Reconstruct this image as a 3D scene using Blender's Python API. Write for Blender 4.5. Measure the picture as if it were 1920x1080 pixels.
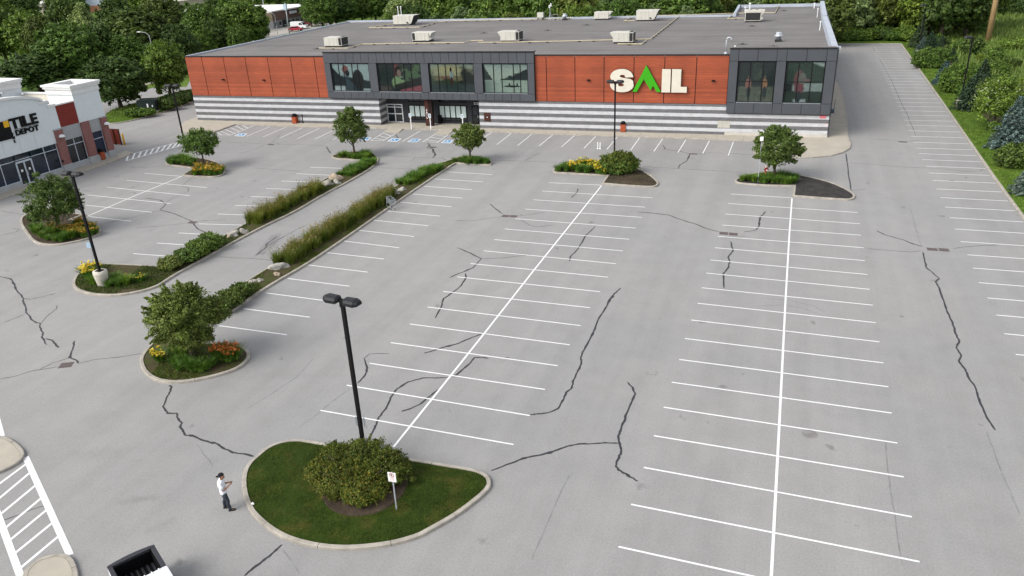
import bpy, bmesh, math, random
import numpy as np
from mathutils import Vector, Matrix
from mathutils.geometry import delaunay_2d_cdt
random.seed(7)
rng = np.random.default_rng(7)
for o in list(bpy.data.objects):
    bpy.data.objects.remove(o, do_unlink=True)
scene = bpy.context.scene
col = scene.collection

# ------------------------------------------------------------------ camera, sky, sun, exposure
CAM_H, FPX = 22.0, 1442.3
PITCH, YAW, ROLL = math.radians(24.206), math.radians(20.527), math.radians(-2.684)
CAM_R = Matrix.Rotation(YAW, 3, 'Z') @ Matrix.Rotation(math.pi / 2 - PITCH, 3, 'X') @ Matrix.Rotation(ROLL, 3, 'Z')
cam_d = bpy.data.cameras.new('camera')
cam = bpy.data.objects.new('camera', cam_d)
col.objects.link(cam)
cam.matrix_world = Matrix.Translation((0, 0, CAM_H)) @ CAM_R.to_4x4()
cam_d.sensor_fit = 'HORIZONTAL'
cam_d.sensor_width = 36.0
cam_d.lens = FPX / 1920 * 36.0
cam_d.clip_start, cam_d.clip_end = 0.5, 4000
scene.camera = cam

SUN_EL, SUN_AZ = math.radians(42), math.radians(222)   # azimuth: clockwise from +Y, where the light comes from
world = bpy.data.worlds.new('World')
scene.world = world
world.use_nodes = True
wn = world.node_tree
bg = wn.nodes['Background']
sky = wn.nodes.new('ShaderNodeTexSky')
sky.sky_type = 'NISHITA'
sky.sun_disc = False
sky.sun_elevation = SUN_EL
sky.sun_rotation = SUN_AZ
sky.air_density, sky.dust_density, sky.ozone_density = 1.0, 3.0, 1.0
hs = wn.nodes.new('ShaderNodeHueSaturation')       # thin overcast: the blue of the sky is washed out
hs.inputs['Saturation'].default_value = 0.25
wn.links.new(sky.outputs[0], hs.inputs['Color'])
wn.links.new(hs.outputs[0], bg.inputs['Color'])
bg.inputs['Strength'].default_value = 0.15
sun_d = bpy.data.lights.new('sun', 'SUN')
sun_d.energy = 0.95
sun_d.angle = math.radians(32)
sun_d.color = (1.0, 0.93, 0.82)
sun = bpy.data.objects.new('sun', sun_d)
col.objects.link(sun)
sdir = Vector((math.sin(SUN_AZ) * math.cos(SUN_EL), math.cos(SUN_AZ) * math.cos(SUN_EL), math.sin(SUN_EL)))
sun.rotation_euler = sdir.to_track_quat('Z', 'Y').to_euler()
sun.location = sdir * 200
scene.view_settings.view_transform = 'Standard'
scene.view_settings.look = 'None'
scene.view_settings.gamma = 1.0
scene.view_settings.use_curve_mapping = False
scene.view_settings.exposure = 0.85
scene.render.engine = 'CYCLES'

# ------------------------------------------------------------------ photo pixel -> place on the ground (or on a level z)
def ray(px, py):
    return CAM_R @ Vector(((px - 960) / FPX, (540 - py) / FPX, -1.0))
def G(px, py, z=0.0):
    d = ray(px, py)
    t = (z - CAM_H) / d.z
    return Vector((d.x * t, d.y * t, z))
def HG(b, px, py):                       # height of the thing standing at b whose top shows at px, py
    d = ray(px, py)
    return CAM_H + math.hypot(b[0], b[1]) / math.hypot(d.x, d.y) * d.z
def GP(pts, z=0.0):
    return [G(x, y, z) for x, y in pts]

# ------------------------------------------------------------------ names and labels
def tag(o, label=None, cat=None, group=None, kind=None):
    if label: o['label'] = label
    if cat: o['category'] = cat
    if group: o['group'] = group
    if kind: o['kind'] = kind
    return o
def thing(name, label, cat, loc=(0, 0, 0), rz=0.0, group=None):
    o = bpy.data.objects.new(name, None)
    o.empty_display_size = 0.2
    col.objects.link(o)
    o.location = loc
    o.rotation_euler = (0, 0, rz)
    return tag(o, label, cat, group)
def link(name, me, mat=None, parent=None):
    o = bpy.data.objects.new(name, me)
    col.objects.link(o)
    if mat is not None and not me.materials:
        me.materials.append(mat)
    if parent is not None: o.parent = parent
    return o
def dup(root, loc, rz=0.0, label=None, group=None, scale=None):
    r = root.copy(); col.objects.link(r)
    r.location = loc; r.rotation_euler = (0, 0, rz)
    if scale is not None: r.scale = scale if hasattr(scale, '__len__') else (scale,) * 3
    if label: r['label'] = label
    if group: r['group'] = group
    for ch in list(root.children):
        c = ch.copy(); col.objects.link(c); c.parent = r
        for g in ch.children:
            d = g.copy(); col.objects.link(d); d.parent = c
    return r

# ------------------------------------------------------------------ mesh builder
class MB:
    def __init__(s): s.v = []; s.f = []; s.uv = None
    def add(s, vs, fs):
        n = len(s.v); s.v += [tuple(v) for v in vs]; s.f += [[i + n for i in f] for f in fs]; return s
    def box(s, x0, x1, y0, y1, z0, z1):
        return s.add([(x0, y0, z0), (x1, y0, z0), (x1, y1, z0), (x0, y1, z0), (x0, y0, z1), (x1, y0, z1), (x1, y1, z1), (x0, y1, z1)],
                     [(0, 3, 2, 1), (4, 5, 6, 7), (0, 1, 5, 4), (1, 2, 6, 5), (2, 3, 7, 6), (3, 0, 4, 7)])
    def prism(s, poly, z0, z1):          # poly in xy, extruded along z
        a = sum(poly[i][0] * poly[(i + 1) % len(poly)][1] - poly[(i + 1) % len(poly)][0] * poly[i][1] for i in range(len(poly)))
        if a < 0: poly = poly[::-1]
        n = len(poly)
        return s.add([(p[0], p[1], z0) for p in poly] + [(p[0], p[1], z1) for p in poly],
                     [list(range(n))[::-1], list(range(n, 2 * n))] + [(i, (i + 1) % n, n + (i + 1) % n, n + i) for i in range(n)])
    def prism_y(s, poly, y0, y1):        # poly in xz, extruded along y
        a = sum(poly[i][0] * poly[(i + 1) % len(poly)][1] - poly[(i + 1) % len(poly)][0] * poly[i][1] for i in range(len(poly)))
        if a < 0: poly = poly[::-1]
        n = len(poly)
        return s.add([(p[0], y0, p[1]) for p in poly] + [(p[0], y1, p[1]) for p in poly],
                     [list(range(n)), list(range(n, 2 * n))[::-1]] + [(i, n + i, n + (i + 1) % n, (i + 1) % n) for i in range(n)])
    def tube(s, pts, r, n=8, cap=True):
        pts = [Vector(p) for p in pts]; m = len(pts)
        rs = r if hasattr(r, '__len__') else [r] * m
        vs = []; fs = []
        for i, p in enumerate(pts):
            d = (pts[min(i + 1, m - 1)] - pts[max(i - 1, 0)]).normalized()
            up = Vector((0, 0, 1)) if abs(d.z) < 0.9 else Vector((1, 0, 0))
            a = d.cross(up).normalized(); b = d.cross(a).normalized()
            for k in range(n):
                t = 2 * math.pi * k / n
                vs.append(p + (a * math.cos(t) + b * math.sin(t)) * rs[i])
        for i in range(m - 1):
            for k in range(n):
                fs.append((i * n + k, i * n + (k + 1) % n, (i + 1) * n + (k + 1) % n, (i + 1) * n + k))
        if cap: fs += [tuple(range(n))[::-1], tuple(range((m - 1) * n, m * n))]
        return s.add(vs, fs)
    def lathe(s, prof, n=16, c=(0, 0, 0)):
        vs = []; fs = []; m = len(prof)
        for r, z in prof:
            for k in range(n):
                t = 2 * math.pi * k / n
                vs.append((c[0] + r * math.cos(t), c[1] + r * math.sin(t), c[2] + z))
        for i in range(m - 1):
            for k in range(n):
                fs.append((i * n + k, i * n + (k + 1) % n, (i + 1) * n + (k + 1) % n, (i + 1) * n + k))
        fs += [tuple(range(n))[::-1], tuple(range((m - 1) * n, m * n))]
        return s.add(vs, fs)
    def ell(s, c, r, n=12, m=8):
        prof = [(max(math.sin(math.pi * i / m), 0.02), -math.cos(math.pi * i / m)) for i in range(m + 1)]
        k = MB().lathe(prof, n)
        return s.add([(c[0] + v[0] * r[0], c[1] + v[1] * r[1], c[2] + v[2] * r[2]) for v in k.v], k.f)
    def xf(s, mat):
        s.v = [tuple(mat @ Vector(v)) for v in s.v]; return s
    def mesh(s, name, smooth=False):
        me = bpy.data.meshes.new(name)
        me.from_pydata(s.v, [], s.f)
        if smooth:
            me.polygons.foreach_set('use_smooth', [True] * len(me.polygons))
        me.update()
        return me
    def build(s, name, mat, parent=None, smooth=False, bevel=0.0):
        o = link(name, s.mesh(name, smooth), mat, parent)
        if bevel:
            b = o.modifiers.new('bevel', 'BEVEL'); b.width = bevel; b.segments = 2; b.limit_method = 'ANGLE'
        return o
def B(*a): return MB().box(*a)

# ------------------------------------------------------------------ materials
MATS = {}
def nodes_of(name, rough=0.8, spec=0.3, metal=0.0):
    m = bpy.data.materials.new(name); m.use_nodes = True
    nt = m.node_tree; b = nt.nodes['Principled BSDF']
    b.inputs['Roughness'].default_value = rough
    b.inputs['Specular IOR Level'].default_value = spec
    b.inputs['Metallic'].default_value = metal
    MATS[name] = m
    return m, nt, b
def tex(nt, typ, **kw):
    n = nt.nodes.new('ShaderNodeTex' + typ)
    for k, v in kw.items():
        if k in n.inputs: n.inputs[k].default_value = v
        else: setattr(n, k, v)
    return n
def coords(nt, kind='Object', scale=None):
    t = nt.nodes.new('ShaderNodeTexCoord')
    if scale is None: return t.outputs[kind]
    mp = nt.nodes.new('ShaderNodeMapping')
    mp.inputs['Scale'].default_value = scale
    nt.links.new(t.outputs[kind], mp.inputs['Vector'])
    return mp.outputs[0]
def ramp(nt, src, stops):
    r = nt.nodes.new('ShaderNodeValToRGB')
    e = r.color_ramp.elements
    while len(e) < len(stops): e.new(0.5)
    for i, (p, c) in enumerate(stops):
        e[i].position = p
        e[i].color = (*c, 1) if hasattr(c, '__len__') else (c, c, c, 1)
    nt.links.new(src, r.inputs['Fac'])
    return r.outputs['Color']
def mix(nt, a, b, fac=0.5, mode='MULTIPLY'):
    n = nt.nodes.new('ShaderNodeMix'); n.data_type = 'RGBA'; n.blend_type = mode
    for s, x in (('A', a), ('B', b)):
        i = [q for q in n.inputs if q.name == s and q.type == 'RGBA'][0]
        if hasattr(x, 'is_output'): nt.links.new(x, i)
        else: i.default_value = (*x, 1) if len(x) == 3 else x
    f = n.inputs[0]
    if hasattr(fac, 'is_output'): nt.links.new(fac, f)
    else: f.default_value = fac
    return [q for q in n.outputs if q.type == 'RGBA'][0]
def bump(nt, b, h, strength=0.3, dist=0.02):
    n = nt.nodes.new('ShaderNodeBump'); n.inputs['Strength'].default_value = strength; n.inputs['Distance'].default_value = dist
    nt.links.new(h, n.inputs['Height']); nt.links.new(n.outputs[0], b.inputs['Normal'])
def M(name, c, rough=0.8, var=0.12, scale=3.0, spec=0.3, metal=0.0, bmp=0.0, sc3=None):
    """plain painted or raw surface: a base colour with soft blotches and fine grain"""
    m, nt, b = nodes_of(name, rough, spec, metal)
    v = coords(nt, 'Object', sc3 or (1, 1, 1))
    n1 = tex(nt, 'Noise', Scale=scale, Detail=6.0, Roughness=0.65)
    nt.links.new(v, n1.inputs['Vector'])
    k = ramp(nt, n1.outputs['Fac'], [(0.3, 1 - var), (0.7, 1 + var)])
    nt.links.new(mix(nt, c, k, 1.0), b.inputs['Base Color'])
    if bmp: bump(nt, b, n1.outputs['Fac'], bmp)
    return m
# ---- asphalt: weathered grey, aggregate speckle, broad patches, faint wheel tracks and oil drips
_st = [(268, 935, 1.5, .55, .72), (300, 985, 1.2, .5, .84), (365, 1060, 1.6, .9, .86), (1020, 650, 6, 2.2, .95), (560, 700, 5, 1.4, .95), (700, 280, 4, 1.2, .88), (1380, 445, 2.2, .8, .80), (1785, 480, 2.4, 1.0, 1.12), (1630, 320, 5, 3, 1.06), (950, 255, 1.2, .6, .7), (985, 258, 1.0, .5, .72), (1030, 262, 1.2, .5, .75), (560, 245, 2.0, .6, .82), (640, 318, 2.5, .8, .78), (1290, 520, 4, 2, .96), (880, 560, 6, 1.2, .96), (210, 850, 5, 1.0, .95), (1700, 700, 7, 1.4, .96)]
STAINS = [(*G(a, b_)[:2], c_ * 1.5, d_ * 1.5, 0.35 + (a % 7) * .12, e_) for a, b_, c_, d_, e_ in _st]
def mat_asphalt():
    m, nt, b = nodes_of('weathered_asphalt', 0.9, 0.25)
    v = coords(nt)
    big = tex(nt, 'Noise', Scale=0.055, Detail=5.0, Roughness=0.6); nt.links.new(v, big.inputs['Vector'])
    mid = tex(nt, 'Noise', Scale=0.6, Detail=8.0, Roughness=0.7); nt.links.new(v, mid.inputs['Vector'])
    fine = tex(nt, 'Noise', Scale=11.0, Detail=7.0, Roughness=0.85); nt.links.new(v, fine.inputs['Vector'])
    c = ramp(nt, big.outputs['Fac'], [(0.35, (0.264, 0.263, 0.263)), (0.5, (0.277, 0.274, 0.271)), (0.66, (0.292, 0.287, 0.281))])
    c = mix(nt, c, ramp(nt, mid.outputs['Fac'], [(0.3, 0.93), (0.7, 1.05)]), 1.0)
    c = mix(nt, c, ramp(nt, fine.outputs['Fac'], [(0.3, 0.76), (0.5, 1.0), (0.72, 1.22)]), 1.0)
    tr = tex(nt, 'Noise', Scale=1.0, Detail=5.0, Roughness=0.6)          # wheel tracks along the aisles
    nt.links.new(coords(nt, 'Object', (0.55, 0.02, 1)), tr.inputs['Vector'])
    c = mix(nt, c, ramp(nt, tr.outputs['Fac'], [(0.4, 1.0), (0.62, 0.92)]), 1.0)
    sp = tex(nt, 'Voronoi', Scale=0.34, Randomness=1.0); nt.links.new(v, sp.inputs['Vector'])
    pn = tex(nt, 'Noise', Scale=2.2, Detail=5.0); nt.links.new(v, pn.inputs['Vector'])
    s = nt.nodes.new('ShaderNodeMath'); s.operation = 'MULTIPLY_ADD'; s.inputs[1].default_value = 0.5
    nt.links.new(pn.outputs['Fac'], s.inputs[0]); nt.links.new(sp.outputs['Distance'], s.inputs[2])
    c = mix(nt, c, ramp(nt, s.outputs[0], [(0.24, 0.6), (0.33, 1.0)]), 0.85)
    # old oil and tyre stains, each an uneven blotch on the ground
    for (sx, sy, rx, ry, ang, dark) in STAINS:
        mp = nt.nodes.new('ShaderNodeMapping'); mp.vector_type = 'TEXTURE'
        mp.inputs['Location'].default_value = (sx, sy, 0); mp.inputs['Rotation'].default_value = (0, 0, ang); mp.inputs['Scale'].default_value = (rx, ry, 1)
        nt.links.new(v, mp.inputs['Vector'])
        ln = nt.nodes.new('ShaderNodeVectorMath'); ln.operation = 'LENGTH'; nt.links.new(mp.outputs[0], ln.inputs[0])
        ad = nt.nodes.new('ShaderNodeMath'); ad.operation = 'MULTIPLY_ADD'; ad.inputs[1].default_value = 1.1; nt.links.new(mid.outputs['Fac'], ad.inputs[0]); nt.links.new(ln.outputs['Value'], ad.inputs[2])
        c = mix(nt, c, ramp(nt, ad.outputs[0], [(0.35, dark), (1.0, 1.0)]), 1.0)
    nt.links.new(c, b.inputs['Base Color'])
    bump(nt, b, fine.outputs['Fac'], 0.25, 0.01)
    return m
def mat_ground(name, stops, s1, s2, fine=9.0, bm=0.5):
    m, nt, b = nodes_of(name, 0.95, 0.15)
    v = coords(nt)
    n1 = tex(nt, 'Noise', Scale=s1, Detail=6.0, Roughness=0.65); nt.links.new(v, n1.inputs['Vector'])
    n2 = tex(nt, 'Noise', Scale=s2, Detail=6.0, Roughness=0.75); nt.links.new(v, n2.inputs['Vector'])
    n3 = tex(nt, 'Noise', Scale=fine, Detail=4.0, Roughness=0.8); nt.links.new(v, n3.inputs['Vector'])
    c = ramp(nt, n1.outputs['Fac'], stops)
    c = mix(nt, c, ramp(nt, n2.outputs['Fac'], [(0.3, 0.65), (0.7, 1.25)]), 1.0)
    c = mix(nt, c, ramp(nt, n3.outputs['Fac'], [(0.3, 0.6), (0.7, 1.35)]), 1.0)
    nt.links.new(c, b.inputs['Base Color'])
    bump(nt, b, n3.outputs['Fac'], bm, 0.04)
    return m
def mat_paint():
    m, nt, b = nodes_of('white_road_paint', 0.7, 0.3)
    v = coords(nt)
    n1 = tex(nt, 'Noise', Scale=9.0, Detail=6.0, Roughness=0.75); nt.links.new(v, n1.inputs['Vector'])
    nt.links.new(ramp(nt, n1.outputs['Fac'], [(0.28, (0.40, 0.40, 0.40)), (0.43, (0.68, 0.69, 0.70)), (0.7, (0.76, 0.77, 0.78))]), b.inputs['Base Color'])
    return m
def mat_leaf(name, dark, mid, light, trans=0.3, rough=0.55, gain=1.45):
    """a leaf colour that differs from leaf to leaf and from clump to clump"""
    m, nt, b = nodes_of(name, rough, 0.25)
    dark, mid, light = [tuple(min(x * gain, .85) for x in q) for q in (dark, mid, light)]
    g = nt.nodes.new('ShaderNodeNewGeometry')
    c = ramp(nt, g.outputs['Random Per Island'], [(0.0, dark), (0.55, mid), (1.0, light)])
    n1 = tex(nt, 'Noise', Scale=0.9, Detail=3.0); nt.links.new(coords(nt), n1.inputs['Vector'])
    c = mix(nt, c, ramp(nt, n1.outputs['Fac'], [(0.3, 0.65), (0.7, 1.3)]), 1.0)
    oi = nt.nodes.new('ShaderNodeObjectInfo')
    c = mix(nt, c, ramp(nt, oi.outputs['Random'], [(0.0, (0.78, 0.88, 0.86)), (0.5, (1.0, 1.0, 1.0)), (1.0, (1.38, 1.24, 1.0))]), 1.0)
    nt.links.new(c, b.inputs['Base Color'])
    t = nt.nodes.new('ShaderNodeBsdfTranslucent'); nt.links.new(c, t.inputs['Color'])
    mx = nt.nodes.new('ShaderNodeMixShader'); mx.inputs[0].default_value = trans
    nt.links.new(b.outputs[0], mx.inputs[1]); nt.links.new(t.outputs[0], mx.inputs[2])
    nt.links.new(mx.outputs[0], nt.nodes['Material Output'].inputs['Surface'])
    return m
def mat_wood():
    m, nt, b = nodes_of('cedar_toned_cladding', 0.6, 0.3)
    v = coords(nt)
    st = tex(nt, 'Noise', Scale=1.0, Detail=6.0, Roughness=0.7); nt.links.new(coords(nt, 'Object', (0.9, 1, 14)), st.inputs['Vector'])
    c = ramp(nt, st.outputs['Fac'], [(0.28, (0.225, 0.049, 0.022)), (0.5, (0.295, 0.066, 0.029)), (0.72, (0.365, 0.090, 0.041))])
    sep = nt.nodes.new('ShaderNodeSeparateXYZ'); nt.links.new(v, sep.inputs[0])
    f = nt.nodes.new('ShaderNodeMath'); f.operation = 'MULTIPLY'; f.inputs[1].default_value = 1 / 0.27; nt.links.new(sep.outputs[2], f.inputs[0])
    fr = nt.nodes.new('ShaderNodeMath'); fr.operation = 'FRACT'; nt.links.new(f.outputs[0], fr.inputs[0])
    c = mix(nt, c, ramp(nt, fr.outputs[0], [(0.0, 0.62), (0.06, 0.62), (0.11, 1.0)]), 1.0)
    fl = nt.nodes.new('ShaderNodeMath'); fl.operation = 'FLOOR'; nt.links.new(f.outputs[0], fl.inputs[0])
    wn_ = nt.nodes.new('ShaderNodeTexWhiteNoise'); wn_.noise_dimensions = '1D'; nt.links.new(fl.outputs[0], wn_.inputs['W'])
    c = mix(nt, c, ramp(nt, wn_.outputs['Value'], [(0, 0.84), (1, 1.12)]), 1.0)
    bn = tex(nt, 'Noise', Scale=0.35, Detail=3.0); nt.links.new(v, bn.inputs['Vector'])
    c = mix(nt, c, ramp(nt, bn.outputs['Fac'], [(0.3, 0.85), (0.7, 1.12)]), 1.0)
    nt.links.new(c, b.inputs['Base Color'])
    return m
def mat_block(name, c1, c2, mortar, w=0.6, h=0.2, msize=0.012):
    m, nt, b = nodes_of(name, 0.9, 0.2)
    t = nt.nodes.new('ShaderNodeTexCoord')
    sep = nt.nodes.new('ShaderNodeSeparateXYZ'); nt.links.new(t.outputs['Object'], sep.inputs[0])
    ad = nt.nodes.new('ShaderNodeMath'); nt.links.new(sep.outputs[0], ad.inputs[0]); nt.links.new(sep.outputs[1], ad.inputs[1])
    cb = nt.nodes.new('ShaderNodeCombineXYZ'); nt.links.new(ad.outputs[0], cb.inputs[0]); nt.links.new(sep.outputs[2], cb.inputs[1])
    br = nt.nodes.new('ShaderNodeTexBrick')
    for k, x in (('Color1', c1), ('Color2', c2), ('Mortar', mortar)): br.inputs[k].default_value = (*x, 1)
    for k, x in (('Scale', 1.0), ('Mortar Size', msize), ('Brick Width', w), ('Row Height', h)): br.inputs[k].default_value = x
    nt.links.new(cb.outputs[0], br.inputs['Vector'])
    n1 = tex(nt, 'Noise', Scale=1.2, Detail=6.0, Roughness=0.7); nt.links.new(t.outputs['Object'], n1.inputs['Vector'])
    nt.links.new(mix(nt, br.outputs['Color'], ramp(nt, n1.outputs['Fac'], [(0.3, 0.86), (0.7, 1.08)]), 1.0), b.inputs['Base Color'])
    return m
def mat_roof():
    m, nt, b = nodes_of('roof_membrane', 0.95, 0.15)
    v = coords(nt)
    a = tex(nt, 'Noise', Scale=0.12, Detail=6.0, Roughness=0.65); nt.links.new(v, a.inputs['Vector'])
    g = tex(nt, 'Noise', Scale=5.0, Detail=5.0, Roughness=0.85); nt.links.new(v, g.inputs['Vector'])
    w = tex(nt, 'Noise', Scale=1.0, Detail=4.0); nt.links.new(coords(nt, 'Object', (0.03, 0.9, 1)), w.inputs['Vector'])
    c = ramp(nt, a.outputs['Fac'], [(0.3, (0.138, 0.130, 0.130)), (0.7, (0.190, 0.180, 0.178))])
    c = mix(nt, c, ramp(nt, g.outputs['Fac'], [(0.3, 0.75), (0.7, 1.25)]), 1.0)
    c = mix(nt, c, ramp(nt, w.outputs['Fac'], [(0.35, 0.88), (0.6, 1.05)]), 1.0)
    nt.links.new(c, b.inputs['Base Color'])
    return m
def mat_glass(name, c=(0.012, 0.016, 0.02), rough=0.06):
    m, nt, b = nodes_of(name, rough, 0.6)
    n1 = tex(nt, 'Noise', Scale=0.8, Detail=3.0); nt.links.new(coords(nt), n1.inputs['Vector'])
    nt.links.new(mix(nt, c, ramp(nt, n1.outputs['Fac'], [(0.3, 0.6), (0.7, 1.5)]), 1.0), b.inputs['Base Color'])
    bump(nt, b, n1.outputs['Fac'], 0.03, 0.02)
    return m
def mat_print():
    m, nt, b = nodes_of('window_graphic_print', 0.14, 0.5)
    a = nt.nodes.new('ShaderNodeVertexColor'); a.layer_name = 'print'
    nt.links.new(a.outputs['Color'], b.inputs['Base Color'])
    return m

asphalt = mat_asphalt()
paint = mat_paint()
tar = M('crack_sealant', (0.030, 0.030, 0.035), 0.6, 0.2, 4.0, 0.4)
hair_m = M('hairline_seam', (0.195, 0.195, 0.20), 0.9, 0.3, 2.0)
tar_thin = M('old_crack_sealant', (0.075, 0.075, 0.08), 0.8, 0.25, 4.0)
meadow_m = mat_ground('meadow_ground', [(0.3, (0.045, 0.085, 0.012)), (0.5, (0.075, 0.135, 0.018)), (0.7, (0.13, 0.19, 0.035))], 0.05, 0.5, 3.0)
lawn_m = mat_ground('lawn', [(0.3, (0.018, 0.034, 0.004)), (0.5, (0.028, 0.050, 0.006)), (0.66, (0.065, 0.064, 0.014))], 0.7, 2.2, 22.0)
verge_m = mat_ground('verge_lawn', [(0.3, (0.055, 0.105, 0.012)), (0.5, (0.075, 0.14, 0.014)), (0.72, (0.115, 0.165, 0.025))], 0.15, 0.9, 8.0)
soil_m = mat_ground('bark_mulch_soil', [(0.3, (0.035, 0.026, 0.018)), (0.5, (0.06, 0.045, 0.032)), (0.7, (0.095, 0.072, 0.05))], 0.8, 3.5, 24.0, 0.9)
weedsoil_m = mat_ground('weedy_soil', [(0.34, (0.05, 0.072, 0.014)), (0.48, (0.06, 0.06, 0.022)), (0.6, (0.075, 0.058, 0.034)), (0.74, (0.045, 0.075, 0.012))], 0.9, 3.0, 20.0, 0.8)
dark_mulch_m = mat_ground('dark_mulch', [(0.3, (0.030, 0.028, 0.028)), (0.6, (0.055, 0.05, 0.05)), (0.75, (0.075, 0.068, 0.062))], 1.2, 5.0, 26.0, 1.0)
kerb_m = M('kerb_concrete', (0.33, 0.305, 0.265), 0.9, 0.26, 1.8, bmp=0.15)
walk_m = M('pavement_concrete', (0.37, 0.34, 0.285), 0.9, 0.10, 0.7, bmp=0.1)
ctrl_m = M('concrete_joint', (0.17, 0.155, 0.13), 0.95, 0.2)
stone_m = M('boulder_stone', (0.33, 0.31, 0.28), 0.9, 0.32, 2.2, bmp=0.5)
wood_m = mat_wood()
dark_gap = M('dark_backing', (0.02, 0.021, 0.023), 0.8)
blk_white = mat_block('white_block', (0.47, 0.485, 0.51), (0.53, 0.54, 0.565), (0.45, 0.455, 0.47))
blk_grey = mat_block('grey_block', (0.112, 0.112, 0.119), (0.142, 0.141, 0.149), (0.215, 0.215, 0.222))
plinth_m = M('plinth_concrete', (0.46, 0.44, 0.40), 0.9, 0.14, 1.0)
panel_m = M('charcoal_metal_panel', (0.056, 0.062, 0.073), 0.55, 0.10, 0.6, 0.4)
flash_m = M('black_flashing', (0.016, 0.016, 0.018), 0.6, 0.1, 2.0, 0.2)
coping_m = M('galvanised_coping', (0.36, 0.40, 0.46), 0.5, 0.12, 0.5, 0.5)
roof_m = mat_roof()
frame_dark = M('dark_window_frame', (0.008, 0.009, 0.011), 0.6, 0.1, 2.0, 0.15)
frame_alu = M('pale_aluminium_frame', (0.55, 0.60, 0.66), 0.4, 0.06)
glass_dark = mat_glass('dark_glass')
glass_blind = M('frosted_window_film', (0.50, 0.60, 0.58), 0.35, 0.08, 0.8, 0.5)
print_m = mat_print()
rust_m = M('rusted_steel', (0.055, 0.018, 0.012), 0.8, 0.3, 3.0)
rtu_m = M('cream_unit_casing', (0.50, 0.49, 0.44), 0.6, 0.10, 1.2)
rtu_dark = M('coil_grille', (0.022, 0.022, 0.024), 0.6)
gas_m = M('yellow_gas_pipe', (0.50, 0.44, 0.29), 0.6, 0.15, 2.0)
galv_m = M('galvanised_steel', (0.42, 0.45, 0.49), 0.45, 0.1, 3.0, 0.5, 0.4)
sign_cream = M('cream_sign_face', (0.60, 0.565, 0.475), 0.45, 0.05, 0.8)
sign_green = M('green_sign_face', (0.038, 0.33, 0.006), 0.4, 0.05, 0.8)
sign_side = M('sign_return', (0.03, 0.04, 0.02), 0.6)
white_p = M('white_enamel', (0.78, 0.79, 0.80), 0.45, 0.05, 2.0)
black_p = M('black_enamel', (0.007, 0.007, 0.008), 0.6, 0.12, 3.0, 0.15)
lamp_hood_m = M('charcoal_lamp_housing', (0.011, 0.012, 0.015), 0.45, 0.15, 2.5, 0.3)
lens_m = M('lamp_lens', (0.5, 0.5, 0.48), 0.3)
conc_base = M('cast_concrete_base', (0.47, 0.44, 0.38), 0.9, 0.2, 2.5, bmp=0.2)
blue_p = M('blue_accessible_paint', (0.06, 0.24, 0.46), 0.6, 0.12, 3.0)
red_p = M('red_enamel', (0.34, 0.025, 0.015), 0.5, 0.12)
grate_m = M('iron_grate', (0.13, 0.105, 0.10), 0.7, 0.25, 6.0)
pit_m = M('drain_pit', (0.035, 0.03, 0.03), 0.9)
stucco_m = M('pale_stucco', (0.66, 0.71, 0.735), 0.95, 0.05, 2.5, bmp=0.05)
stucco_grey = M('grey_stucco', (0.34, 0.355, 0.36), 0.95, 0.06, 2.0)
brick_m = mat_block('red_brick', (0.20, 0.062, 0.058), (0.25, 0.085, 0.078), (0.30, 0.22, 0.20), 0.24, 0.09, 0.012)
lime_m = M('cut_stone_base', (0.36, 0.375, 0.39), 0.9, 0.1, 1.5)
siding_red = M('barn_red_siding', (0.20, 0.028, 0.020), 0.7, 0.12, 1.5, sc3=(0.5, 1, 6))
yellow_p = M('yellow_paint', (0.72, 0.42, 0.02), 0.55, 0.08)
bark_m = M('tree_bark', (0.060, 0.046, 0.034), 0.95, 0.35, 6.0, bmp=0.5, sc3=(3, 3, 0.6))
pole_wood = M('weathered_pole_timber', (0.30, 0.20, 0.10), 0.9, 0.35, 2.0, sc3=(4, 4, 0.4), bmp=0.3)
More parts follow.
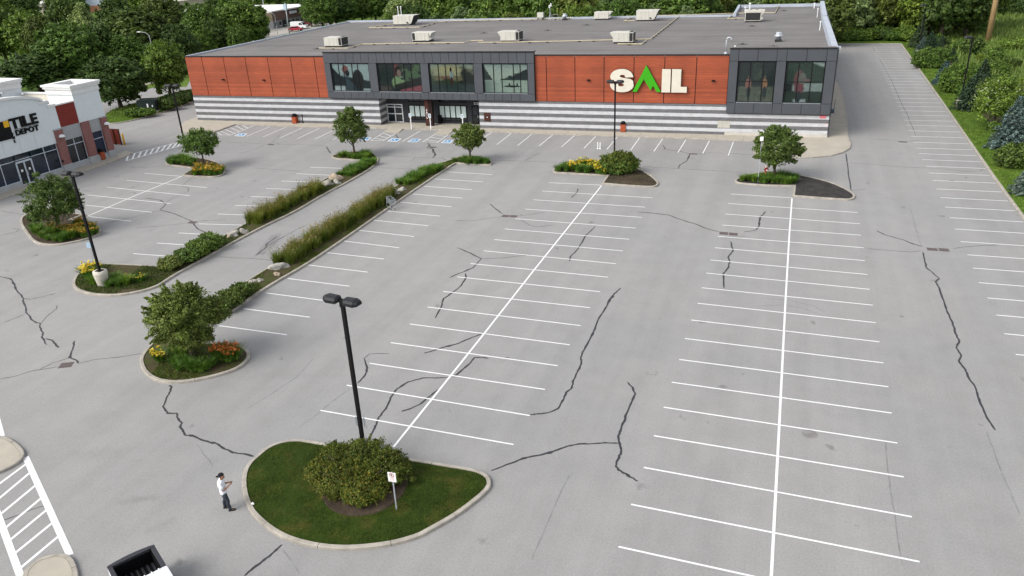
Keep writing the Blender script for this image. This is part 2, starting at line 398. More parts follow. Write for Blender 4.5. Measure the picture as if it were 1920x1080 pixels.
LEAF = {
    'pear': mat_leaf('ornamental_leaf', (0.036, 0.060, 0.011), (0.070, 0.104, 0.020), (0.145, 0.185, 0.045)),
    'dark': mat_leaf('dark_leaf', (0.022, 0.043, 0.010), (0.042, 0.074, 0.016), (0.08, 0.125, 0.028)),
    'mid': mat_leaf('mid_leaf', (0.034, 0.066, 0.012), (0.064, 0.115, 0.019), (0.12, 0.185, 0.034)),
    'light': mat_leaf('light_leaf', (0.050, 0.085, 0.012), (0.088, 0.14, 0.020), (0.15, 0.215, 0.038)),
    'olive': mat_leaf('olive_leaf', (0.040, 0.060, 0.012), (0.072, 0.100, 0.020), (0.12, 0.15, 0.034)),
    'pale': mat_leaf('silvery_leaf', (0.065, 0.10, 0.035), (0.11, 0.16, 0.06), (0.18, 0.24, 0.10)),
    'blue': mat_leaf('blue_spruce_needle', (0.024, 0.045, 0.040), (0.058, 0.094, 0.090), (0.125, 0.175, 0.175), 0.1),
    'spruce': mat_leaf('green_spruce_needle', (0.014, 0.028, 0.014), (0.028, 0.052, 0.026), (0.055, 0.085, 0.045), 0.1),
    'bush': mat_leaf('bronzed_shrub_leaf', (0.034, 0.056, 0.008), (0.072, 0.096, 0.012), (0.15, 0.145, 0.022)),
    'lily': mat_leaf('daylily_leaf', (0.035, 0.075, 0.010), (0.062, 0.13, 0.015), (0.12, 0.20, 0.030), 0.3),
    'reed': mat_leaf('reed_grass_blade', (0.050, 0.078, 0.009), (0.090, 0.120, 0.016), (0.16, 0.175, 0.035), 0.3),
    'plume': mat_leaf('reed_grass_plume', (0.11, 0.088, 0.028), (0.165, 0.128, 0.044), (0.23, 0.18, 0.075), 0.3),
    'lawn': mat_leaf('lawn_blade', (0.021, 0.041, 0.005), (0.038, 0.066, 0.007), (0.075, 0.096, 0.017), 0.2),
    'verge': mat_leaf('verge_blade', (0.036, 0.070, 0.009), (0.058, 0.102, 0.013), (0.10, 0.145, 0.025), 0.2),
    'meadow': mat_leaf('meadow_blade', (0.055, 0.090, 0.015), (0.095, 0.142, 0.026), (0.19, 0.22, 0.065), 0.3),
    'yellow': mat_leaf('yellow_petal', (0.50, 0.33, 0.02), (0.66, 0.50, 0.03), (0.76, 0.64, 0.12), 0.2, 0.55, 1.0),
    'orange': mat_leaf('orange_petal', (0.34, 0.09, 0.02), (0.48, 0.15, 0.03), (0.58, 0.24, 0.06), 0.2, 0.55, 1.0),
    'gold': mat_leaf('golden_petal', (0.34, 0.18, 0.02), (0.44, 0.27, 0.03), (0.54, 0.36, 0.06), 0.2, 0.55, 1.0),
    'white': mat_leaf('white_blossom', (0.22, 0.26, 0.14), (0.32, 0.36, 0.22), (0.44, 0.46, 0.32), 0.2, 0.55, 1.0),
}
# ================================================================== SETTING
def sheet(name, pts, z, mat, kind='structure'):
    me = bpy.data.meshes.new(name)
    me.from_pydata([(p[0], p[1], z) for p in pts], [], [list(range(len(pts)))])
    me.update()
    if me.polygons[0].normal.z < 0: me.flip_normals()
    o = link(name, me, mat)
    return tag(o, kind=kind) if kind else o
ground = sheet('ground', [(-1500, -300), (900, -300), (900, 1800), (-1500, 1800)], -0.03, meadow_m)
LOT_R = [(18.3, -30), (18.3, 80), (18.72, 120), (18.95, 150), (19.15, 177.3)]
lot_pts = [(-140, -30)] + LOT_R + [(-105, 177.3)] + [tuple(G(*q)[:2]) for q in ((362, 140), (350, 163), (286, 164.5), (267, 171), (190, 192), (60, 235), (-120, 290))]
lot = sheet('parking_lot', lot_pts, 0.0, asphalt)

def ribbon(pts, w, z=0.004, taper=False):
    """flat strip of width w (or list of widths) along ground points"""
    pts = [Vector((p[0], p[1])) for p in pts]; n = len(pts); vs = []
    ws = w if hasattr(w, '__len__') else [w] * n
    for i, p in enumerate(pts):
        d = (pts[min(i + 1, n - 1)] - pts[max(i - 1, 0)]).normalized()
        s = Vector((-d.y, d.x)) * ws[i] / 2
        vs += [(p.x + s.x, p.y + s.y, z), (p.x - s.x, p.y - s.y, z)]
    return MB().add(vs, [(2 * i, 2 * i + 1, 2 * i + 3, 2 * i + 2) for i in range(n - 1)])
def stripe(a, b, w=0.092, z=0.004):
    o = ribbon([a, b], w, z).build('parking_stripe', paint, lot)
    return o
STRIPES = []
AR = [(1724, 1053.2), (1709.7, 969), (1694.5, 894.2), (1682.5, 830.7), (1672, 774.5), (1665.7, 725.2), (1656.5, 680.5), (1649, 641), (1642, 605), (1636.7, 572.2), (1630.5, 542.5), (1626.5, 514.7), (1621.5, 488.7), (1619.2, 464.5), (1614.2, 441), (1612, 419.5), (1608, 398.5)]
AL = [(1183.2, 945.7), (1207, 876.5), (1226, 817), (1244.2, 763.5), (1259.5, 716.7), (1273.7, 674), (1284.2, 634.7), (1296, 600), (1308.2, 568.7), (1315.5, 539.5), (1324.2, 512), (1332.2, 487.5), (1340.7, 464.5), (1346.2, 443.2), (1354.5, 422), (1360.2, 401.2), (1365.7, 381.5)]
BR = [(963, 833.5), (993.5, 779.2), (1021.7, 730.2), (1045.5, 685.7), (1068.2, 646.5), (1088.7, 610.5), (1106.7, 577), (1125.2, 547), (1139.7, 519.7), (1155, 494.5), (1168, 470.5), (1179.7, 448.7), (1192.2, 427.7), (1203.2, 407.5), (1209.7, 388.5), (1223.7, 371)]
BL = [(601.2, 769.5), (650, 722.2), (693, 681.2), (733, 642.5), (768.2, 607.5), (801.5, 575.7), (831, 546.5), (857.5, 519.2), (882.5, 494.2), (906.5, 470.2), (926.7, 449.2), (946.2, 429.2), (965.5, 410), (984.5, 392), (1000.2, 374.5), (1016.2, 358.2)]
CL = [(411.2, 610.7), (456.2, 578.7), (500, 549.5), (539.5, 522.2), (576, 496.7), (610.5, 473.5), (641.7, 451.5), (672, 431.7), (700.7, 413), (726.2, 395.7), (751.2, 379.2), (774.5, 364), (795, 349.2), (815.7, 335.5), (835, 322)]
CR = [(537.7, 627.7), (580.5, 594.7), (620, 565), (655.7, 536.7), (689, 510.2), (720, 485.7), (748.2, 464.5), (776.2, 443.5), (802.5, 423.2), (824.7, 405.2), (847, 387.7), (866.7, 371.5), (885.2, 355.7), (905.2, 341), (923.7, 327.5)]
STRIPES += list(zip(AL, AR)) + list(zip(BL, BR)) + list(zip(CL, CR))
STRIPES += [((1159.5, 1025), (1436, 1086)), ((1370.5, 363.7), (1485, 371)), ((1029, 342.5), (1127, 347))]
STRIPES += [((1140, 1120), (1780, 1262))]
STRIPES += [((250, 475.5), (336, 482)), ((294.5, 455.7), (378, 461.2)), ((335, 436.7), (422.5, 442)), ((372.5, 419.7), (458.7, 422.2)), ((408, 401.2), (486, 404)), ((440.5, 385), (512, 387)), ((470, 368.5), (546, 371)), ((499, 353.5), (574, 356)), ((527.5, 339.5), (606, 342)), ((556, 325.7), (630, 329)), ((581, 313.5), (654, 316))]
STRIPES += [((271, 325), (340, 330.7)), ((237.5, 338), (388, 351.7)), ((201, 351), (356, 366.7)), ((163.7, 365.5), (320, 381.7)), ((128, 381), (284.5, 398)), ((167, 406), (245.5, 414.7))]
# bays in front of the store
STRIPES += [((475.6, 236), (432.5, 253.5)), ((506, 237.5), (462, 255.6)), ((536, 238.3), (493, 257)), ((566.7, 239.4), (525.2, 258.7)), ((599, 240.5), (557.5, 260)), ((631, 241.3), (591, 261)), ((663, 242.2), (624, 262)),
            ((742, 250), (718.7, 263.7)), ((719.4, 248.7), (695, 263.7)), ((695, 263.7), (718.7, 263.7)), ((788.7, 244.6), (755, 265)), ((815, 252), (792.5, 266)), ((840, 253), (820, 267)), ((792.5, 266), (820, 267)), ((921, 248.7), (893, 268.5)),
            ((958.7, 250), (931.6, 271)), ((997.3, 251.3), (970.8, 272.8)), ((1036, 253), (1011, 273.7)), ((1077, 254), (1052.5, 275.7)), ((1117, 255.6), (1095, 278)), ((1157, 257.2), (1138, 280)), ((1199, 258.5), (1182.5, 281.5)), ((1242.5, 260.2), (1226, 283.7)), ((1286, 262), (1271, 286)), ((1330, 264), (1317.5, 288)), ((1375, 266), (1365.5, 291.5))]
for k in range(3):                       # bars inside the two hatched access aisles
    t = (k + 0.12) / 3.0
    for q in (((719.4, 248.7), (695, 263.7), (737, 252.8), (718.7, 263.7)), ((815, 252), (792.5, 266), (840, 253), (820, 267))):
        a = (q[0][0] + (q[1][0] - q[0][0]) * t, q[0][1] + (q[1][1] - q[0][1]) * t)
        t2 = min(t + 0.18, 1)
        b_ = (q[2][0] + (q[3][0] - q[2][0]) * t2, q[2][1] + (q[3][1] - q[2][1]) * t2)
        STRIPES.append((a, b_))
z8 = lambda x, y: (340 + x / 8, 170 + y / 8)
for a, b_ in (((915, 520), (1000, 565)), ((815, 525), (930, 585)), ((735, 555), (865, 612)), ((660, 585), (800, 640)), ((590, 610), (735, 665)), ((540, 625), (610, 665)), ((545, 662), (740, 668))):
    STRIPES.append((z8(*a), z8(*b_)))
for a, b_ in STRIPES:
    stripe(G(*a), G(*b_))
DL = [(1717.5, 277.5), (1722.5, 288), (1729, 299.2), (1736, 311.5), (1741.5, 324.2), (1748.7, 338.2), (1756, 354.2), (1764, 370.5), (1771.7, 388.2), (1780.7, 408.2), (1790.5, 429.5), (1801.5, 453), (1814, 477.7), (1824, 502.7), (1835, 530), (1851.7, 558.7), (1868, 590.7), (1883, 625.7), (1904.5, 664.5)]
DY = [266.5, 255.5, 245, 234.5, 225.2, 215.5, 207.5, 199.2, 191.7, 184.2, 177.2, 170.7, 164.2, 158.2, 152.5, 146.7, 141.5, 136.5, 131.5, 126.5, 122, 117.5, 113.2, 109.2, 105, 101, 96.7, 92.5, 88.5]
DX = [1712, 1707.5, 1703, 1699.2, 1694.5, 1690.5, 1686.7, 1683.2, 1680, 1677.5, 1673.7, 1670, 1667, 1665, 1661.2, 1660, 1656.2, 1653.7, 1650.7, 1649.5, 1648, 1645, 1643.5, 1642, 1640, 1637.5, 1637, 1634, 1632]
def lot_right(y):
    for (x0, y0), (x1, y1) in zip(LOT_R, LOT_R[1:]):
        if y <= y1: return x0 + (x1 - x0) * (y - y0) / (y1 - y0)
    return LOT_R[-1][0]
for q in DL + list(zip(DX, DY)):
    p = G(*q)
    stripe(p, (lot_right(p.y) - 0.1, p.y + 0.1))
for i in range(1, 8):                    # the same bays go on out of the frame
    p = G(*DL[-1]); stripe((p.x, p.y - 2.59 * i), (lot_right(p.y), p.y - 2.59 * i + 0.1))
for pts in ([(1446, 1084), (1450.5, 1000), (1462, 780), (1473, 560), (1480, 440), (1485, 372)], [(738, 838), (815, 742), (909, 624), (1000, 508), (1060, 433), (1128, 348)], [(165, 405), (253, 367), (341, 330.7)]):
    ribbon(GP(pts), 0.118, 0.007).build('centre_stripe', paint, lot)
ribbon([G(1446, 1084), G(1446, 1084) + (G(1446, 1084) - G(1450.5, 1000)) * 3], 0.13, 0.007).build('centre_stripe', paint, lot)
# crosswalk by the kerb islands and ladder crosswalk beside the tile store
for a, b_, w in [((48, 857), (131.5, 1041), 0.27), ((-38, 872), (39, 1082), 0.27), ((-10, 762), (5, 818), 0.2)] + [((x0, y0), (x1, y1), 0.135) for x0, y0, x1, y1 in
        ((-20, 921, 53, 867), (-14, 945, 60, 883), (0, 965, 69, 908), (10, 990, 79, 932.5), (19, 1012.5, 87.5, 956), (28, 1037.5, 97.5, 981), (39, 1064.5, 109, 1006))]:
    ribbon([G(*a), G(*b_)], w, 0.004 if w < 0.25 else 0.007).build('crosswalk_bar', paint, lot)
c1, c2, c3, c4 = G(225, 294.5), G(340, 265), G(237, 301.5), G(343, 272)
for a, b_ in ((c1, c2), (c3, c4)): ribbon([a, b_], 0.16, 0.007).build('crosswalk_bar', paint, lot)
for k in range(10):
    t = k / 10
    ribbon([c1.lerp(c2, min(t + 0.13, 1)), c3.lerp(c4, t)], 0.2, 0.004).build('crosswalk_bar', paint, lot)
# accessible bay panels: blue with a white border and the wheelchair figure
for q in (((735, 259), (753, 260), (743.7, 266), (726, 265)), ((774, 260), (790, 261), (780.6, 266.7), (763, 266)), ((834, 262), (850, 263), (844, 268.7), (827, 268)), ((449, 250), (464, 250.6), (456, 256), (439, 255)), ((681, 257), (697, 258), (689, 263.4), (672, 262.6))):
    P = GP(q); c = sum(P, Vector()) / 4
    def at(u, v): return P[3].lerp(P[2], u).lerp(P[0].lerp(P[1], u), v)
    MB().add([(p.x, p.y, 0.004) for p in P], [(3, 2, 1, 0)]).build('accessible_bay_border', paint, lot)
    MB().add([(p.x, p.y, 0.008) for p in (at(.12, .1), at(.88, .1), at(.88, .9), at(.12, .9))], [(0, 1, 2, 3)]).build('accessible_bay_panel', blue_p, lot)
    g = MB()
    arc = [at(.46 + .2 * math.cos(t), .36 + .2 * math.sin(t)) for t in [math.radians(110 + k * 24) for k in range(11)]]
    g.add(*(lambda r: (r.v, r.f))(ribbon(arc, 0.09, 0.012)))
    g.add(*(lambda r: (r.v, r.f))(ribbon([at(.43, .8), at(.45, .48), at(.62, .46), at(.72, .22)], 0.11, 0.012)))
    g.build('wheelchair_symbol', paint, lot)

# ---- sealed cracks
def crack(pts, w=0.09, mat=None, z=0.0035, jit=0.03, sub=4):
    P = GP(pts); out = []; ws = []
    for i in range(len(P) - 1):
        for k in range(sub):
            t = k / sub
            p = P[i].lerp(P[i + 1], t)
            if k: p = p + Vector((random.uniform(-jit, jit), random.uniform(-jit, jit), 0))
            out.append(p); ws.append(w * (random.uniform(0.7, 1.2) + (.8 if random.random() < .03 else 0)))
    out.append(P[-1]); ws.append(w * 0.5); ws[0] *= 0.5
    return ribbon(out, ws, z).build('crack_sealant', mat or tar, lot)
def zc(ox, oy, pts): return [(ox + x / 4, oy + y / 4) for x, y in pts]
CR_HEAVY = [
    zc(0, 540, [(105, -10), (150, 45), (180, 80), (172, 95), (195, 150), (192, 185), (215, 200), (235, 235), (270, 258), (305, 268), (298, 295), (325, 338), (313, 370), (350, 425)]),
    zc(0, 540, [(343, 380), (385, 390), (410, 415), (440, 448)]), zc(0, 540, [(560, 395), (545, 460), (522, 520), (580, 545), (585, 565)]),
    zc(0, 540, [(1265, 732), (1290, 738), (1270, 785), (1245, 830), (1240, 855), (1222, 890), (1255, 930), (1262, 940), (1325, 940), (1340, 985), (1365, 1015), (1352, 1045), (1380, 1085)]) + zc(0, 810, [(1385, 22), (1450, 30), (1530, 65), (1620, 85), (1690, 130), (1750, 155), (1820, 163), (1905, 183)]),
    zc(480, 810, [(-85, 1080), (-20, 1020), (60, 960), (140, 895), (195, 845)]),
    zc(960, 540, [(815, 0), (770, 40), (730, 95), (690, 170), (645, 240), (610, 330), (575, 400), (530, 480), (515, 530), (520, 570), (490, 630), (455, 700), (450, 745), (405, 785), (390, 830), (345, 905), (270, 935), (200, 943), (135, 950)]),
    zc(960, 540, [(865, 707), (905, 745), (925, 795), (900, 850), (860, 940), (850, 975), (825, 1030), (808, 1080)]) + zc(960, 810, [(798, 40), (810, 90), (818, 150), (795, 205), (778, 255), (800, 285), (870, 325), (945, 370)]),
    zc(960, 810, [(805, 85), (700, 80), (600, 88), (500, 90), (420, 105), (310, 145), (200, 175), (120, 190), (0, 232), (-155, 290)]),
    zc(1440, 270, [(1160, 810), (1175, 875), (1190, 930), (1240, 970), (1285, 1010), (1255, 1030), (1285, 1080)]) + zc(1440, 540, [(1320, 100), (1350, 190), (1385, 260), (1405, 340), (1435, 400), (1412, 450), (1450, 510), (1432, 550), (1480, 610), (1500, 665), (1540, 720), (1570, 790), (1600, 880), (1640, 970), (1705, 1067)]),
    zc(960, 270, [(1640, 730), (1658, 800), (1620, 850), (1635, 885), (1620, 930), (1585, 970), (1590, 1080)]), zc(960, 270, [(1905, 505), (1860, 550), (1855, 610), (1830, 645), (1740, 660)]),
    zc(960, 270, [(930, 510), (1050, 518), (1170, 532), (1300, 578), (1390, 605), (1450, 632), (1555, 660)]), zc(960, 270, [(625, 615), (550, 690), (500, 780), (435, 850), (432, 878)]),
    zc(960, 270, [(495, 335), (492, 355), (470, 380), (445, 402)]), zc(1440, 270, [(815, 650), (880, 682), (1000, 715), (1090, 750), (1160, 768)]),
    zc(480, 270, [(1510, 777), (1600, 815), (1690, 860), (1625, 930), (1530, 968), (1450, 1002)]), zc(480, 270, [(1570, 970), (1578, 1000), (1540, 1060), (1480, 1110), (1405, 1160)]) + zc(480, 540, [(1405, 85), (1395, 130), (1345, 225)]),
    zc(480, 540, [(1705, 340), (1600, 380), (1520, 415), (1420, 440), (1330, 470), (1260, 490)]), zc(480, 540, [(1740, 527), (1640, 520), (1600, 570), (1540, 620), (1480, 670)]),
    zc(480, 540, [(1440, 672), (1250, 675), (1140, 705), (1060, 755), (1010, 820), (975, 905), (920, 970), (905, 1020), (875, 1080)]) + [(690, 825), (682, 845)], zc(480, 540, [(1375, 760), (1330, 790), (1240, 865), (1170, 900), (1090, 925)]),
    zc(480, 540, [(810, 530), (835, 600), (820, 650), (760, 715)]), zc(480, 270, [(1850, 525), (1790, 480), (1755, 450)]),
    zc(0, 270, [(-5, 992), (80, 1012), (105, 1050), (125, 1085)]), zc(0, 270, [(1085, 405), (1200, 420), (1215, 430), (1245, 452), (1200, 495), (1300, 520), (1440, 580), (1480, 635), (1565, 678)]),
    zc(480, 270, [(-5, 840), (80, 770), (75, 755), (160, 690)]), zc(480, 270, [(525, 15), (540, 40), (558, 68)]),
    [(1586, 287.5), (1588, 300), (1590, 315), (1592, 335), (1596, 357)], zc(480, 270, [(1290, 5), (1330, 40), (1345, 75), (1328, 103)]),
    [(801, 266), (806, 272), (801, 277), (812, 280), (811, 285), (817, 290), (811, 296)], [(742, 251), (744, 256), (747, 258.5)], zc(960, 270, [(1130, 5), (1150, 40), (1260, 55), (1335, 75), (1310, 130), (1260, 155), (1248, 185)])]
CR_THIN = [
    zc(0, 540, [(180, 80), (225, 85), (300, 70), (420, 40)]), zc(0, 540, [(190, 195), (120, 225), (35, 257)]), zc(0, 540, [(305, 265), (350, 215), (425, 155), (430, 130)]), zc(0, 540, [(0, 684), (120, 660), (240, 622), (440, 590)]), zc(0, 540, [(300, 610), (400, 560), (520, 525)]),
    zc(0, 540, [(590, 565), (720, 535), (900, 518), (1075, 488)]), zc(0, 270, [(0, 502), (90, 515), (190, 533)]), zc(0, 270, [(0, 687), (120, 660), (145, 640), (90, 630)]), zc(0, 270, [(1200, 495), (1000, 548), (780, 595)]), zc(0, 270, [(1240, 440), (1300, 405), (1410, 360), (1415, 330), (1360, 315), (1435, 260)]),
    zc(0, 270, [(1440, 590), (1200, 615), (1020, 628)]), zc(0, 270, [(1480, 580), (1590, 572), (1695, 570)]), zc(0, 270, [(980, 172), (1110, 178), (1235, 163)]), zc(0, 270, [(1645, 845), (1780, 855), (1890, 858), (2000, 868), (2080, 880)]),
    zc(480, 270, [(75, 770), (190, 705), (280, 655), (385, 605)]), zc(480, 270, [(0, 182), (200, 195), (350, 205)]), zc(480, 270, [(900, 178), (1050, 182), (1220, 192)]), zc(480, 270, [(930, 85), (1200, 100), (1330, 104), (1400, 105), (1440, 130)]), zc(480, 270, [(1200, 102), (1160, 132)]),
    zc(480, 270, [(1780, 125), (1920, 125), (2010, 130), (2310, 138)]), zc(480, 270, [(2015, 130), (2060, 100), (2130, 65)]), zc(480, 270, [(1495, 574), (1600, 578), (1840, 545)]), zc(480, 270, [(1690, 862), (1850, 855), (2060, 830)]),
    zc(960, 270, [(50, 540), (130, 530), (250, 510)]), zc(960, 270, [(65, 570), (130, 608), (190, 622), (320, 608)]), zc(960, 270, [(980, 168), (1240, 185), (1600, 203), (1770, 222)]), zc(960, 270, [(1370, 78), (1480, 66), (1640, 70), (1820, 82)]),
    zc(1440, 270, [(740, 785), (900, 797), (1060, 810), (1145, 802)]), zc(1440, 270, [(1390, 785), (1440, 775), (1600, 762), (1740, 757)]), zc(1440, 270, [(600, 140), (780, 152), (1000, 172), (1200, 180), (1350, 190), (1470, 205), (1590, 203), (1610, 190)]), zc(1440, 270, [(610, 348), (740, 340)]),
    zc(1440, 0, [(780, 350), (805, 395)]), zc(1440, 0, [(835, 440), (870, 500), (930, 610), (990, 750), (1050, 870), (1110, 1020)]), zc(1440, 0, [(735, 1040), (950, 1052), (1010, 1065), (1150, 1050)]),
    [(420, 266), (455, 267), (500, 270.5), (515, 267)], [(449, 288), (480, 279), (497, 272)], [(510, 267), (526, 252)], [(513, 267), (520, 268), (523, 271), (580, 271.5), (610, 273)], zc(480, 540, [(1000, 490), (850, 495), (810, 530)]), zc(960, 540, [(-20, 520), (-60, 528)]),
    zc(0, 810, [(20, 662), (150, 620), (240, 580), (350, 545)]), zc(0, 270, [(610, 350), (690, 355)]), zc(0, 270, [(880, 388), (1000, 360), (1020, 372)])]
for p in CR_HEAVY: crack(p, 0.115)
for p in CR_THIN: crack(p, 0.07, tar_thin, 0.0025)
for p in (zc(480, 540, [(430, 530), (300, 670), (60, 830), (-60, 900)]), zc(480, 540, [(700, 760), (560, 860), (480, 930), (330, 1040)]), zc(1440, 810, [(1640, 0), (1700, 160), (1790, 390), (1890, 620)]), zc(1440, 810, [(880, 60), (900, 300), (930, 500), (960, 700), (1010, 1000)]), zc(960, 810, [(450, 300), (380, 420), (150, 950)]), zc(1440, 540, [(-100, 135), (100, 128), (250, 148), (410, 205)]), zc(1440, 540, [(-60, 80), (150, 90), (330, 130), (430, 180)]), zc(0, 810, [(1470, 90), (1600, 260)]), zc(1440, 270, [(1060, 450), (1110, 640), (1150, 760)]), zc(480, 810, [(200, 880), (330, 1060)])):
    crack(p, .06, hair_m, .0015)
# darker repair patches and an old manhole stain
for pts in ([(480, 476), (508, 441), (528, 437), (520, 455), (494, 478)],):
    P = GP(pts); MB().add([(p.x, p.y, 0.002) for p in P], [list(range(len(P)))]).build('asphalt_patch', M('newer_asphalt', (0.21, 0.205, 0.205), 0.9, 0.2, 1.0), lot)
c = G(1519, 814)
MB().lathe([(0.0, 0), (0.36, 0.003)], 20, (c.x, c.y, 0.001)).build('asphalt_patch', M('round_asphalt_patch', (0.2, 0.19, 0.19), 0.9, 0.25, 3.0), lot)

# ---- storm drains
def drain(px, py, w, d, rz, label):
    p = G(px, py)
    t = thing('storm_drain', label, 'drain', (p.x, p.y, 0), rz, 'storm drain grates set in the asphalt')
    B(-w / 2 - .03, w / 2 + .03, -d / 2 - .03, d / 2 + .03, -0.05, 0.005).build('frame', grate_m, t)
    B(-w / 2, w / 2, -d / 2, d / 2, -0.05, 0.008).build('pit', pit_m, t)
    for k in range(7):
        x = -w / 2 + w * (k + 0.5) / 7
        B(x - w / 20, x + w / 20, -d / 2, d / 2, 0.0, 0.014).build('bar', grate_m, t)
for px, py, w, d, rz, lb in ((1748, 467.5, .66, .5, 0, 'drain grate of the pair by the long crack near the verge stalls, beside its twin'), (1770, 468.5, .62, .55, 0, 'drain grate of the pair by the verge stalls, at the thin crack towards the verge'),
        (1357, 437.5, .62, .55, 0, 'drain grate ending the long crack in the stalls facing the hydrant island'), (1375, 439, .62, .55, 0, 'second grate of the pair in the stalls facing the fire hydrant island'),
        (948, 405, .6, .5, 0, 'drain grate of the pair between the cart strip and the clipped shrub island'), (963, 405.5, .6, .5, 0, 'drain grate at the stall tip, twin of the pair before the spreading shrub island'),
        (124, 684.5, .7, .6, .5, 'single drain grate in the open asphalt beside the flowering island tip'), (361, 417, .75, .5, .1, 'single drain grate by the stalls along the planted strip with boulders'),
        (508, 271, .8, .5, 0, 'single drain grate in front of the striped store wall'), (812, 276, .8, .5, 0, 'single drain grate before the store entrance hatching'), (1300, 288.5, .8, .4, 0, 'single drain grate in front of the bays under the large letters'), (1693, 266, .8, .5, 0, 'drain cover in the side aisle by the verge stalls')):
    drain(px, py, w, d, rz, lb)

# ---- kerbed islands
def offset_poly(P, d):
    n = len(P); out = []
    a = sum(P[i].x * P[(i + 1) % n].y - P[(i + 1) % n].x * P[i].y for i in range(n))
    sg = 1 if a > 0 else -1
    for i in range(n):
        e0 = (P[i] - P[i - 1]).normalized(); e1 = (P[(i + 1) % n] - P[i]).normalized()
        n0 = Vector((-e0.y, e0.x)) * sg; n1 = Vector((-e1.y, e1.x)) * sg
        m = (n0 + n1); m = m / max(m.length_squared / 2, 0.35)
        out.append(P[i] + m * d)
    return out
def inside(P, x, y):
    c = False; n = len(P)
    for i in range(n):
        a, b_ = P[i], P[i - 1]
        if (a.y > y) != (b_.y > y) and x < (b_.x - a.x) * (y - a.y) / (b_.y - a.y) + a.x: c = not c
    return c
def edge_dist(P, x, y):
    p = Vector((x, y)); best = 1e9
    for i in range(len(P)):
        a, b_ = P[i], P[i - 1]; d = b_ - a
        t = max(0, min(1, (p - a).dot(d) / max(d.length_squared, 1e-9)))
        best = min(best, (p - a - d * t).length)
    return best
def resample(P, step):
    out = []; n = len(P)
    for i in range(n):
        a, b_ = P[i], P[(i + 1) % n]; k = max(1, int(round((b_ - a).length / step)))
        out += [a.lerp(b_, j / k) for j in range(k)]
    return out
def smooth_poly(P, corner=35):
    """round the soft bends, keep the sharp corners"""
    n = len(P); out = []
    for i in range(n):
        a, p, c = P[i - 1], P[i], P[(i + 1) % n]
        if (p - a).length < 1e-6 or (c - p).length < 1e-6: continue
        ang = math.degrees((p - a).angle(c - p))
        if ang > 62: out.append(p)
        else: out += [a.lerp(p, 0.75), p.lerp(c, 0.25)]
    return out
def fill(name, P, mat, z, mound, step, parent=None, rough=0.02):
    Pr = resample(P, step)
    xs = [p.x for p in Pr]; ys = [p.y for p in Pr]
    pts = list(Pr); y = min(ys) + step / 2
    while y < max(ys):
        x = min(xs) + step / 2
        while x < max(xs):
            qx, qy = x + random.uniform(-.3, .3) * step, y + random.uniform(-.3, .3) * step
            if inside(Pr, qx, qy) and edge_dist(Pr, qx, qy) > step * 0.4: pts.append(Vector((qx, qy)))
            x += step
        y += step
    n = len(Pr)
    r = delaunay_2d_cdt(pts, [(i, (i + 1) % n) for i in range(n)], [list(range(n))], 2, 1e-5)
    vs = []
    for v in r[0]:
        d = edge_dist(Pr, v.x, v.y)
        vs.append((v.x, v.y, z + mound * (1 - math.exp(-d / 1.2)) + (random.uniform(-rough, rough) if d > 0.02 else 0)))
    me = bpy.data.meshes.new(name); me.from_pydata(vs, [], [list(f) for f in r[2]]); me.update()
    me.polygons.foreach_set('use_smooth', [True] * len(me.polygons))
    if len(me.polygons) and me.polygons[0].normal.z < 0: me.flip_normals()
    return link(name, me, mat, parent)
def kerb_run(P, parent, w=0.19, h=0.15, seg=3.0, closed=True, inner=None, mat=None):
    """kerb of separate cast lengths, butted with a narrow joint"""
    n = len(P); I = inner or offset_poly(P, w)
    L = [0.0]; m = n if closed else n - 1
    for i in range(m): L.append(L[-1] + (P[(i + 1) % n] - P[i]).length)
    def at(s):
        for i in range(m):
            if s <= L[i + 1] + 1e-9:
                t = (s - L[i]) / max(L[i + 1] - L[i], 1e-9)
                return P[i].lerp(P[(i + 1) % n], t), I[i].lerp(I[(i + 1) % n], t)
        return P[m % n], I[m % n]
    k = max(1, int(L[-1] / seg)); g = 0.012
    for j in range(k):
        s0, s1 = L[-1] * j / k + g, L[-1] * (j + 1) / k - g
        ss = [s0] + [x for x in L if s0 + .02 < x < s1 - .02] + [s1]
        vs = []
        for s in ss:
            o, i_ = at(s); c = o.lerp(i_, 0.16)
            vs += [(o.x, o.y, -0.02), (o.x, o.y, h - .025), (c.x, c.y, h), (i_.x, i_.y, h), (i_.x, i_.y, -0.02)]
        fs = []
        for a in range(len(ss) - 1):
            for b_ in range(4): fs.append((a * 5 + b_, a * 5 + 5 + b_, a * 5 + 6 + b_, a * 5 + 1 + b_))
        e = (len(ss) - 1) * 5
        fs += [(0, 1, 2, 3, 4), (e + 4, e + 3, e + 2, e + 1, e)]
        o = MB().add(vs, fs)
        me = o.mesh('kerb'); bm = bmesh.new(); bm.from_mesh(me); bmesh.ops.recalc_face_normals(bm, faces=bm.faces); bm.to_mesh(me); bm.free()
        link('kerb', me, mat or kerb_m, parent)
ISL = {}
def island(key, px, mat, mound=0.12, step=0.7, smooth=2, z=0.10, rough=0.02):
    P = [Vector(G(*q)[:2]) for q in px]
    for _ in range(smooth): P = smooth_poly(P)
    I = offset_poly(P, 0.19)
    o = fill('planting_island', offset_poly(P, 0.16), mat, z, mound, step, None, rough)
    tag(o, kind='structure')
    kerb_run(P, o, inner=I)
    ISL[key] = (o, I)
    return o
island('lawn', [(454, 910), (457, 887), (467, 870), (480, 858.7), (498, 843), (520, 832.5), (552, 826), (580, 829), (611, 835), (690, 848.5), (762, 862), (855, 877), (892, 883), (915, 893), (922, 906), (919, 920), (895, 942), (855, 972), (805, 1000), (785, 1011), (740, 1024), (692, 1031), (642, 1034), (592, 1029.5), (542, 1017), (505, 997), (480, 975), (467.5, 960), (457.5, 935)], lawn_m, 0.22, 0.6)
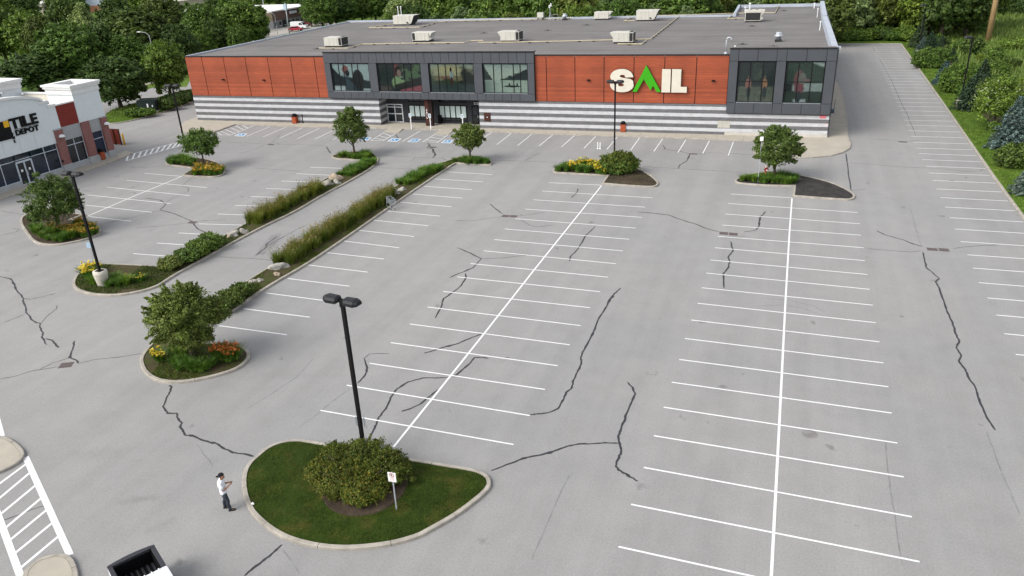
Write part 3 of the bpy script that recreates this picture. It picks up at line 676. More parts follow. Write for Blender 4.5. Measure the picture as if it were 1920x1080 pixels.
island('strip_right', [(262.5, 675), (264, 687.5), (270, 700), (282.5, 711), (300, 718), (325, 720.5), (350, 719), (387.5, 712.5), (425, 702.5), (450, 692.5), (465, 680), (470.5, 670), (467.5, 660), (457.5, 653), (442.5, 649), (410, 646), (374, 643), (376, 627), (414, 601), (502, 540.5), (575, 499), (640, 455), (726, 394.5), (790, 350), (852, 309), (856, 307.5), (892, 310), (920, 311), (925.5, 306), (917, 300), (903, 295), (880, 292.5), (858, 296), (840, 303), (812, 311), (780, 326), (755, 341), (715, 369), (505, 502.5), (480, 517.5), (300, 634), (282.5, 647.5), (270, 662.5)], weedsoil_m, 0.10)
island('strip_left', [(136, 532.5), (142.5, 517.5), (160, 507.5), (175, 500), (197.5, 496), (250, 498), (297.5, 501), (422, 443), (459, 421), (605, 339.5), (640, 321), (678, 302.5), (655, 300.5), (630, 299.5), (620, 296), (624, 292.5), (635, 289), (667, 285), (692, 287), (705, 291), (711, 299), (709, 306), (697, 317.5), (655, 342.5), (610, 365), (555, 399), (500, 424), (425, 464), (375, 492.5), (325, 520), (295, 541), (250, 552.5), (212, 557), (175, 555.5), (150, 549), (137.5, 541)], weedsoil_m, 0.10)
island('tile_tree', [(37.5, 415), (41, 407.5), (55, 401), (75, 399), (137.5, 400.5), (160, 404), (134, 413), (178, 420), (188, 427), (191, 435), (186, 442), (162, 451), (125, 459), (100, 462), (75, 460), (61, 454), (50, 440), (40, 425)], soil_m, 0.1)
island('lamp_tree', [(309, 309), (325, 312), (364, 317), (341, 330), (362, 332.5), (400, 334), (418, 330), (424, 322.5), (422, 316), (415, 309), (400, 302), (375, 297), (345, 297), (325, 300), (312, 305)], soil_m, 0.08)
island('shrub', [(1035, 322.5), (1039, 316), (1060, 308), (1090, 303), (1122, 301.5), (1160, 306), (1200, 319), (1220, 330), (1232, 340), (1236, 347), (1230, 351.5), (1217, 352.5), (1177, 350), (1128, 346), (1139, 330.5), (1120, 330), (1072, 327), (1040, 325.5)], soil_m, 0.1)
island('hydrant', [(1376, 341), (1382, 336), (1400, 329), (1430, 324), (1460, 323), (1497, 329.5), (1535, 337), (1565, 346), (1590, 357.5), (1602, 366), (1604, 371), (1600, 375), (1590, 377), (1540, 373.5), (1486, 369.5), (1488, 350.5), (1440, 350), (1400, 347), (1382, 345)], dark_mulch_m, 0.1)

# ---- concrete islands by the crosswalk
def slab(name, px, z=0.14, extra=None, smooth=2, mat=None, kind='structure'):
    P = [Vector(G(*q)[:2]) for q in px] + (extra or [])
    for _ in range(smooth): P = smooth_poly(P)
    I = offset_poly(P, 0.19)
    o = fill(name, offset_poly(P, 0.20), mat or walk_m, z - 0.006, 0.0, 1.5, None, 0.0)
    tag(o, kind=kind)
    kerb_run(P, o, inner=I, h=z + 0.004)
    ISL[name] = (o, I)
    return o
slab('crossing_island', [(-60, 812), (0, 820), (15, 822.5), (30, 831), (45, 845), (48, 852.5), (45, 862.5), (27, 876), (0, 889), (-60, 912)])
slab('crossing_island', [(36, 1120), (44, 1080), (50, 1070), (70, 1052.5), (95, 1044), (117.5, 1041), (135, 1046), (144, 1060), (149, 1080), (152, 1120)])

# ---- store pavement
TH = math.atan(0.0303); SO = Vector((0, 93.58, 0))
def S(u, v, z=0.0): return Vector((SO.x + u * math.cos(TH) - v * math.sin(TH), SO.y + u * math.sin(TH) + v * math.cos(TH), z))
front = [(410, 246), (443, 234), (475.6, 235.6), (577, 239), (754, 242.5), (820, 244.6), (851, 245.2), (921, 248), (1017, 252.3), (1197, 257.7), (1372, 264), (1424, 266), (1414, 288), (1432, 296), (1492, 298), (1522, 297), (1560, 293), (1582, 287), (1594, 279), (1596, 271), (1591, 257.5), (1585, 202), (1577.5, 170)]
P = [Vector(G(*q)[:2]) for q in front] + [S(6.5, 60).xy, S(2, 60).xy, S(2, 2).xy, S(-80, 2).xy, S(-83, 30).xy, S(-84.2, 30).xy] + [Vector(G(*q)[:2]) for q in ((345, 229), (335, 240), (345, 250), (385, 253))]
pave = fill('store_pavement', offset_poly(P, 0.17), walk_m, 0.13, 0.0, 3.0, None, 0.0)
tag(pave, kind='structure')
kerb_run(P, pave, h=0.135, seg=6.0)
for u in range(-80, 4, 3):
    B(u - .012, u + .012, -2.6 + 0.04 * abs(u) * .3, -0.05, 0.131, 0.134).xf(Matrix.Translation(SO) @ Matrix.Rotation(TH, 4, 'Z')).build('control_joint', ctrl_m, pave)
# kerb ramps
for q in (((719, 247.2), (746, 250.3), (756, 242.6), (731, 241.6)), ((813, 251.2), (840, 253.4), (851, 245), (826, 244.4))):
    P4 = GP(q)
    MB().add([(p.x, p.y, 0.0) for p in P4] + [(P4[0].x, P4[0].y, 0.012), (P4[1].x, P4[1].y, 0.012), (P4[2].x, P4[2].y, 0.138), (P4[3].x, P4[3].y, 0.138)],
             [(4, 5, 6, 7), (0, 1, 5, 4), (1, 2, 6, 5), (3, 0, 4, 7)]).build('kerb_ramp', walk_m, pave)

# ---- right verge, back verge, left grass island
def verge(name, P, mat, mound, step=2.5, kerb_pts=None, h=0.13):
    o = fill(name, P, mat, 0.11, mound, step, None, 0.03)
    tag(o, kind='structure')
    if kerb_pts:
        n = len(kerb_pts)
        I = []
        for i, p in enumerate(kerb_pts):
            d = (kerb_pts[min(i + 1, n - 1)] - kerb_pts[max(i - 1, 0)]).normalized()
            I.append(p + Vector((d.y, -d.x)) * 0.22)
        kerb_run(kerb_pts, o, seg=3.5, closed=False, inner=I, h=h)
    return o
RP = [Vector(p) for p in LOT_R]
verge('verge_lawn', [p + Vector((0.15, 0)) for p in RP] + [Vector((23.6, 184)), Vector((23.3, 150)), Vector((22.3, 110)), Vector((22.2, 80)), Vector((22.5, -30))], verge_m, 0.12, 2.0, RP)
verge('verge_lawn', [Vector((19.3, 177.5)), Vector((19.3, 181)), Vector((-20, 180)), Vector((-20, 177.5))], verge_m, 0.15, 2.0, [RP[-1], Vector((-20, 177.2))])
bed = fill('planting_bed', [Vector(p) for p in ((22.0, -30), (22.0, 80), (22.1, 110), (23.1, 150), (23.4, 182), (25.2, 182), (24.6, 110), (24.4, -30))], soil_m, 0.16, 0.1, 2.5); tag(bed, kind='structure')
GL = [Vector(G(*q)[:2]) for q in ((196, 234), (225, 231.5), (250, 226.5), (300, 214), (345, 198.5), (400, 175), (420, 160), (357, 168.5), (290, 186), (250, 196), (195, 211))]
GL = smooth_poly(GL)
o = fill('verge_lawn', offset_poly(GL, 0.15), verge_m, 0.12, 0.35, 1.5); tag(o, kind='structure'); kerb_run(GL, o, seg=4.0)
# public footway and lawn across the street
ribbon([Vector(G(*q)) for q in ((190, 178), (230, 168), (267, 160), (290, 154), (350, 138), (420, 118))], 1.6, 0.03).build('footway', walk_m)
bpy.data.objects['footway']['kind'] = 'structure'
# paved yard in front of the brick unit far behind
ybp = [G(*q) for q in ((470, 78), (560, 58), (640, 46), (600, 36), (510, 53), (478, 62))]
yard = sheet('far_yard', [(p.x, p.y) for p in ybp], -0.01, M('pale_yard_concrete', (0.36, 0.34, 0.31), 0.9, 0.1, 0.3))
# ================================================================== THE LARGE STORE (local frame: x along the front, y inward, z up)
store = thing('outdoor_store', 'large flat-roofed store with orange wood cladding, charcoal boxes and striped block base', 'store', SO, TH)
ZR = 9.0                                   # roof level
UL, UR, DB = -82.15, 4.05, 47.5
GB = (-59.6, -30.35); GC = (-7.25, 4.05)   # the two charcoal boxes
# core
MB().prism([(UL + .1, .35), (-52.55, .35), (-52.55, 2.25), (-37.9, 2.25), (-37.9, .35), (UR - .1, .35), (5.2, 64), (-9.2, 64), (-9.2, DB), (UL + .1, DB)], 0, 3.66).build('core_wall', dark_gap, store)
MB().prism([(UL + .1, .12), (UR - .1, .12), (5.2, 64), (-9.2, 64), (-9.2, DB), (UL + .1, DB)], 3.66, ZR - .02).build('core_wall', dark_gap, store)
# roof deck with parapets
rf = MB().prism([(UL + .1, .1), (UR - .1, .1), (5.3, 64), (-9.2, 64), (-9.2, DB), (UL + .1, DB)], ZR - .015, ZR).build('roof', roof_m, store)
def para(x0, x1, y0, y1, z0, z1, m): return B(x0, x1, y0, y1, z0, z1).build('coping', m, rf)
para(UL - .02, GB[0], -.03, .28, ZR + .06, ZR + .19, flash_m); para(GB[1], GC[0], -.03, .28, ZR + .18, ZR + .31, flash_m)
para(UL - .03, UL + .32, .28, DB - .02, ZR - .2, ZR + .22, coping_m)
para(UL - .03, -9.4, DB - .02, DB + .3, ZR - .2, ZR + .32, coping_m); para(-9.4, -9.0, DB - .02, 64, ZR - .2, ZR + .55, coping_m); para(-9.4, 5.6, 64, 64.3, ZR - .2, ZR + .5, coping_m)
for a, b_, z in (((4.05, .3), (4.55, 36), 1.02), ((4.6, 38), (5.35, 64), 1.02)):   # broad right-hand coping in two lengths
    MB().prism([(a[0] - .55, a[1]), (a[0] + .12, a[1]), (b_[0] + .12, b_[1]), (b_[0] - .55, b_[1])], ZR - .05, ZR + z - .1).build('coping', coping_m, rf)
B(3.9, 4.35, -.05, .35, ZR + .8, ZR + 1.12).build('coping', coping_m, rf)
# side and back walls in cladding
MB().prism([(UR + .02, .2), (UR + .14, .2), (5.42, 64.1), (5.3, 64.1)], 0, ZR + .8).build('side_wall', panel_m, store)
B(UL - .02, UL + .1, .3, DB + .1, 3.66, ZR - .22).build('side_wall', wood_m, store)
B(UL - .02, UL + .1, .3, DB + .1, 0, 3.66).build('side_wall', blk_grey, store)
# block courses: alternating bands, each one a part
COURSES = [(0.0, .47, 'g'), (.47, .88, 'w'), (.88, 1.32, 'g'), (1.32, 1.72, 'w'), (1.72, 2.16, 'g'), (2.16, 2.57, 'w'), (2.57, 2.99, 'g'), (2.99, 3.38, 'w'), (3.38, 3.66, 'g')]
for z0, z1, c in COURSES:
    m = blk_white if c == 'w' else blk_grey
    pr = 0.0 if c == 'w' else 0.012        # grey courses sit a little back
    B(UL, -52.25, pr, .34, z0 + .004, z1 - .004).build('block_course', m, store)
    B(-52.59, -52.25 - pr, .34, 2.2, z0 + .004, z1 - .004).build('block_course', m, store)
    z1r = min(z1, 2.74)
    B(-38.0, GC[0], pr, .34, z0 + .004, z1 - .004).build('block_course', m, store)
    if z0 < 2.7:
        B(GC[0], UR, pr, .34, z0 + .004, z1r - .004).build('block_course', plinth_m if z0 == 0 else m, store)
B(GC[0] + .2, UR + .03, -.02, .0, 0, .44).build('plinth', plinth_m, store)
B(-8.1, -6.7, -.008, 0, .93, 1.75).build('repaired_blocks', M('unpainted_block', (0.42, 0.41, 0.36), 0.9, 0.15), store)
# entrance recess: dark back wall, doors, filmed windows, ceiling, rusted steel pillar
B(-52.25, -38.0, 2.2, 2.3, 0, 3.66).build('recess_wall', M('charcoal_render', (0.035, 0.037, 0.042), 0.85, 0.12), store)
B(-52.25, -38.0, .3, 2.2, 3.6, 3.66).build('recess_ceiling', dark_gap, store)
def glazing(parent, x0, x1, z0, z1, y, bars, pane_m, fr=frame_dark, bw=.05, sill=0.0, hbars=()):
    w = thing('window', None, None); w.parent = parent
    e = bpy.data.objects[w.name]
    xs = [x0] + list(bars) + [x1]; zs = [z0] + list(hbars) + [z1]
    for i in range(len(xs) - 1):
        for j in range(len(zs) - 1):
            B(xs[i] + bw / 2, xs[i + 1] - bw / 2, y - .012, y, zs[j] + bw / 2, zs[j + 1] - bw / 2).build('pane', pane_m if not callable(pane_m) else pane_m(i, j), w)
    f = MB()
    for x in xs: f.box(x - bw / 2, x + bw / 2, y - .06, y - .001, z0 - bw / 2, z1 + bw / 2)
    for i in range(len(xs) - 1):
        for z in zs: f.box(xs[i] + bw / 2 + .001, xs[i + 1] - bw / 2 - .001, y - .055, y - .002, z - bw / 2, z + bw / 2)
    f.build('frame', fr, w)
    return w
YR = 2.19
glazing(store, -52.2, -49.95, .13, 2.5, YR, [-51.07], glass_dark, M('door_aluminium', (0.62, 0.64, 0.66), 0.4), .13, hbars=[1.25, 2.15])
glazing(store, -48.92, -46.55, .55, 2.42, YR, [-48.13, -47.34], lambda i, j: glass_blind if j else glass_dark, frame_dark, .12, hbars=[.9])
glazing(store, -48.92, -46.55, 2.95, 3.35, YR, [-48.13, -47.34], glass_dark, frame_dark, .1)
glazing(store, -44.5, -40.62, .48, 2.48, YR, [-43.72, -42.95, -42.17, -41.4], lambda i, j: glass_blind if j else glass_dark, frame_dark, .12, hbars=[.85])
glazing(store, -44.5, -40.62, 2.95, 3.35, YR, [-43.72, -42.95, -42.17, -41.4], glass_dark, frame_dark, .1)
dr = glazing(store, -39.8, -38.95, .13, 2.46, YR, [], glass_dark, frame_dark, .12, hbars=[1.2])
B(-39.05, -38.98, YR - .1, YR - .04, 1.0, 1.25).build('handle', galv_m, dr)
B(-45.75, -45.2, .25, .8, .1, 3.68).build('pillar', rust_m, store)
B(-45.18, -44.75, .3, .8, .1, 3.68).build('pillar', M('dark_rusted_steel', (0.02, 0.008, 0.007), 0.8, 0.3), store)
B(-44.6, -44.2, YR - .5, YR - .05, .1, 1.2).build('entrance_bin', black_p, store)
# a small text helper: letters become meshes from Blender's built-in face
def letter(ch, size, depth, bold=0.0):
    cu = bpy.data.curves.new('t', 'FONT'); cu.body = ch; cu.size = size; cu.extrude = depth / 2; cu.offset = bold; cu.align_x = 'LEFT'
    ob = bpy.data.objects.new('t', cu); col.objects.link(ob)
    bpy.context.view_layer.update()
    me = bpy.data.meshes.new_from_object(ob.evaluated_get(bpy.context.evaluated_depsgraph_get()))
    bpy.data.objects.remove(ob, do_unlink=True)
    return me
def put_text(word, parent, x, y, z, height, mat, depth=.05, bold=0.0, width=None, name='letter', vertical=False, flip=False):
    """stand a word up in the xz plane facing -y, scaled so capitals are `height` tall (and the word `width` wide)"""
    mes = []; X = 0.0; items = []
    for ch in word:
        me = letter(ch, 1.0, 0.1, bold)
        xs = [v.co.x for v in me.vertices]; ys = [v.co.y for v in me.vertices]
        items.append((me, min(xs), max(xs), min(ys), max(ys)))
    gap = 0.07
    tot = sum(i[2] - i[1] for i in items) + gap * (len(items) - 1)
    hy = max(i[4] for i in items) - min(0, min(i[3] for i in items))
    sy = height / hy; sx = sy if width is None else width / tot
    for me, a, b_, c_, d_ in items:
        for v in me.vertices:
            vx, vy, vz = v.co
            if vertical: v.co = (x + (vx - (a + b_) / 2) * sx, y - (vz + .05) * depth / .1, z + (vy) * sy - X)
            else: v.co = (x + X + (vx - a) * sx, y - (vz + .05) * depth / .1, z + (vy - min(0, c_)) * sy)
        me.update()
        link(name, me, mat, parent)
        X += (height * 1.25) if vertical else (b_ - a + gap) * sx
put_text('SAIL', store, -45.47, .24, 2.1, .26, white_p, .03, .02, vertical=True)
put_text('220', store, -39.5, YR - .03, 2.68, .3, white_p, .03, .01)
# wall fittings: notice board, fire-route sign, small lamps, vents
B(-37.35, -36.5, -.07, 0, 1.05, 2.1).build('notice_board', rust_m, store)
B(-36.98, -36.85, -.08, -.07, 1.5, 1.6).build('notice_mark', white_p, store)
B(3.05, 3.7, -.03, 0, 2.32, 2.6).build('warning_sign', M('red_notice', (0.62, 0.05, 0.08), 0.5), store)
B(3.1, 3.65, -.036, -.03, 2.42, 2.52).build('warning_sign', M('pink_notice', (0.75, 0.32, 0.36), 0.5), store)
B(3.75, 3.95, -.02, 0, 1.5, 1.72).build('warning_sign', M('pale_notice', (0.7, 0.5, 0.5), 0.5), store)
for u, z in ((-76.3, 5.9), (-69.6, 5.9), (-23.6, 6.25), (-8.9, 6.3)):
    MB().box(u - .18, u + .18, -.25, -.02, z, z + .16).box(u - .05, u + .05, -.03, .05, z + .02, z + .1).build('wall_lamp', black_p, store)
# orange cladding panels, each its own part between shadow joints
LJ = [UL, -79.32, -75.7, -72.1, -68.5, -64.85, -61.2, GB[0]]; RJ = [GB[1], -28.9, -25.3, -21.72, -18.13, -14.53, -10.89, GC[0]]
for J, zt in ((LJ, ZR + .055), (RJ, ZR + .175)):
    for a, b_ in zip(J, J[1:]):
        B(a + .045, b_ - .045, 0, .1, 3.71, zt).build('cladding_panel', wood_m, store)
# charcoal boxes: panels proud of a dark backing, windows with printed film
def vcol_print(name, parent, x0, x1, z0, z1, y, fn, nx=150, nz=96):
    xs = np.linspace(0, 1, nx + 1); zs = np.linspace(0, 1, nz + 1)
    U, V = np.meshgrid(xs, zs)
    vs = np.stack([x0 + U * (x1 - x0), np.full_like(U, y), z0 + V * (z1 - z0)], -1).reshape(-1, 3)
    idx = np.arange((nx + 1) * (nz + 1)).reshape(nz + 1, nx + 1)
    fs = np.stack([idx[:-1, :-1], idx[:-1, 1:], idx[1:, 1:], idx[1:, :-1]], -1).reshape(-1, 4)
    me = bpy.data.meshes.new(name); me.from_pydata(vs.tolist(), [], fs.tolist())
    c = fn(U, V).reshape(-1, 3); gr_ = c.mean(1, keepdims=True); nz_ = .75 + .5 * vnoise(U, V, 38, 31).reshape(-1, 1)
    c = np.clip((gr_ * .42 + c * .58) * nz_ * [.42, .50, .51], 0, 1)
    ca = me.color_attributes.new('print', 'FLOAT_COLOR', 'POINT')
    ca.data.foreach_set('color', np.concatenate([c, np.ones((len(c), 1))], 1).ravel())
    me.update()
    return link(name, me, print_m, parent)
def vnoise(U, V, s, seed=0):
    r = np.random.default_rng(seed); n = 64; g = r.random((n, n))
    out = 0; amp = 1; tot = 0
    for o in range(4):
        x = (U * s * 2 ** o) % (n - 1); y = (V * s * 2 ** o) % (n - 1)
        i = x.astype(int); j = y.astype(int); fx = x - i; fy = y - j
        fx = fx * fx * (3 - 2 * fx); fy = fy * fy * (3 - 2 * fy)
        out = out + amp * (g[j, i] * (1 - fx) * (1 - fy) + g[j, i + 1] * fx * (1 - fy) + g[j + 1, i] * (1 - fx) * fy + g[j + 1, i + 1] * fx * fy)
        tot += amp; amp *= .55
    return out / tot
def L3(*c): return np.array(c)
def lay(base, mask, c): 
    m = np.clip(mask, 0, 1)[..., None]; return base * (1 - m) + np.asarray(c) * m
def ss(a, b_, x): t = np.clip((x - a) / (b_ - a), 0, 1); return t * t * (3 - 2 * t)
def disc(U, V, cx, cy, rx, ry, soft=.12): return 1 - ss(1 - soft, 1 + soft, np.sqrt(((U - cx) / rx) ** 2 + ((V - cy) / ry) ** 2))
def print_campers(U, V):
    n = vnoise(U, V, 7, 1)
    b = np.ones(U.shape + (3,)) * L3(.30, .40, .38) * (.85 + .3 * n)[..., None]
    b = lay(b, 1 - ss(.52, .60, V + .25 * U - .12 * n), L3(.014, .03, .035))
    b = lay(b, 1 - ss(-.02, .02, V - .86 + 1.6 * U), L3(.02, .03, .035))
    b = lay(b, disc(U, V, .68, .42, .15, .36), L3(.012, .016, .018))
    b = lay(b, (1 - ss(-.02, .03, (V - .5) + (U - .35) * 1.4)) * ss(.3, .36, U) * (1 - ss(.55, .62, U)), L3(.03, .065, .085))
    b = lay(b, disc(U, V, .35, .78, .085, .16), L3(.30, .06, .04)); b = lay(b, disc(U, V, .40, .64, .06, .12), L3(.015, .02, .03))
    b = lay(b, (1 - ss(.12, .2, V)) * (1 - ss(.28, .36, U)), L3(.42, .46, .46)); b = lay(b, (1 - ss(.05, .1, V)) * ss(.78, .82, U), L3(.34, .40, .38))
    return b * (.8 + .4 * vnoise(U, V, 20, 5))[..., None]
def print_canoe(U, V):
    n = vnoise(U, V, 9, 2)
    b = np.ones(U.shape + (3,)) * L3(.02, .035, .035)
    b = lay(b, ss(.45, .6, U) * ss(.42, .6, n), L3(.07, .15, .05))
    b = lay(b, ss(.36, .39, U) * (1 - ss(.47, .5, U)) * ss(.45, .55, V), L3(.22, .03, .03))
    b = lay(b, disc(U, V, .47, .30, .17, .27), L3(.20, .32, .09)); b = lay(b, disc(U, V, .47, .72, .075, .2), L3(.02, .012, .01))
    b = lay(b, disc(U, V, .485, .66, .05, .13), L3(.25, .13, .09)); b = lay(b, disc(U, V, .56, .46, .05, .05), L3(.03, .06, .05))
    b = lay(b, 1 - ss(-.03, .03, V - (.08 + .45 * U)) if False else (1 - ss(-.03, .03, V - (.42 * U + .08))) * ss(.28, .4, U), L3(.018, .022, .022))
    b = lay(b, (1 - ss(-.02, .02, V - (.34 * U - .12))) * ss(.45, .52, U), L3(.33, .02, .05))
    b = lay(b, (1 - ss(.12, .22, V)) * (1 - ss(.2, .3, U)), L3(.09, .06, .05))
    return b * (.7 + .6 * vnoise(U, V, 24, 6))[..., None]
def print_hiker(U, V):
    n = vnoise(U, V, 9, 3)
    b = np.ones(U.shape + (3,)) * L3(.34, .33, .17); b = lay(b, ss(.7, 1.1, V), L3(.22, .30, .25)); b = lay(b, disc(U, V, .45, .78, .35, .18, .6), L3(.42, .34, .10))
    b = lay(b, 1 - ss(.60, .64, V + .1 * n), L3(.20, .15, .05)); b = lay(b, (1 - ss(.5, .62, V)) * ss(.45, .55, n), L3(.26, .07, .03))
    b = lay(b, 1 - ss(.38, .46, V - .2 * n + .1), L3(.035, .06, .025)); b = lay(b, 1 - ss(.04, .2, U + .35 * n - .14 * (1 - V)), L3(.04, .085, .05))
    b = lay(b, ss(.62, .75, U + .3 * (n - .5)) * (1 - ss(.6, .95, V - .4 * (n - .4))), L3(.014, .026, .02))
    b = lay(b, (1 - ss(.2, .35, V)), L3(.025, .055, .05))
    b = lay(b, disc(U, V, .49, .6, .04, .16), L3(.22, .29, .30)); b = lay(b, disc(U, V, .48, .8, .025, .075), L3(.035, .02, .015)); b = lay(b, disc(U, V, .49, .38, .032, .16), L3(.07, .02, .02))
    return b * (.75 + .5 * vnoise(U, V, 24, 7))[..., None]
def print_lake(U, V):
    n = vnoise(U, V, 12, 4)
    b = np.ones(U.shape + (3,)) * L3(.40, .46, .33); b = lay(b, ss(.6, 1.05, V), L3(.27, .36, .32))
    b = lay(b, (1 - ss(-.03, .03, V - (.38 + .62 * np.clip(U - .28, 0, 1) + .14 * (n - .5)))) * ss(.28, .34, U), L3(.02, .04, .04)); b = lay(b, (1 - ss(-.03, .03, V - (.84 - 2.6 * U + .2 * n))), L3(.025, .045, .04))
    b = lay(b, (1 - ss(.44, .54, V)) * (1 - ss(.42, .45, V)) + 0 * U, L3(.34, .42, .31)); b = lay(b, (1 - ss(.40, .43, V)) * (1 - ss(.0, .35, U)), L3(.15, .22, .19))
    b = lay(b, disc(U, V, .64, .22, .20, .035), L3(.02, .03, .03)); b = lay(b, disc(U, V, .58, .28, .02, .06), L3(.03, .04, .04)); b = lay(b, disc(U, V, .76, .28, .02, .06), L3(.03, .04, .04))
    return b * (.85 + .3 * vnoise(U, V, 26, 8))[..., None]
def print_meadow(U, V):
    n = vnoise(U, V, 8, 9)
    b = np.ones(U.shape + (3,)) * L3(.028, .042, .042); b = lay(b, ss(.35, .5, U) * (1 - ss(.6, .7, U)) * ss(.45, .7, n) * ss(.5, .6, V), L3(.055, .085, .05))
    b = lay(b, 1 - ss(.34, .42, V), L3(.10, .115, .075)); b = lay(b, (1 - ss(.3, .4, V)) * ss(.5, .65, n), L3(.15, .145, .10))
    for cx, c in ((.29, (.36, .085, .055)), (.74, (.38, .13, .025))):
        b = lay(b, disc(U, V, cx, .45, .085, .14), L3(*c)); b = lay(b, disc(U, V, cx + .01, .62, .035, .05), L3(.12, .09, .08)); b = lay(b, disc(U, V, cx + .02, .24, .06, .14), L3(.035, .05, .055))
    return b * (.7 + .6 * vnoise(U, V, 26, 10))[..., None]
def print_angler(U, V):
    n = vnoise(U, V, 8, 11)
    b = np.ones(U.shape + (3,)) * L3(.03, .065, .045); b = lay(b, ss(-.02, .04, V - (1.05 - .32 * (U - .5)) + .06 * n) * ss(.5, .55, U), L3(.30, .38, .34))
    b = lay(b, (1 - ss(.46, .49, V)) * ss(.25, .27, V), L3(.24, .29, .26)); b = lay(b, (1 - ss(.46, .5, V)) * (1 - ss(.22, .3, U + .1 * n)), L3(.02, .03, .03))
    b = lay(b, (1 - ss(.22, .27, V - .05 * n)), L3(.025, .05, .035)); b = lay(b, (1 - ss(.05, .1, V)) * ss(.2, .3, U) * (1 - ss(.55, .62, U)), L3(.32, .36, .34))
    b = lay(b, disc(U, V, .36, .55, .15, .24), L3(.20, .05, .05)); b = lay(b, disc(U, V, .44, .6, .10, .14), L3(.15, .14, .11)); b = lay(b, disc(U, V, .38, .34, .13, .12), L3(.22, .03, .045))
    b = lay(b, disc(U, V, .38, .13, .07, .14), L3(.02, .035, .04)); b = lay(b, disc(U, V, .56, .55, .10, .04), L3(.20, .09, .08)); b = lay(b, disc(U, V, .335, .77, .035, .05), L3(.15, .09, .08))
    return b * (.75 + .5 * vnoise(U, V, 26, 12))[..., None]
def box_facade(g, zb, zt, wins, z0, z1, bands, bw):
    """wins: (x0, x1, mullions, rails, print)"""
    yb, yp = -.05, -.36
    B(g[0], g[1], yb, .1, zb + .02, zt).build('box_backing', dark_gap, store)
    B(g[0] - .03, g[1] + .03, yp - .06, .35, zt, zt + .14).build('flashing', flash_m, store)
    B(g[0] - .03, g[1] + .03, yp + .1, .6, zt + .14, zt + .17).build('flashing', roof_m, store)
    gp = .022
    def panel(x0, x1, a, b_): B(x0 + gp, x1 - gp, yp, yb + .01, a + gp, b_ - gp).build('metal_panel', panel_m, store)
    for (a, b_), js in bands:
        xs = [g[0]] + js + [g[1]]
        for i in range(len(xs) - 1): panel(xs[i], xs[i + 1], a, b_)
    ed = [g[0]] + [e for w in wins for e in w[:2]] + [g[1]]
    for i in range(0, len(ed), 2): panel(ed[i], ed[i + 1], z0, z1)
    for x0, x1, mu, rails, fn in wins:
        w = thing('window', None, None); w.parent = store
        y = -.16
        B(x0, x1, y + .02, yb, z0, z1).build('reveal', frame_dark, w)
        vcol_print('window_print', w, x0 + .16, x1 - .1, z0 + .12, z1 - .1, y, fn)
        f = MB()
        for x in mu: f.box(x - .045, x + .045, y - .05, y - .004, z0 + .06, z1 - .06)
        f.box(x0 + .04, x0 + .17, y - .08, y, z0, z1); f.box(x1 - .1, x1 - .03, y - .08, y, z0, z1); f.box(x0 + .17, x1 - .1, y - .08, y, z1 - .12, z1 - .02); f.box(x0 + .17, x1 - .1, y - .08, y, z0 + .02, z0 + .12)
        for z in rails: f.box(x0 + .17, x1 - .1, y - .04, y - .006, z - .03, z + .03)
        f.build('frame', frame_dark, w)
        B(x0 + .05, x1 - .05, yp - .03, -.17, z0 - .02, z0 + .06).build('sill', M('sill_' + fn.__name__[6:], (0.18, 0.2, 0.22), 0.5), w)
def mull(x0, x1, fr): return [x0 + (x1 - x0) * f for f in fr]
js = [GB[0] + 1.1 + 1.13 * i for i in range(1, 25)]
wb = [(-58.7, -53.0, print_campers, (.2, .33, .55, .70)), (-51.85, -45.58, print_canoe, (.21, .38, .61, .77)), (-44.48, -38.3, print_hiker, (.21, .37, .61, .78)), (-37.14, -31.2, print_lake, (.24, .42, .68, .83))]
wins = [(a, b_, mull(a, b_, f), (), fn) for a, b_, fn, f in wb]
box_facade(GB, 3.68, 9.62, wins, 4.62, 8.32, [((8.32, 9.62), js), ((3.72, 4.62), [x + .2 for x in js[:-1]])], .05)
wins = [(-6.28, -2.16, mull(-6.28, -2.16, (.335, .67)), (6.35,), print_meadow), (-1.13, 3.0, mull(-1.13, 3.0, (.335, .67)), (6.35,), print_angler)]
box_facade(GC, 2.74, 9.92, wins, 3.98, 8.62, [((8.62, 9.92), [-6.28, -4.2, -2.16, -1.13, .95, 3.0]), ((2.76, 3.98), [-6.28, -4.2, -2.16, -1.13, .95, 3.0])], .05)
# side bracket (security camera mast and box) on the right-hand wall
MB().box(UR + .1, UR + .55, 1.6, 2.1, 2.55, 3.0).box(UR + .5, UR + .56, 1.6, 1.66, 2.6, 4.1).build('wall_bracket', M('blue_grey_steel', (0.05, 0.075, 0.11), 0.5), store)

# ---- channel letters: S A I L, each a part with its own face and returns
sign = thing('channel_letter_sign', 'large raised sign spelling SAIL in cream and green on the orange cladding', 'sign', S(0, 0, 0), TH)
def chan(poly, holes, mat):
    o = MB().prism_y(poly, -.34, -.30).build('letter', mat, sign)
    MB().prism_y(poly, -.30, -.0).build('return', sign_side, o)
    return o
Sx0, Sz0, Sw, Sh = -20.92, 4.99, 2.86, 2.71
def sp(x, z): return (Sx0 + x * Sw, Sz0 + z * Sh)
def arc(cx, cz, rx, rz, a0, a1, n=14): return [(cx + rx * math.cos(math.radians(a0 + (a1 - a0) * i / n)), cz + rz * math.sin(math.radians(a0 + (a1 - a0) * i / n))) for i in range(n + 1)]
s_out = arc(.50, .635, .46, .365, 2, 90) + arc(.50, .64, .50, .36, 92, 178) + arc(.36, .60, .355, .20, 190, 262, 8)   # outer top bowl, round to the left waist
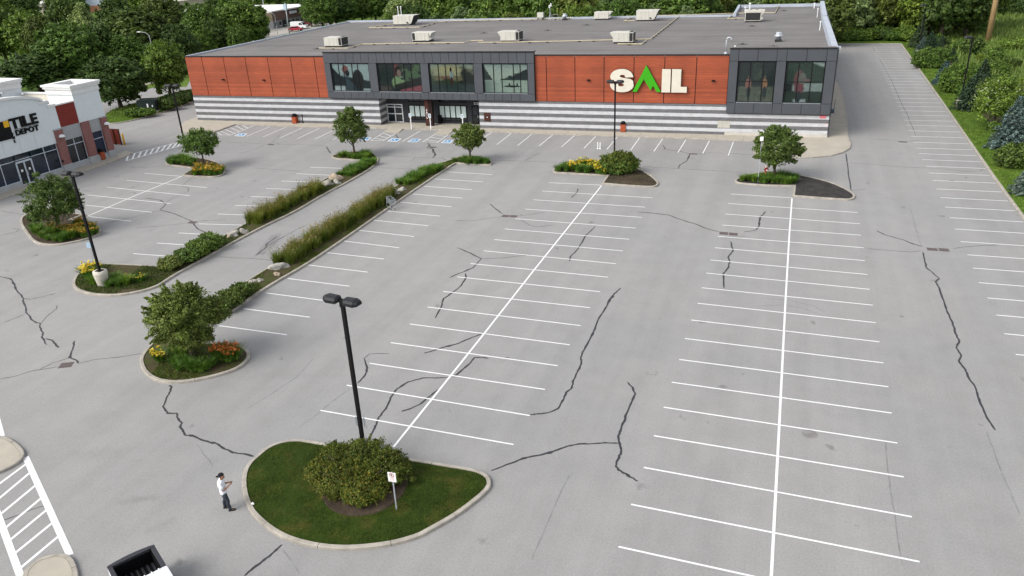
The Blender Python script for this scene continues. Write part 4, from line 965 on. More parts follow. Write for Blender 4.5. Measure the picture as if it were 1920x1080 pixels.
s_out = arc(.52, .64, .45, .36, 2, 90) + arc(.50, .67, .49, .33, 92, 200) + [(.07, .50), (.2, .44), (.42, .405), (.56, .36), (.585, .32)] + arc(.47, .31, .12, .06, 20, -190, 10) + [(.34, .365), (.0, .36)] + arc(.47, .33, .47, .33, 184, 268) + arc(.51, .31, .485, .31, 272, 372) + [(.965, .50), (.86, .57), (.70, .60), (.52, .625), (.42, .665), (.405, .70)] + arc(.52, .705, .105, .045, 165, 15, 8) + [(.635, .66), (.66, .635)]
chan([sp(*p) for p in s_out], None, sign_cream)
def zz(x, y): # zoomed crop of the sign -> metres on the wall
    px, py = 1120 + x / 10.105, 110 + y / 10.1
    d = ray(px, py); n = Vector((-math.sin(TH), math.cos(TH), 0)); o = Vector((0, 0, CAM_H))
    t = ((SO + n * -.3) - o).dot(n) / d.dot(n); p = o + d * t - SO
    return (p.x * math.cos(TH) + p.y * math.sin(TH), p.z)
chan([zz(*p) for p in ((930, 125), (1205, 628), (1125, 630), (1055, 512), (1010, 600), (880, 390), (745, 628), (665, 628))], None, sign_green)
chan([(-14.77, 5.03), (-13.76, 5.03), (-13.76, 7.7), (-14.77, 7.7)], None, sign_cream)
chan([(-13.62, 5.03), (-11.84, 5.03), (-11.84, 5.7), (-12.56, 5.7), (-12.56, 7.7), (-13.62, 7.7)], None, sign_cream)

# ---- rooftop plant (things standing on the roof)
def rtu(u, v, w, d, h, label, coil='right', hood=None):
    p = S(u, v, ZR)
    t = thing('rooftop_unit', label, 'air conditioner', p, TH, 'rooftop air handling units')
    B(.08, w - .08, .08, d - .08, 0, .22).build('curb', dark_gap, t)
    cab = B(0, w, 0, d, .2, h).build('cabinet', rtu_m, t, bevel=.03)
    for x in (w * .3, w * .55, w * .75):
        B(x - .012, x + .012, -.008, 0, .26, h - .1).build('panel_seam', ctrl_m, cab)
    if coil == 'right':
        B(w - .5, w - .06, -.012, 0, .3, h - .08).build('coil_grille', rtu_dark, t); B(w, w + .012, .08, d - .08, .3, h - .08).build('coil_grille', rtu_dark, t); B(w * .78, w - .1, .15, d - .15, h, h + .02).build('fan_grille', rtu_dark, t)
    elif coil == 'left':
        B(.06, .5, -.012, 0, .3, h - .08).build('coil_grille', rtu_dark, t); B(-.012, 0, .08, d - .08, .3, h - .08).build('coil_grille', rtu_dark, t)
    elif coil == 'front':
        B(.1, w - .1, -.012, 0, .3, h * .8).build('coil_grille', rtu_dark, t)
        for x in (w * .2, w * .6): B(x, x + w * .22, d * .4, d * .6, h, h + .03).build('fan_grille', rtu_dark, t)
    if hood == 'right':      # raked intake hood
        MB().prism_y([(w, h), (w + .9, h), (w + .2, .3), (w, .3)], .05, d - .05).build('hood', rtu_m, t)
        MB().add([(w + .905, -.0, h - .05), (w + .905, d, h - .05), (w + .21, d, .28), (w + .21, 0, .28)], [(0, 1, 2, 3)]).build('intake', rtu_dark, t)
        MB().prism_y([(w * .8, .3), (w * .97, .3), (w * .86, .62), (w * .8, .62)], -.015, 0).build('door_gap', rtu_dark, t)
    elif hood == 'small_right':
        MB().prism_y([(w, h), (w + .5, h - .05), (w + .1, h * .55), (w, h * .55)], .1, d - .1).build('hood', rtu_m, t)
        MB().prism_y([(w, h * .5), (w + .32, h * .3), (w, .25)], .1, d - .1).build('hood', rtu_m, t)
    elif hood == 'small_left':
        MB().prism_y([(0, h), (-.45, h - .05), (-.1, h * .6), (0, h * .55)], .1, d - .1).build('hood', rtu_m, t)
    return t
rtu(-65.5, 10.2, 2.9, 2.0, 1.38, 'cream rooftop unit with black side grille above the charcoal window box corner', 'right')
rtu(-53.9, 15.8, 2.7, 2.0, 1.35, 'cream rooftop unit with a dark grille on its left and a small hood', 'left', 'small_right')
rtu(-39.8, 15.1, 2.8, 2.0, 1.42, 'cream rooftop unit straddled by the gas line above the lake picture window', 'right', 'small_left')
rtu(-23.1, 12.6, 2.7, 2.0, 1.42, 'cream rooftop unit with black grille above the big letters', 'right', 'small_left')
U2 = rtu(-68.8, 40.3, 3.3, 2.6, 1.7, 'large cream rooftop unit with raked intake hood and two white flues', None, 'right')
rtu(-32.6, 45.0, 2.5, 1.8, 1.3, 'cream rooftop unit with split hood standing against the rear coping', None, 'small_right')
rtu(-24.8, 41.8, 2.8, 2.2, 1.7, 'cream rooftop unit with raked intake hood beside the branching gas line', None, 'right')
rtu(-7.2, 37.8, 2.4, 2.2, 1.75, 'cream rooftop unit with a wide black front grille', 'front', 'small_right')
for x in (.75, 1.35):
    MB().tube([(x, .9, 1.7), (x, .9, 3.1)], .06, 8).build('flue', white_p, U2); MB().lathe([(.06, 0), (.12, .03), (.12, .16), (.05, .2)], 10, (x, .9, 3.05)).build('flue_cap', white_p, U2)
t = thing('rooftop_box', 'small cream box on legs at the rear roof edge', 'air conditioner', S(-43.3, 46.4, ZR), TH)
B(0, 1.1, 0, .8, .45, 1.25).build('cabinet', rtu_m, t); [B(x, x + .1, y, y + .1, 0, .46).build('leg', rtu_dark, t) for x in (.05, .95) for y in (.05, .65)]
t = thing('antenna_mast', 'white antenna pair on a tripod mast at the rear roof edge', 'antenna', S(-40.6, 45.4, ZR), TH)
MB().tube([(0, 0, 0), (0, 0, 2.6)], .04, 6).build('mast', galv_m, t); [MB().tube([(math.cos(a) * .6, math.sin(a) * .6, 0), (0, 0, 1.3)], .03, 6).build('leg', galv_m, t) for a in (0.3, 2.4, 4.5)]
[B(x, x + .16, -.08, .08, z, z + .5).build('antenna', white_p, t) for x, z in ((-.2, 2.1), (.1, 2.35))]
MB().tube([(.5, 0, 0), (.5, 0, 1.0), (1.4, 0, 1.0), (1.4, 0, 0)], .035, 6).build('hatch_rail', galv_m, t)
def mushroom(u, v, h, r, label):
    t = thing('roof_vent', label, 'vent', S(u, v, ZR), TH)
    B(-r, r, -r, r, 0, .25).build('curb', rtu_dark, t)
    MB().lathe([(r * .7, .25), (r * .75, h * .5), (r * 1.25, h * .55), (r * 1.25, h * .68), (r * .85, h * .72), (r * .8, h)], 14).build('cowl', galv_m, t, True)
mushroom(-2.1, 13.8, 1.15, .42, 'white mushroom exhaust fan near the right roof edge'); mushroom(-38.0, 45.6, 1.1, .4, 'grey mushroom vent beside the antenna mast')
def goose(u, v, h, r, label):
    t = thing('roof_vent', label, 'vent', S(u, v, ZR), TH)
    MB().lathe([(r * 2.2, 0), (r * 1.2, .2)], 10).build('boot', galv_m, t)
    MB().tube([(0, 0, 0), (0, 0, h)] + [(.3 - .3 * math.cos(a), 0, h + .3 * math.sin(a)) for a in (.5, 1.0, 1.6, 2.2, 2.8)] + [(.6, 0, h - .12)], r, 10).build('gooseneck', galv_m, t, True)
goose(-7.9, 3.0, 1.5, .09, 'tall galvanised gooseneck pipe at the corner of the right charcoal box')
def vpipe(u, v, h, label, r=.05):
    t = thing('roof_vent', label, 'vent', S(u, v, ZR), TH, 'vent pipes on the store roof')
    MB().tube([(0, 0, 0), (0, 0, h)], r, 8).build('pipe', white_p, t); MB().lathe([(r, 0), (r * 2.2, .03), (r * 2.0, .14), (r, .18)], 10, (0, 0, h - .05)).build('cap', white_p, t)
vpipe(-6.9, 3.1, .75, 'short white vent pipe beside the gooseneck'); vpipe(3.3, 25.8, 1.1, 'thin white vent pipe by the broad right coping, nearer the front'); vpipe(3.6, 43.5, 1.3, 'thin white vent pipe by the broad right coping, midway back', .045)
vpipe(3.7, 60, .8, 'short white vent pipe at the far right roof corner', .07); vpipe(-7.1, 56, 1.3, 'white twin vent pipe near the step in the rear coping, taller one', .09); vpipe(-7.7, 52, 1.0, 'white twin vent pipe near the step in the rear coping, shorter one', .08)
# gas lines on sleepers
def roofxy(px, py):
    d = G(px, py, ZR) - SO
    return Vector((d.x * math.cos(TH) + d.y * math.sin(TH), -d.x * math.sin(TH) + d.y * math.cos(TH), 0))
def gasline(pts, label):
    t = thing('gas_line', label, 'pipe', S(0, 0, ZR), TH)
    P = [roofxy(*q) + Vector((0, 0, .17)) for q in pts]
    for a, b_ in zip(P, P[1:]):
        MB().tube([a, b_], .06, 8).build('pipe', gas_m, t)
        n = int((b_ - a).length / 2.6)
        for k in range(1, n + 1):
            c = a.lerp(b_, k / (n + 1)); B(c.x - .18, c.x + .18, c.y - .12, c.y + .12, 0, .12).build('sleeper', rtu_dark, t)
gasline([(598, 92.5), (652, 92.5), (678, 85), (750, 83.5)], 'yellow gas line running to the unit above the window box corner')
gasline([(752, 83.3), (870, 82), (882, 78.3), (906, 78)], 'yellow gas line past the unit with the grille on its left')
gasline([(896, 81.8), (960, 81.3), (1060, 79.3), (1140, 77.3), (1219, 75.5), (1273, 32.5)], 'long yellow gas line behind the front roof edge, turning back to the rear line')
gasline([(1158, 84.6), (1203, 85), (1213, 76.5)], 'short yellow gas branch in front of the unit above the letters')
gasline([(692, 53.8), (787, 53), (822, 42.6), (852, 40.8), (960, 38.6), (1017, 37.4), (1167, 32.6), (1270, 30), (1370, 27), (1453, 25.6), (1462, 9)], 'long pale gas line along the rear of the roof')
gasline([(1188, 33), (1170, 41), (1190, 40.6)], 'small yellow gas branch to the hooded unit'); gasline([(1376, 27.5), (1364, 37), (1395, 36)], 'small yellow gas branch to the unit with the front grille')
gasline([(692, 53.8), (737, 46.5)], 'small yellow gas branch to the unit with two flues')
for v_ in (6.5, 13.0, 20.5, 28.0, 35.5, 43.0):
    B(UL + .5, UR - .6, v_ - .05, v_ + .05, ZR + .001, ZR + .006).build('roof_seam', M('roof_seam_%d' % v_, (0.115, 0.108, 0.108), 0.95, 0.3, 0.3), rf)
# flat roof drains and patches
for px, py in ((907, 62), (1027, 57), (595, 91.5), (1100, 47), (1410, 49), (1470, 20), (1392, 83), (1450, 87)):
    p = roofxy(px, py); MB().lathe([(.7, 0), (.66, .01)], 12, (p.x, p.y, ZR + .002)).build('drain_patch', M('roof_stain%d' % px, (0.075, 0.068, 0.066), 0.95, 0.3), rf); MB().lathe([(.2, 0), (.16, .1)], 10, (p.x, p.y, ZR + .01)).build('roof_drain', rtu_dark, rf)
# ================================================================== TILE STORE (local frame: x along its front towards the far end, y inward, z up)
tile = thing('tile_shop', 'pale stucco shop with arched gable, brick piers and a square corner tower', 'shop', (-77.98, 71.26, 0), math.pi / 2)
AC = -13.3                                                # arch centre
def arch_top(n=16):
    pts = []
    for i in range(n + 1):
        a = math.radians(160 - 140 * i / n)
        pts.append((AC + 5.45 * math.cos(a) / math.cos(math.radians(20)), 8.26 + (math.sin(a) - math.sin(math.radians(20))) * 1.5))
    return pts
at_ = arch_top()
prof = [(-22, 3.46), (-6.4, 3.46), (-6.4, 5.0)] + [(-6.42, 7.4), (-7.25, 7.4), (-7.25, 7.95), (-8.17, 7.95), (-8.17, 8.2)] + [(x, z - .1) for x, z in at_[::-1]] + [(2 * AC + 8.17, 8.2), (2 * AC + 8.17, 7.95), (2 * AC + 7.25, 7.95), (2 * AC + 7.25, 7.4), (-22, 7.4)]
MB().prism_y(prof, 0, .45).build('gable_wall', stucco_m, tile)
for x in (-10.0, -11.9, -13.9, -15.9):
    B(x - .015, x + .015, -.004, 0, 3.5, 5.0).build('control_joint', stucco_grey, tile)
# cornice caps following the arch and the steps
m = MB(); n = len(at_)
vs = []
for x, z in at_: vs += [(x, -.18, z - .1), (x, -.18, z + .16), (x, .6, z + .16), (x, .6, z - .1)]
fs = []
for i in range(n - 1):
    for k in range(4): fs.append((i * 4 + k, i * 4 + (k + 1) % 4, i * 4 + 4 + (k + 1) % 4, i * 4 + 4 + k))
fs += [(0, 3, 2, 1), ((n - 1) * 4, (n - 1) * 4 + 1, (n - 1) * 4 + 2, (n - 1) * 4 + 3)]
m.add(vs, fs).build('arch_cornice', M('white_trim', (0.70, 0.71, 0.70), 0.8, 0.05), tile)
trim = MATS['white_trim']
for a, b_, z in ((-8.3, -7.22, 7.95), (-7.4, -6.4, 7.4), (2 * AC + 7.22, 2 * AC + 8.3, 7.95), (-22, 2 * AC + 7.4, 7.4)):
    B(a, b_, -.12, .55, z, z + .26).build('cornice', trim, tile)
MB().prism([(-22, .45), (-3.9, .45), (-3.9, 4), (-.2, 4), (-.2, 12.4), (-3.6, 12.4), (-3.6, 16), (-22, 16)], 5.9, 6.6).build('roof', roof_m, tile)
B(-3.9, 0, .46, 15.6, 0, 5.9).build('end_wall', stucco_m, tile)
B(-22, -3.9, 15.4, 16, 0, 7.2).build('rear_wall', stucco_m, tile); B(-22.35, -22.02, -.02, 16.02, 0, 7.36).build('end_wall', stucco_m, tile)
B(-.4, -.01, 4.0, 12.3, 5.9, 7.5).build('parapet', M('sunlit_stucco', (0.66, 0.63, 0.55), 0.95, 0.05), tile)  # same stucco in cream: warm sunlight on this face is painted into the colour
B(-.5, .06, 4.05, 12.25, 7.5, 7.62).build('cornice', trim, tile)
# towers with stepped cornices
def tower(y0, y1, name='tower'):
    s = MATS['sunlit_stucco']
    t = MB().prism([(-3.8, y0), (0, y0), (0, y1), (-3.8, y1)], 4.95, 8.15).build(name, stucco_m, tile)
    for z0, z1, e in ((8.15, 8.35, .1), (8.35, 8.75, .06), (8.75, 9.0, .2), (9.0, 9.22, .3)):
        w = .5
        o = MB()
        for a in ((-3.8 - e, e, y0 - e, y0 + w), (-3.8 - e, e, y1 - w, y1 + e), (-3.8 - e, -3.8 + w, y0 + w, y1 - w), (-w, e, y0 + w, y1 - w)): o.box(*a, z0, z1)
        o.build('tower_cornice', trim, t)
    B(-3.3, -.5, y0 + .5, y1 - .5, 8.15, 8.5).build('tower_roof', roof_m, t)
    return t
tower(0, 3.9); tower(12.5, 16.2)
# siding panel, brick piers on stone bases, stucco aprons
B(-6.4, -3.8, .1, .46, 5.0, 7.4).build('siding_backing', siding_red, tile)
for k in range(12):
    z = 5.0 + k * .2
    MB().prism_y([(-6.38, z), (-3.82, z), (-3.82, z + .19), (-6.38, z + .19)], .03, .1).build('siding_board', siding_red, tile)
B(-6.4, -3.8, -.05, .46, 7.4, 7.55).build('cornice', trim, tile)
for a, b_, top in ((-7.5, -6.4, 4.85), (-3.78, -2.6, 4.93), (-.92, 0, 4.93)):
    B(a, b_, -.14, .45, .9, top).build('brick_pier', brick_m, tile)
    B(a - .06, b_ + .06, -.22, .45, 0, .9).build('stone_base', lime_m, tile)
B(-7.56, -6.34, -.16, .2, 4.85, 4.97).build('pier_cap', lime_m, tile); B(-1.0, .1, -.16, .2, 4.9, 5.0).build('pier_cap', lime_m, tile)
B(-6.4, -3.78, .06, .45, 3.5, 5.0).build('apron', stucco_grey, tile); B(-2.6, -.92, .06, .45, 3.5, 4.95).build('apron', stucco_grey, tile)
B(-6.34, -3.84, -.06, .45, 0, .68).build('stone_base', lime_m, tile); B(-2.54, -.98, -.06, .45, 0, .68).build('stone_base', lime_m, tile)
B(-22, -12.98, -.06, .45, 0, .56).build('stone_base', lime_m, tile); B(-11.0, -7.56, -.06, .45, 0, .6).build('stone_base', lime_m, tile)
B(-22, -.1, .5, .6, 0, 3.5).build('interior_backing', dark_gap, tile)
blue_gl = mat_glass('blue_shop_glass', (0.014, 0.022, 0.036))
glazing(tile, -6.38, -3.8, .7, 3.48, .2, [-5.1], glass_dark, frame_alu, .07, hbars=[2.8])
glazing(tile, -2.6, -.92, .7, 3.5, .2, [], M('navy_window_film', (0.018, 0.028, 0.055), 0.4, 0.1), frame_alu, .07, hbars=[2.65])
glazing(tile, -22, -12.97, .58, 3.44, .2, [-20.2, -18.4, -16.55, -14.72], blue_gl, frame_alu, .07, hbars=[2.8])
glazing(tile, -11.03, -7.55, .62, 3.44, .2, [-9.25], blue_gl, frame_alu, .07, hbars=[2.8])
glazing(tile, -12.97, -11.03, 2.62, 3.44, .2, [], blue_gl, frame_alu, .07, hbars=[2.82])
dd = glazing(tile, -12.93, -11.07, .1, 2.55, .18, [-12.0], glass_dark, M('shop_door_frame', (0.50, 0.56, 0.62), 0.4), .16)
for x in (-12.1, -11.9): B(x - .02, x + .02, .06, .1, 1.0, 1.5).build('handle', galv_m, dd)
for x in (-12.5, -11.55): B(x - .12, x + .12, .1, .13, 1.5, 1.75).build('door_notice', white_p, dd)
# half-round wall lamps on the piers
for x in (-6.95, -.45):
    MB().lathe([(.34, 0), (.33, .08), (.26, .2), (.1, .28), (.02, .29)], 14, (x, -.42, 4.05)).box(x - .06, x + .06, -.4, -.1, 4.05, 4.15).build('wall_lamp', white_p, tile, True)
MB().lathe([(.02, 0), (.13, .05), (.13, .2), (.02, .25)], 10, (-7.62, -.3, 1.3)).build('wall_bell', black_p, tile)
# flue pipes on the tile shop roof
for x, y in ((-4.6, 7.0), (-4.4, 10.6), (-5.0, 11.6)):
    MB().tube([(x, y, 6.6), (x, y, 8.1), (x + .1, y - .2, 8.3), (x + .1, y - .45, 8.25)], .1, 8).build('roof_flue', galv_m, tile, True)
# shop pavement
P = [Vector(p) for p in ((-78.6, 20), (-75.9, 20), (-75.9, 66), (-76.1, 70.5), (-76.8, 73), (-78.6, 73.6))]
o = fill('shop_pavement', offset_poly(P, .17), walk_m, .10, 0, 2.0, None, 0); tag(o, kind='structure'); kerb_run(P, o, h=.106, seg=5)
# sign: black block with yellow square, then TILE over DEPOT
ts = thing('tile_shop_sign', 'black sign lettering TILE DEPOT with a black block and yellow square on pale stucco', 'sign', (-77.98, 71.26, 0), math.pi / 2)
B(-15.6, -12.45, -.12, -.01, 5.2, 7.1).build('logo_block', black_p, ts); B(-13.15, -12.55, -.16, -.12, 6.45, 7.1).build('logo_square', yellow_p, ts)
put_text('TILE', ts, -12.4, -.01, 6.08, 1.12, black_p, .14, .035, width=3.35); put_text('DEPOT', ts, -12.05, -.01, 5.35, .58, black_p, .14, .03, width=2.85)
put_text('THE', ts, -12.42, -.01, 5.45, .3, black_p, .1, .02, vertical=True)
B(-12.0, -9.1, -.06, -.01, 5.97, 6.0).build('sign_rule', black_p, ts)
# wooden enclosure and yellow bollard behind the shop
t = thing('wooden_enclosure', 'reddish board enclosure standing behind the tile shop end', 'fence', (-81.98, 76.46, 0), math.pi)
for k in range(9): B(.02 + k * .215, .225 + k * .215, -.04, .04, .05, 2.0).build('board', M('stained_board_%d' % k, (0.19 + .01 * (k % 3), 0.032, 0.018), 0.75, 0.15), t)
for x in (0, .95, 1.9): B(x, x + .1, .04, .14, 0, 2.05).build('post', rust_m, t)
B(0, 2.0, -.07, .0, 1.95, 2.05).build('rail', rust_m, t)
t = thing('bollard', 'yellow steel bollard beside the wooden enclosure', 'bollard', (-81.55, 76.4, 0))
MB().lathe([(.12, 0), (.12, 1.4), (.08, 1.5), (.01, 1.53)], 14).build('post', yellow_p, t, True)
# ================================================================== LAMP POSTS
def lamp(px, py, ztop, label, zb=0.0, heads=2, rz=0.0, collar=None, signs=False):
    p = G(px, py)
    t = thing('parking_lot_lamp', label, 'street lamp', (p.x, p.y, 0), rz, 'dark lamp posts in the parking lot')
    z0 = zb
    if collar:
        MB().lathe([(.36, 0), (.38, .1), (.5, collar * .8), (.5, collar), (.1, collar + .01)], 18).build('concrete_base', conc_base, t, True); z0 = collar
    B(-.22, .22, -.22, .22, z0 - .02, z0 + .06).build('base_plate', black_p, t)
    MB().prism([(-.076, -.076), (.076, -.076), (.076, .076), (-.076, .076)], z0, ztop - .1).build('pole', black_p, t)
    B(-.1, .1, -.1, .1, ztop - .3, ztop + .04).build('tenon', black_p, t)
    for s in ((-1, 1) if heads == 2 else (-1,)):
        h = MB(); w2 = .27                 # shoebox head: long half-barrel housing
        prof = [(-w2, -.12), (-w2, .02), (-w2 * .8, .13), (-w2 * .35, .19), (w2 * .35, .19), (w2 * .8, .13), (w2, .02), (w2, -.12)]
        a, b_ = .13, .92
        secs = [(a, .55), (a + .1, .95), (b_ - .2, 1.0), (b_, .66)]
        vs = []; fs = []; n = len(prof)
        for x, k in secs:
            vs += [(s * x, y * k, ztop + z * k) for y, z in prof]
        for i in range(len(secs) - 1):
            for j in range(n): fs.append((i * n + j, i * n + (j + 1) % n, i * n + n + (j + 1) % n, i * n + n + j))
        fs += [tuple(range(n)), tuple(range((len(secs) - 1) * n, len(secs) * n))]
        hd = MB().add(vs, fs); me = hd.mesh('lamp_head'); bm = bmesh.new(); bm.from_mesh(me); bmesh.ops.recalc_face_normals(bm, faces=bm.faces); bm.to_mesh(me); bm.free()
        ho = link('lamp_head', me, lamp_hood_m, t)
        B(min(s * .28, s * .7), max(s * .28, s * .7), -.2, .2, ztop - .135, ztop - .12).build('lens', lens_m, ho)
        MB().tube([(s * .1, 0, ztop - .06), (s * .2, 0, ztop - .02)], .05, 8).build('arm', black_p, t)
    if signs:
        for k, rz_ in ((0, .5), (1, -.6)):
            o = B(-.16, .16, -.008, .008, 0, .5)
            o.xf(Matrix.Translation((-.16 if k == 0 else .17, .13, 1.55)) @ Matrix.Rotation(rz_, 4, 'Z')).build('sign_plate', galv_m, t)
    return t
lamp(684, 853, 8.15, 'tall black twin-headed lamp post rising from the bronzed shrub on the oval lawn', zb=.2, signs=True, rz=-.12)
lamp(195, 537, 8.6, 'black twin-headed lamp post on a concrete base at the grassy strip end', collar=1.25, rz=-.05)
lamp(350, 286, 8.1, 'black twin-headed lamp post behind the tree on the small flower island', zb=.1, rz=0.25)
lamp(1152, 292, 8.0, 'black twin-headed lamp post standing in front of the SAIL sign', zb=.1)
lamp(1798, 206, 8.85, 'black single-headed lamp post on a concrete base on the verge, beside the green spruce', heads=1, collar=1.3, zb=.1)
lamp(1720.5, 107, 8.75, 'black single-headed lamp post on a concrete base near the far end of the verge', heads=1, collar=1.3, zb=.1)

# ================================================================== SIGNS ON POSTS
def post_sign(px, py, h, w, hh, label, plate, rz=0.0, zb=.12, mark=None, post=galv_m, back=False, cat='sign', r=.028):
    p = G(px, py, zb)
    t = thing('post_sign', label, cat, p, rz)
    MB().box(-r, r, -r * .6, r * .6, -.1, h).build('post', post, t)
    pl = MB().prism_y([(-w / 2, h - hh), (w / 2, h - hh), (w / 2, h), (-w / 2, h)], -r - .02, -r).build('plate', plate, t)
    if mark: mark(pl, w, h, hh, -r - .024)
    return t
def no_parking(pl, w, h, hh, y):
    c = (0, h - hh * .27); rr = w * .33
    ring = MB()
    n = 20
    for k in range(n):
        a0, a1 = 2 * math.pi * k / n, 2 * math.pi * (k + 1) / n
        ring.add([(c[0] + q * math.cos(a), y, c[1] + q * math.sin(a)) for a in (a0, a1) for q in (rr * .78, rr)], [(0, 1, 3, 2)])
    ring.add([(c[0] - rr * .62, y - .001, c[1] + rr * .5), (c[0] - rr * .5, y - .001, c[1] + rr * .62), (c[0] + rr * .62, y - .001, c[1] - rr * .5), (c[0] + rr * .5, y - .001, c[1] - rr * .62)], [(0, 1, 2, 3)])
    ring.build('prohibition_ring', red_p, pl)
    put_text('P', pl, -.035, y - .0015, c[1] - rr * .45, rr * .95, black_p, .001, .03)
    for k in range(3): B(-w * .3, w * .3, y - .001, y, h - hh * (.62 + .12 * k), h - hh * (.58 + .12 * k)).build('sign_text_line', M('faded_red_text', (0.5, 0.25, 0.27), 0.6) if 'faded_red_text' not in MATS else MATS['faded_red_text'], pl)
def wheelchair(pl, w, h, hh, y):
    B(-w * .3, w * .3, y - .001, y, h - hh * .55, h - hh * .15).build('sign_panel', blue_p, pl); B(-w * .3, w * .3, y - .001, y, h - hh * .8, h - hh * .66).build('sign_text_line', black_p, pl)
post_sign(744, 957, 2.0, .36, .46, 'white no-parking sign on a steel post in front of the bronzed shrub', white_p, .05, .2, no_parking)
post_sign(131, 425, 1.9, .32, .42, 'white no-parking sign on a post beside the tree near the tile shop', white_p, .2, .2, no_parking)
post_sign(178, 499, 2.0, .34, .46, 'sign on a thin post seen from its pale blue back, beside the lamp base', M('pale_blue_back', (0.40, 0.55, 0.68), 0.5), .4, .15)
post_sign(658, 288, 2.0, .3, .4, 'sign post under the tree with the cone crown', galv_m, 0, .2)
post_sign(1421, 340, 4.3, .3, .4, 'thin post with a small white plate beside the fire hydrant', white_p, .1, .2)
for px, lb in ((771.5, 'white post with an accessible-parking plate before the sliding doors'), (808, 'white post with an accessible-parking plate before the rusted pillar'), (868.5, 'white post with an accessible-parking plate behind the small round tree')):
    post_sign(px, 241.3 if px < 800 else (242 if px < 850 else 243.5), 2.0, .34, .5, lb, white_p, 0, .13, wheelchair, white_p, r=.05)
def twin_posts(px, py):
    p = G(px, py)
    for k, dx in enumerate((-.14, .14)):
        t = thing('marker_post', 'slim white marker post of the pair behind the spreading shrub', 'post', (p.x + dx, p.y, 0), 0, 'white marker posts behind the spreading shrub')
        MB().tube([(0, 0, 0), (0, 0, .75)], .05, 8).build('tube', white_p, t); MB().lathe([(.12, 0), (.1, .05), (.05, .08)], 10).build('foot', white_p, t)
twin_posts(1123, 279)
# ================================================================== BINS, RACK, HYDRANT, TRANSFORMER, CART
def bin_(px, py, label, zb=.13):
    p = G(px, py, zb)
    t = thing('litter_bin', label, 'bin', p, TH)
    for k in range(5):
        for s in (0, 1, 2, 3):
            a = -.3 + k * .12
            o = B(a + .005, a + .115, -.31, -.29, .06, .95); o.xf(Matrix.Rotation(s * math.pi / 2, 4, 'Z')).build('slat', M('orange_slat', (0.36, 0.075, 0.03), 0.7, 0.15) if 'orange_slat' not in MATS else MATS['orange_slat'], t)
    B(-.28, .28, -.28, .28, .0, .92).build('liner', black_p, t)
    MB().prism([(-.34, -.34), (.34, -.34), (.34, .34), (-.34, .34)], .95, 1.03).build('rim', black_p, t)
    MB().lathe([(.3, 1.03), (.3, 1.2), (.22, 1.32), (.05, 1.36)], 14).build('lid', black_p, t, True)
bin_(554, 231, 'slatted orange litter bin by the striped wall next to a black ash post'); bin_(1168.5, 246.8, 'slatted orange litter bin by the striped wall under the big letters'); bin_(192, 299, 'slatted orange litter bin with black lid outside the tile shop', .1)
p = G(568.5, 230.3, .13); t = thing('ash_post', 'slim black cigarette post next to the orange litter bin', 'ash bin', p)
MB().lathe([(.17, 0), (.16, .06), (.07, .2), (.06, 1.0), (.1, 1.02), (.1, 1.15), (.02, 1.18)], 12).build('body', black_p, t, True)
p = G(408, 225.5, .13); t = thing('bike_rack', 'low galvanised wave bicycle rack by the striped wall corner', 'bike rack', p, TH)
for k in range(6):
    x = -.95 + k * .38; MB().tube([(x, 0, 0 if k in (0, 5) else .3), (x, 0, .85), (x + .09, 0, .95), (x + .18, 0, .85), (x + .18, 0, .3)], .025, 6).build('hoop', galv_m, t)
MB().tube([(-.95, 0, .3), (1.15, 0, .3)], .025, 6).build('rail', galv_m, t); MB().tube([(-.95, 0, 0), (-.95, 0, .3)], .03, 6).build('leg', galv_m, t); MB().tube([(1.13, 0, 0), (1.13, 0, .3)], .03, 6).build('leg', galv_m, t)
p = G(1436, 327, .2); t = thing('fire_hydrant', 'red fire hydrant with pale cap among the plants under a tree', 'fire hydrant', p, .4)
MB().lathe([(.2, 0), (.2, .06), (.13, .08), (.13, .62), (.17, .64), (.17, .7)], 14).build('barrel', red_p, t, True); MB().lathe([(.15, .7), (.14, .78), (.08, .88), (.03, .9), (.03, .96)], 12).build('bonnet', M('hydrant_cap', (0.62, 0.5, 0.42), 0.5), t, True)
for s in (-1, 1): MB().tube([(s * .1, 0, .5), (s * .24, 0, .5)], .055, 8).build('nozzle', red_p, t)
MB().tube([(0, -.1, .45), (0, -.25, .45)], .075, 8).build('nozzle', white_p, t)
p = G(281, 208.5, .3); t = thing('transformer_box', 'dark green utility transformer cabinet on the grass between shrubs', 'utility box', p, .42)
B(-1.5, 1.5, -1.1, 1.1, -.1, .12).build('pad', conc_base, t); B(-1.35, 1.35, -.95, .95, .12, 1.75).build('cabinet', M('dark_green_cabinet', (0.012, 0.022, 0.02), 0.5), t, bevel=.05)
MB().prism_y([(-1.42, 1.75), (1.42, 1.75), (1.3, 1.88), (-1.3, 1.88)], -1.0, 1.0).build('lid', MATS['dark_green_cabinet'], t)
B(.1, .32, -.97, -.95, .75, 1.3).build('notice', white_p, t); B(.85, 1.0, -.97, -.95, .8, 1.1).build('notice', white_p, t); B(-.02, .02, -.965, -.95, .15, 1.7).build('door_seam', pit_m, t)
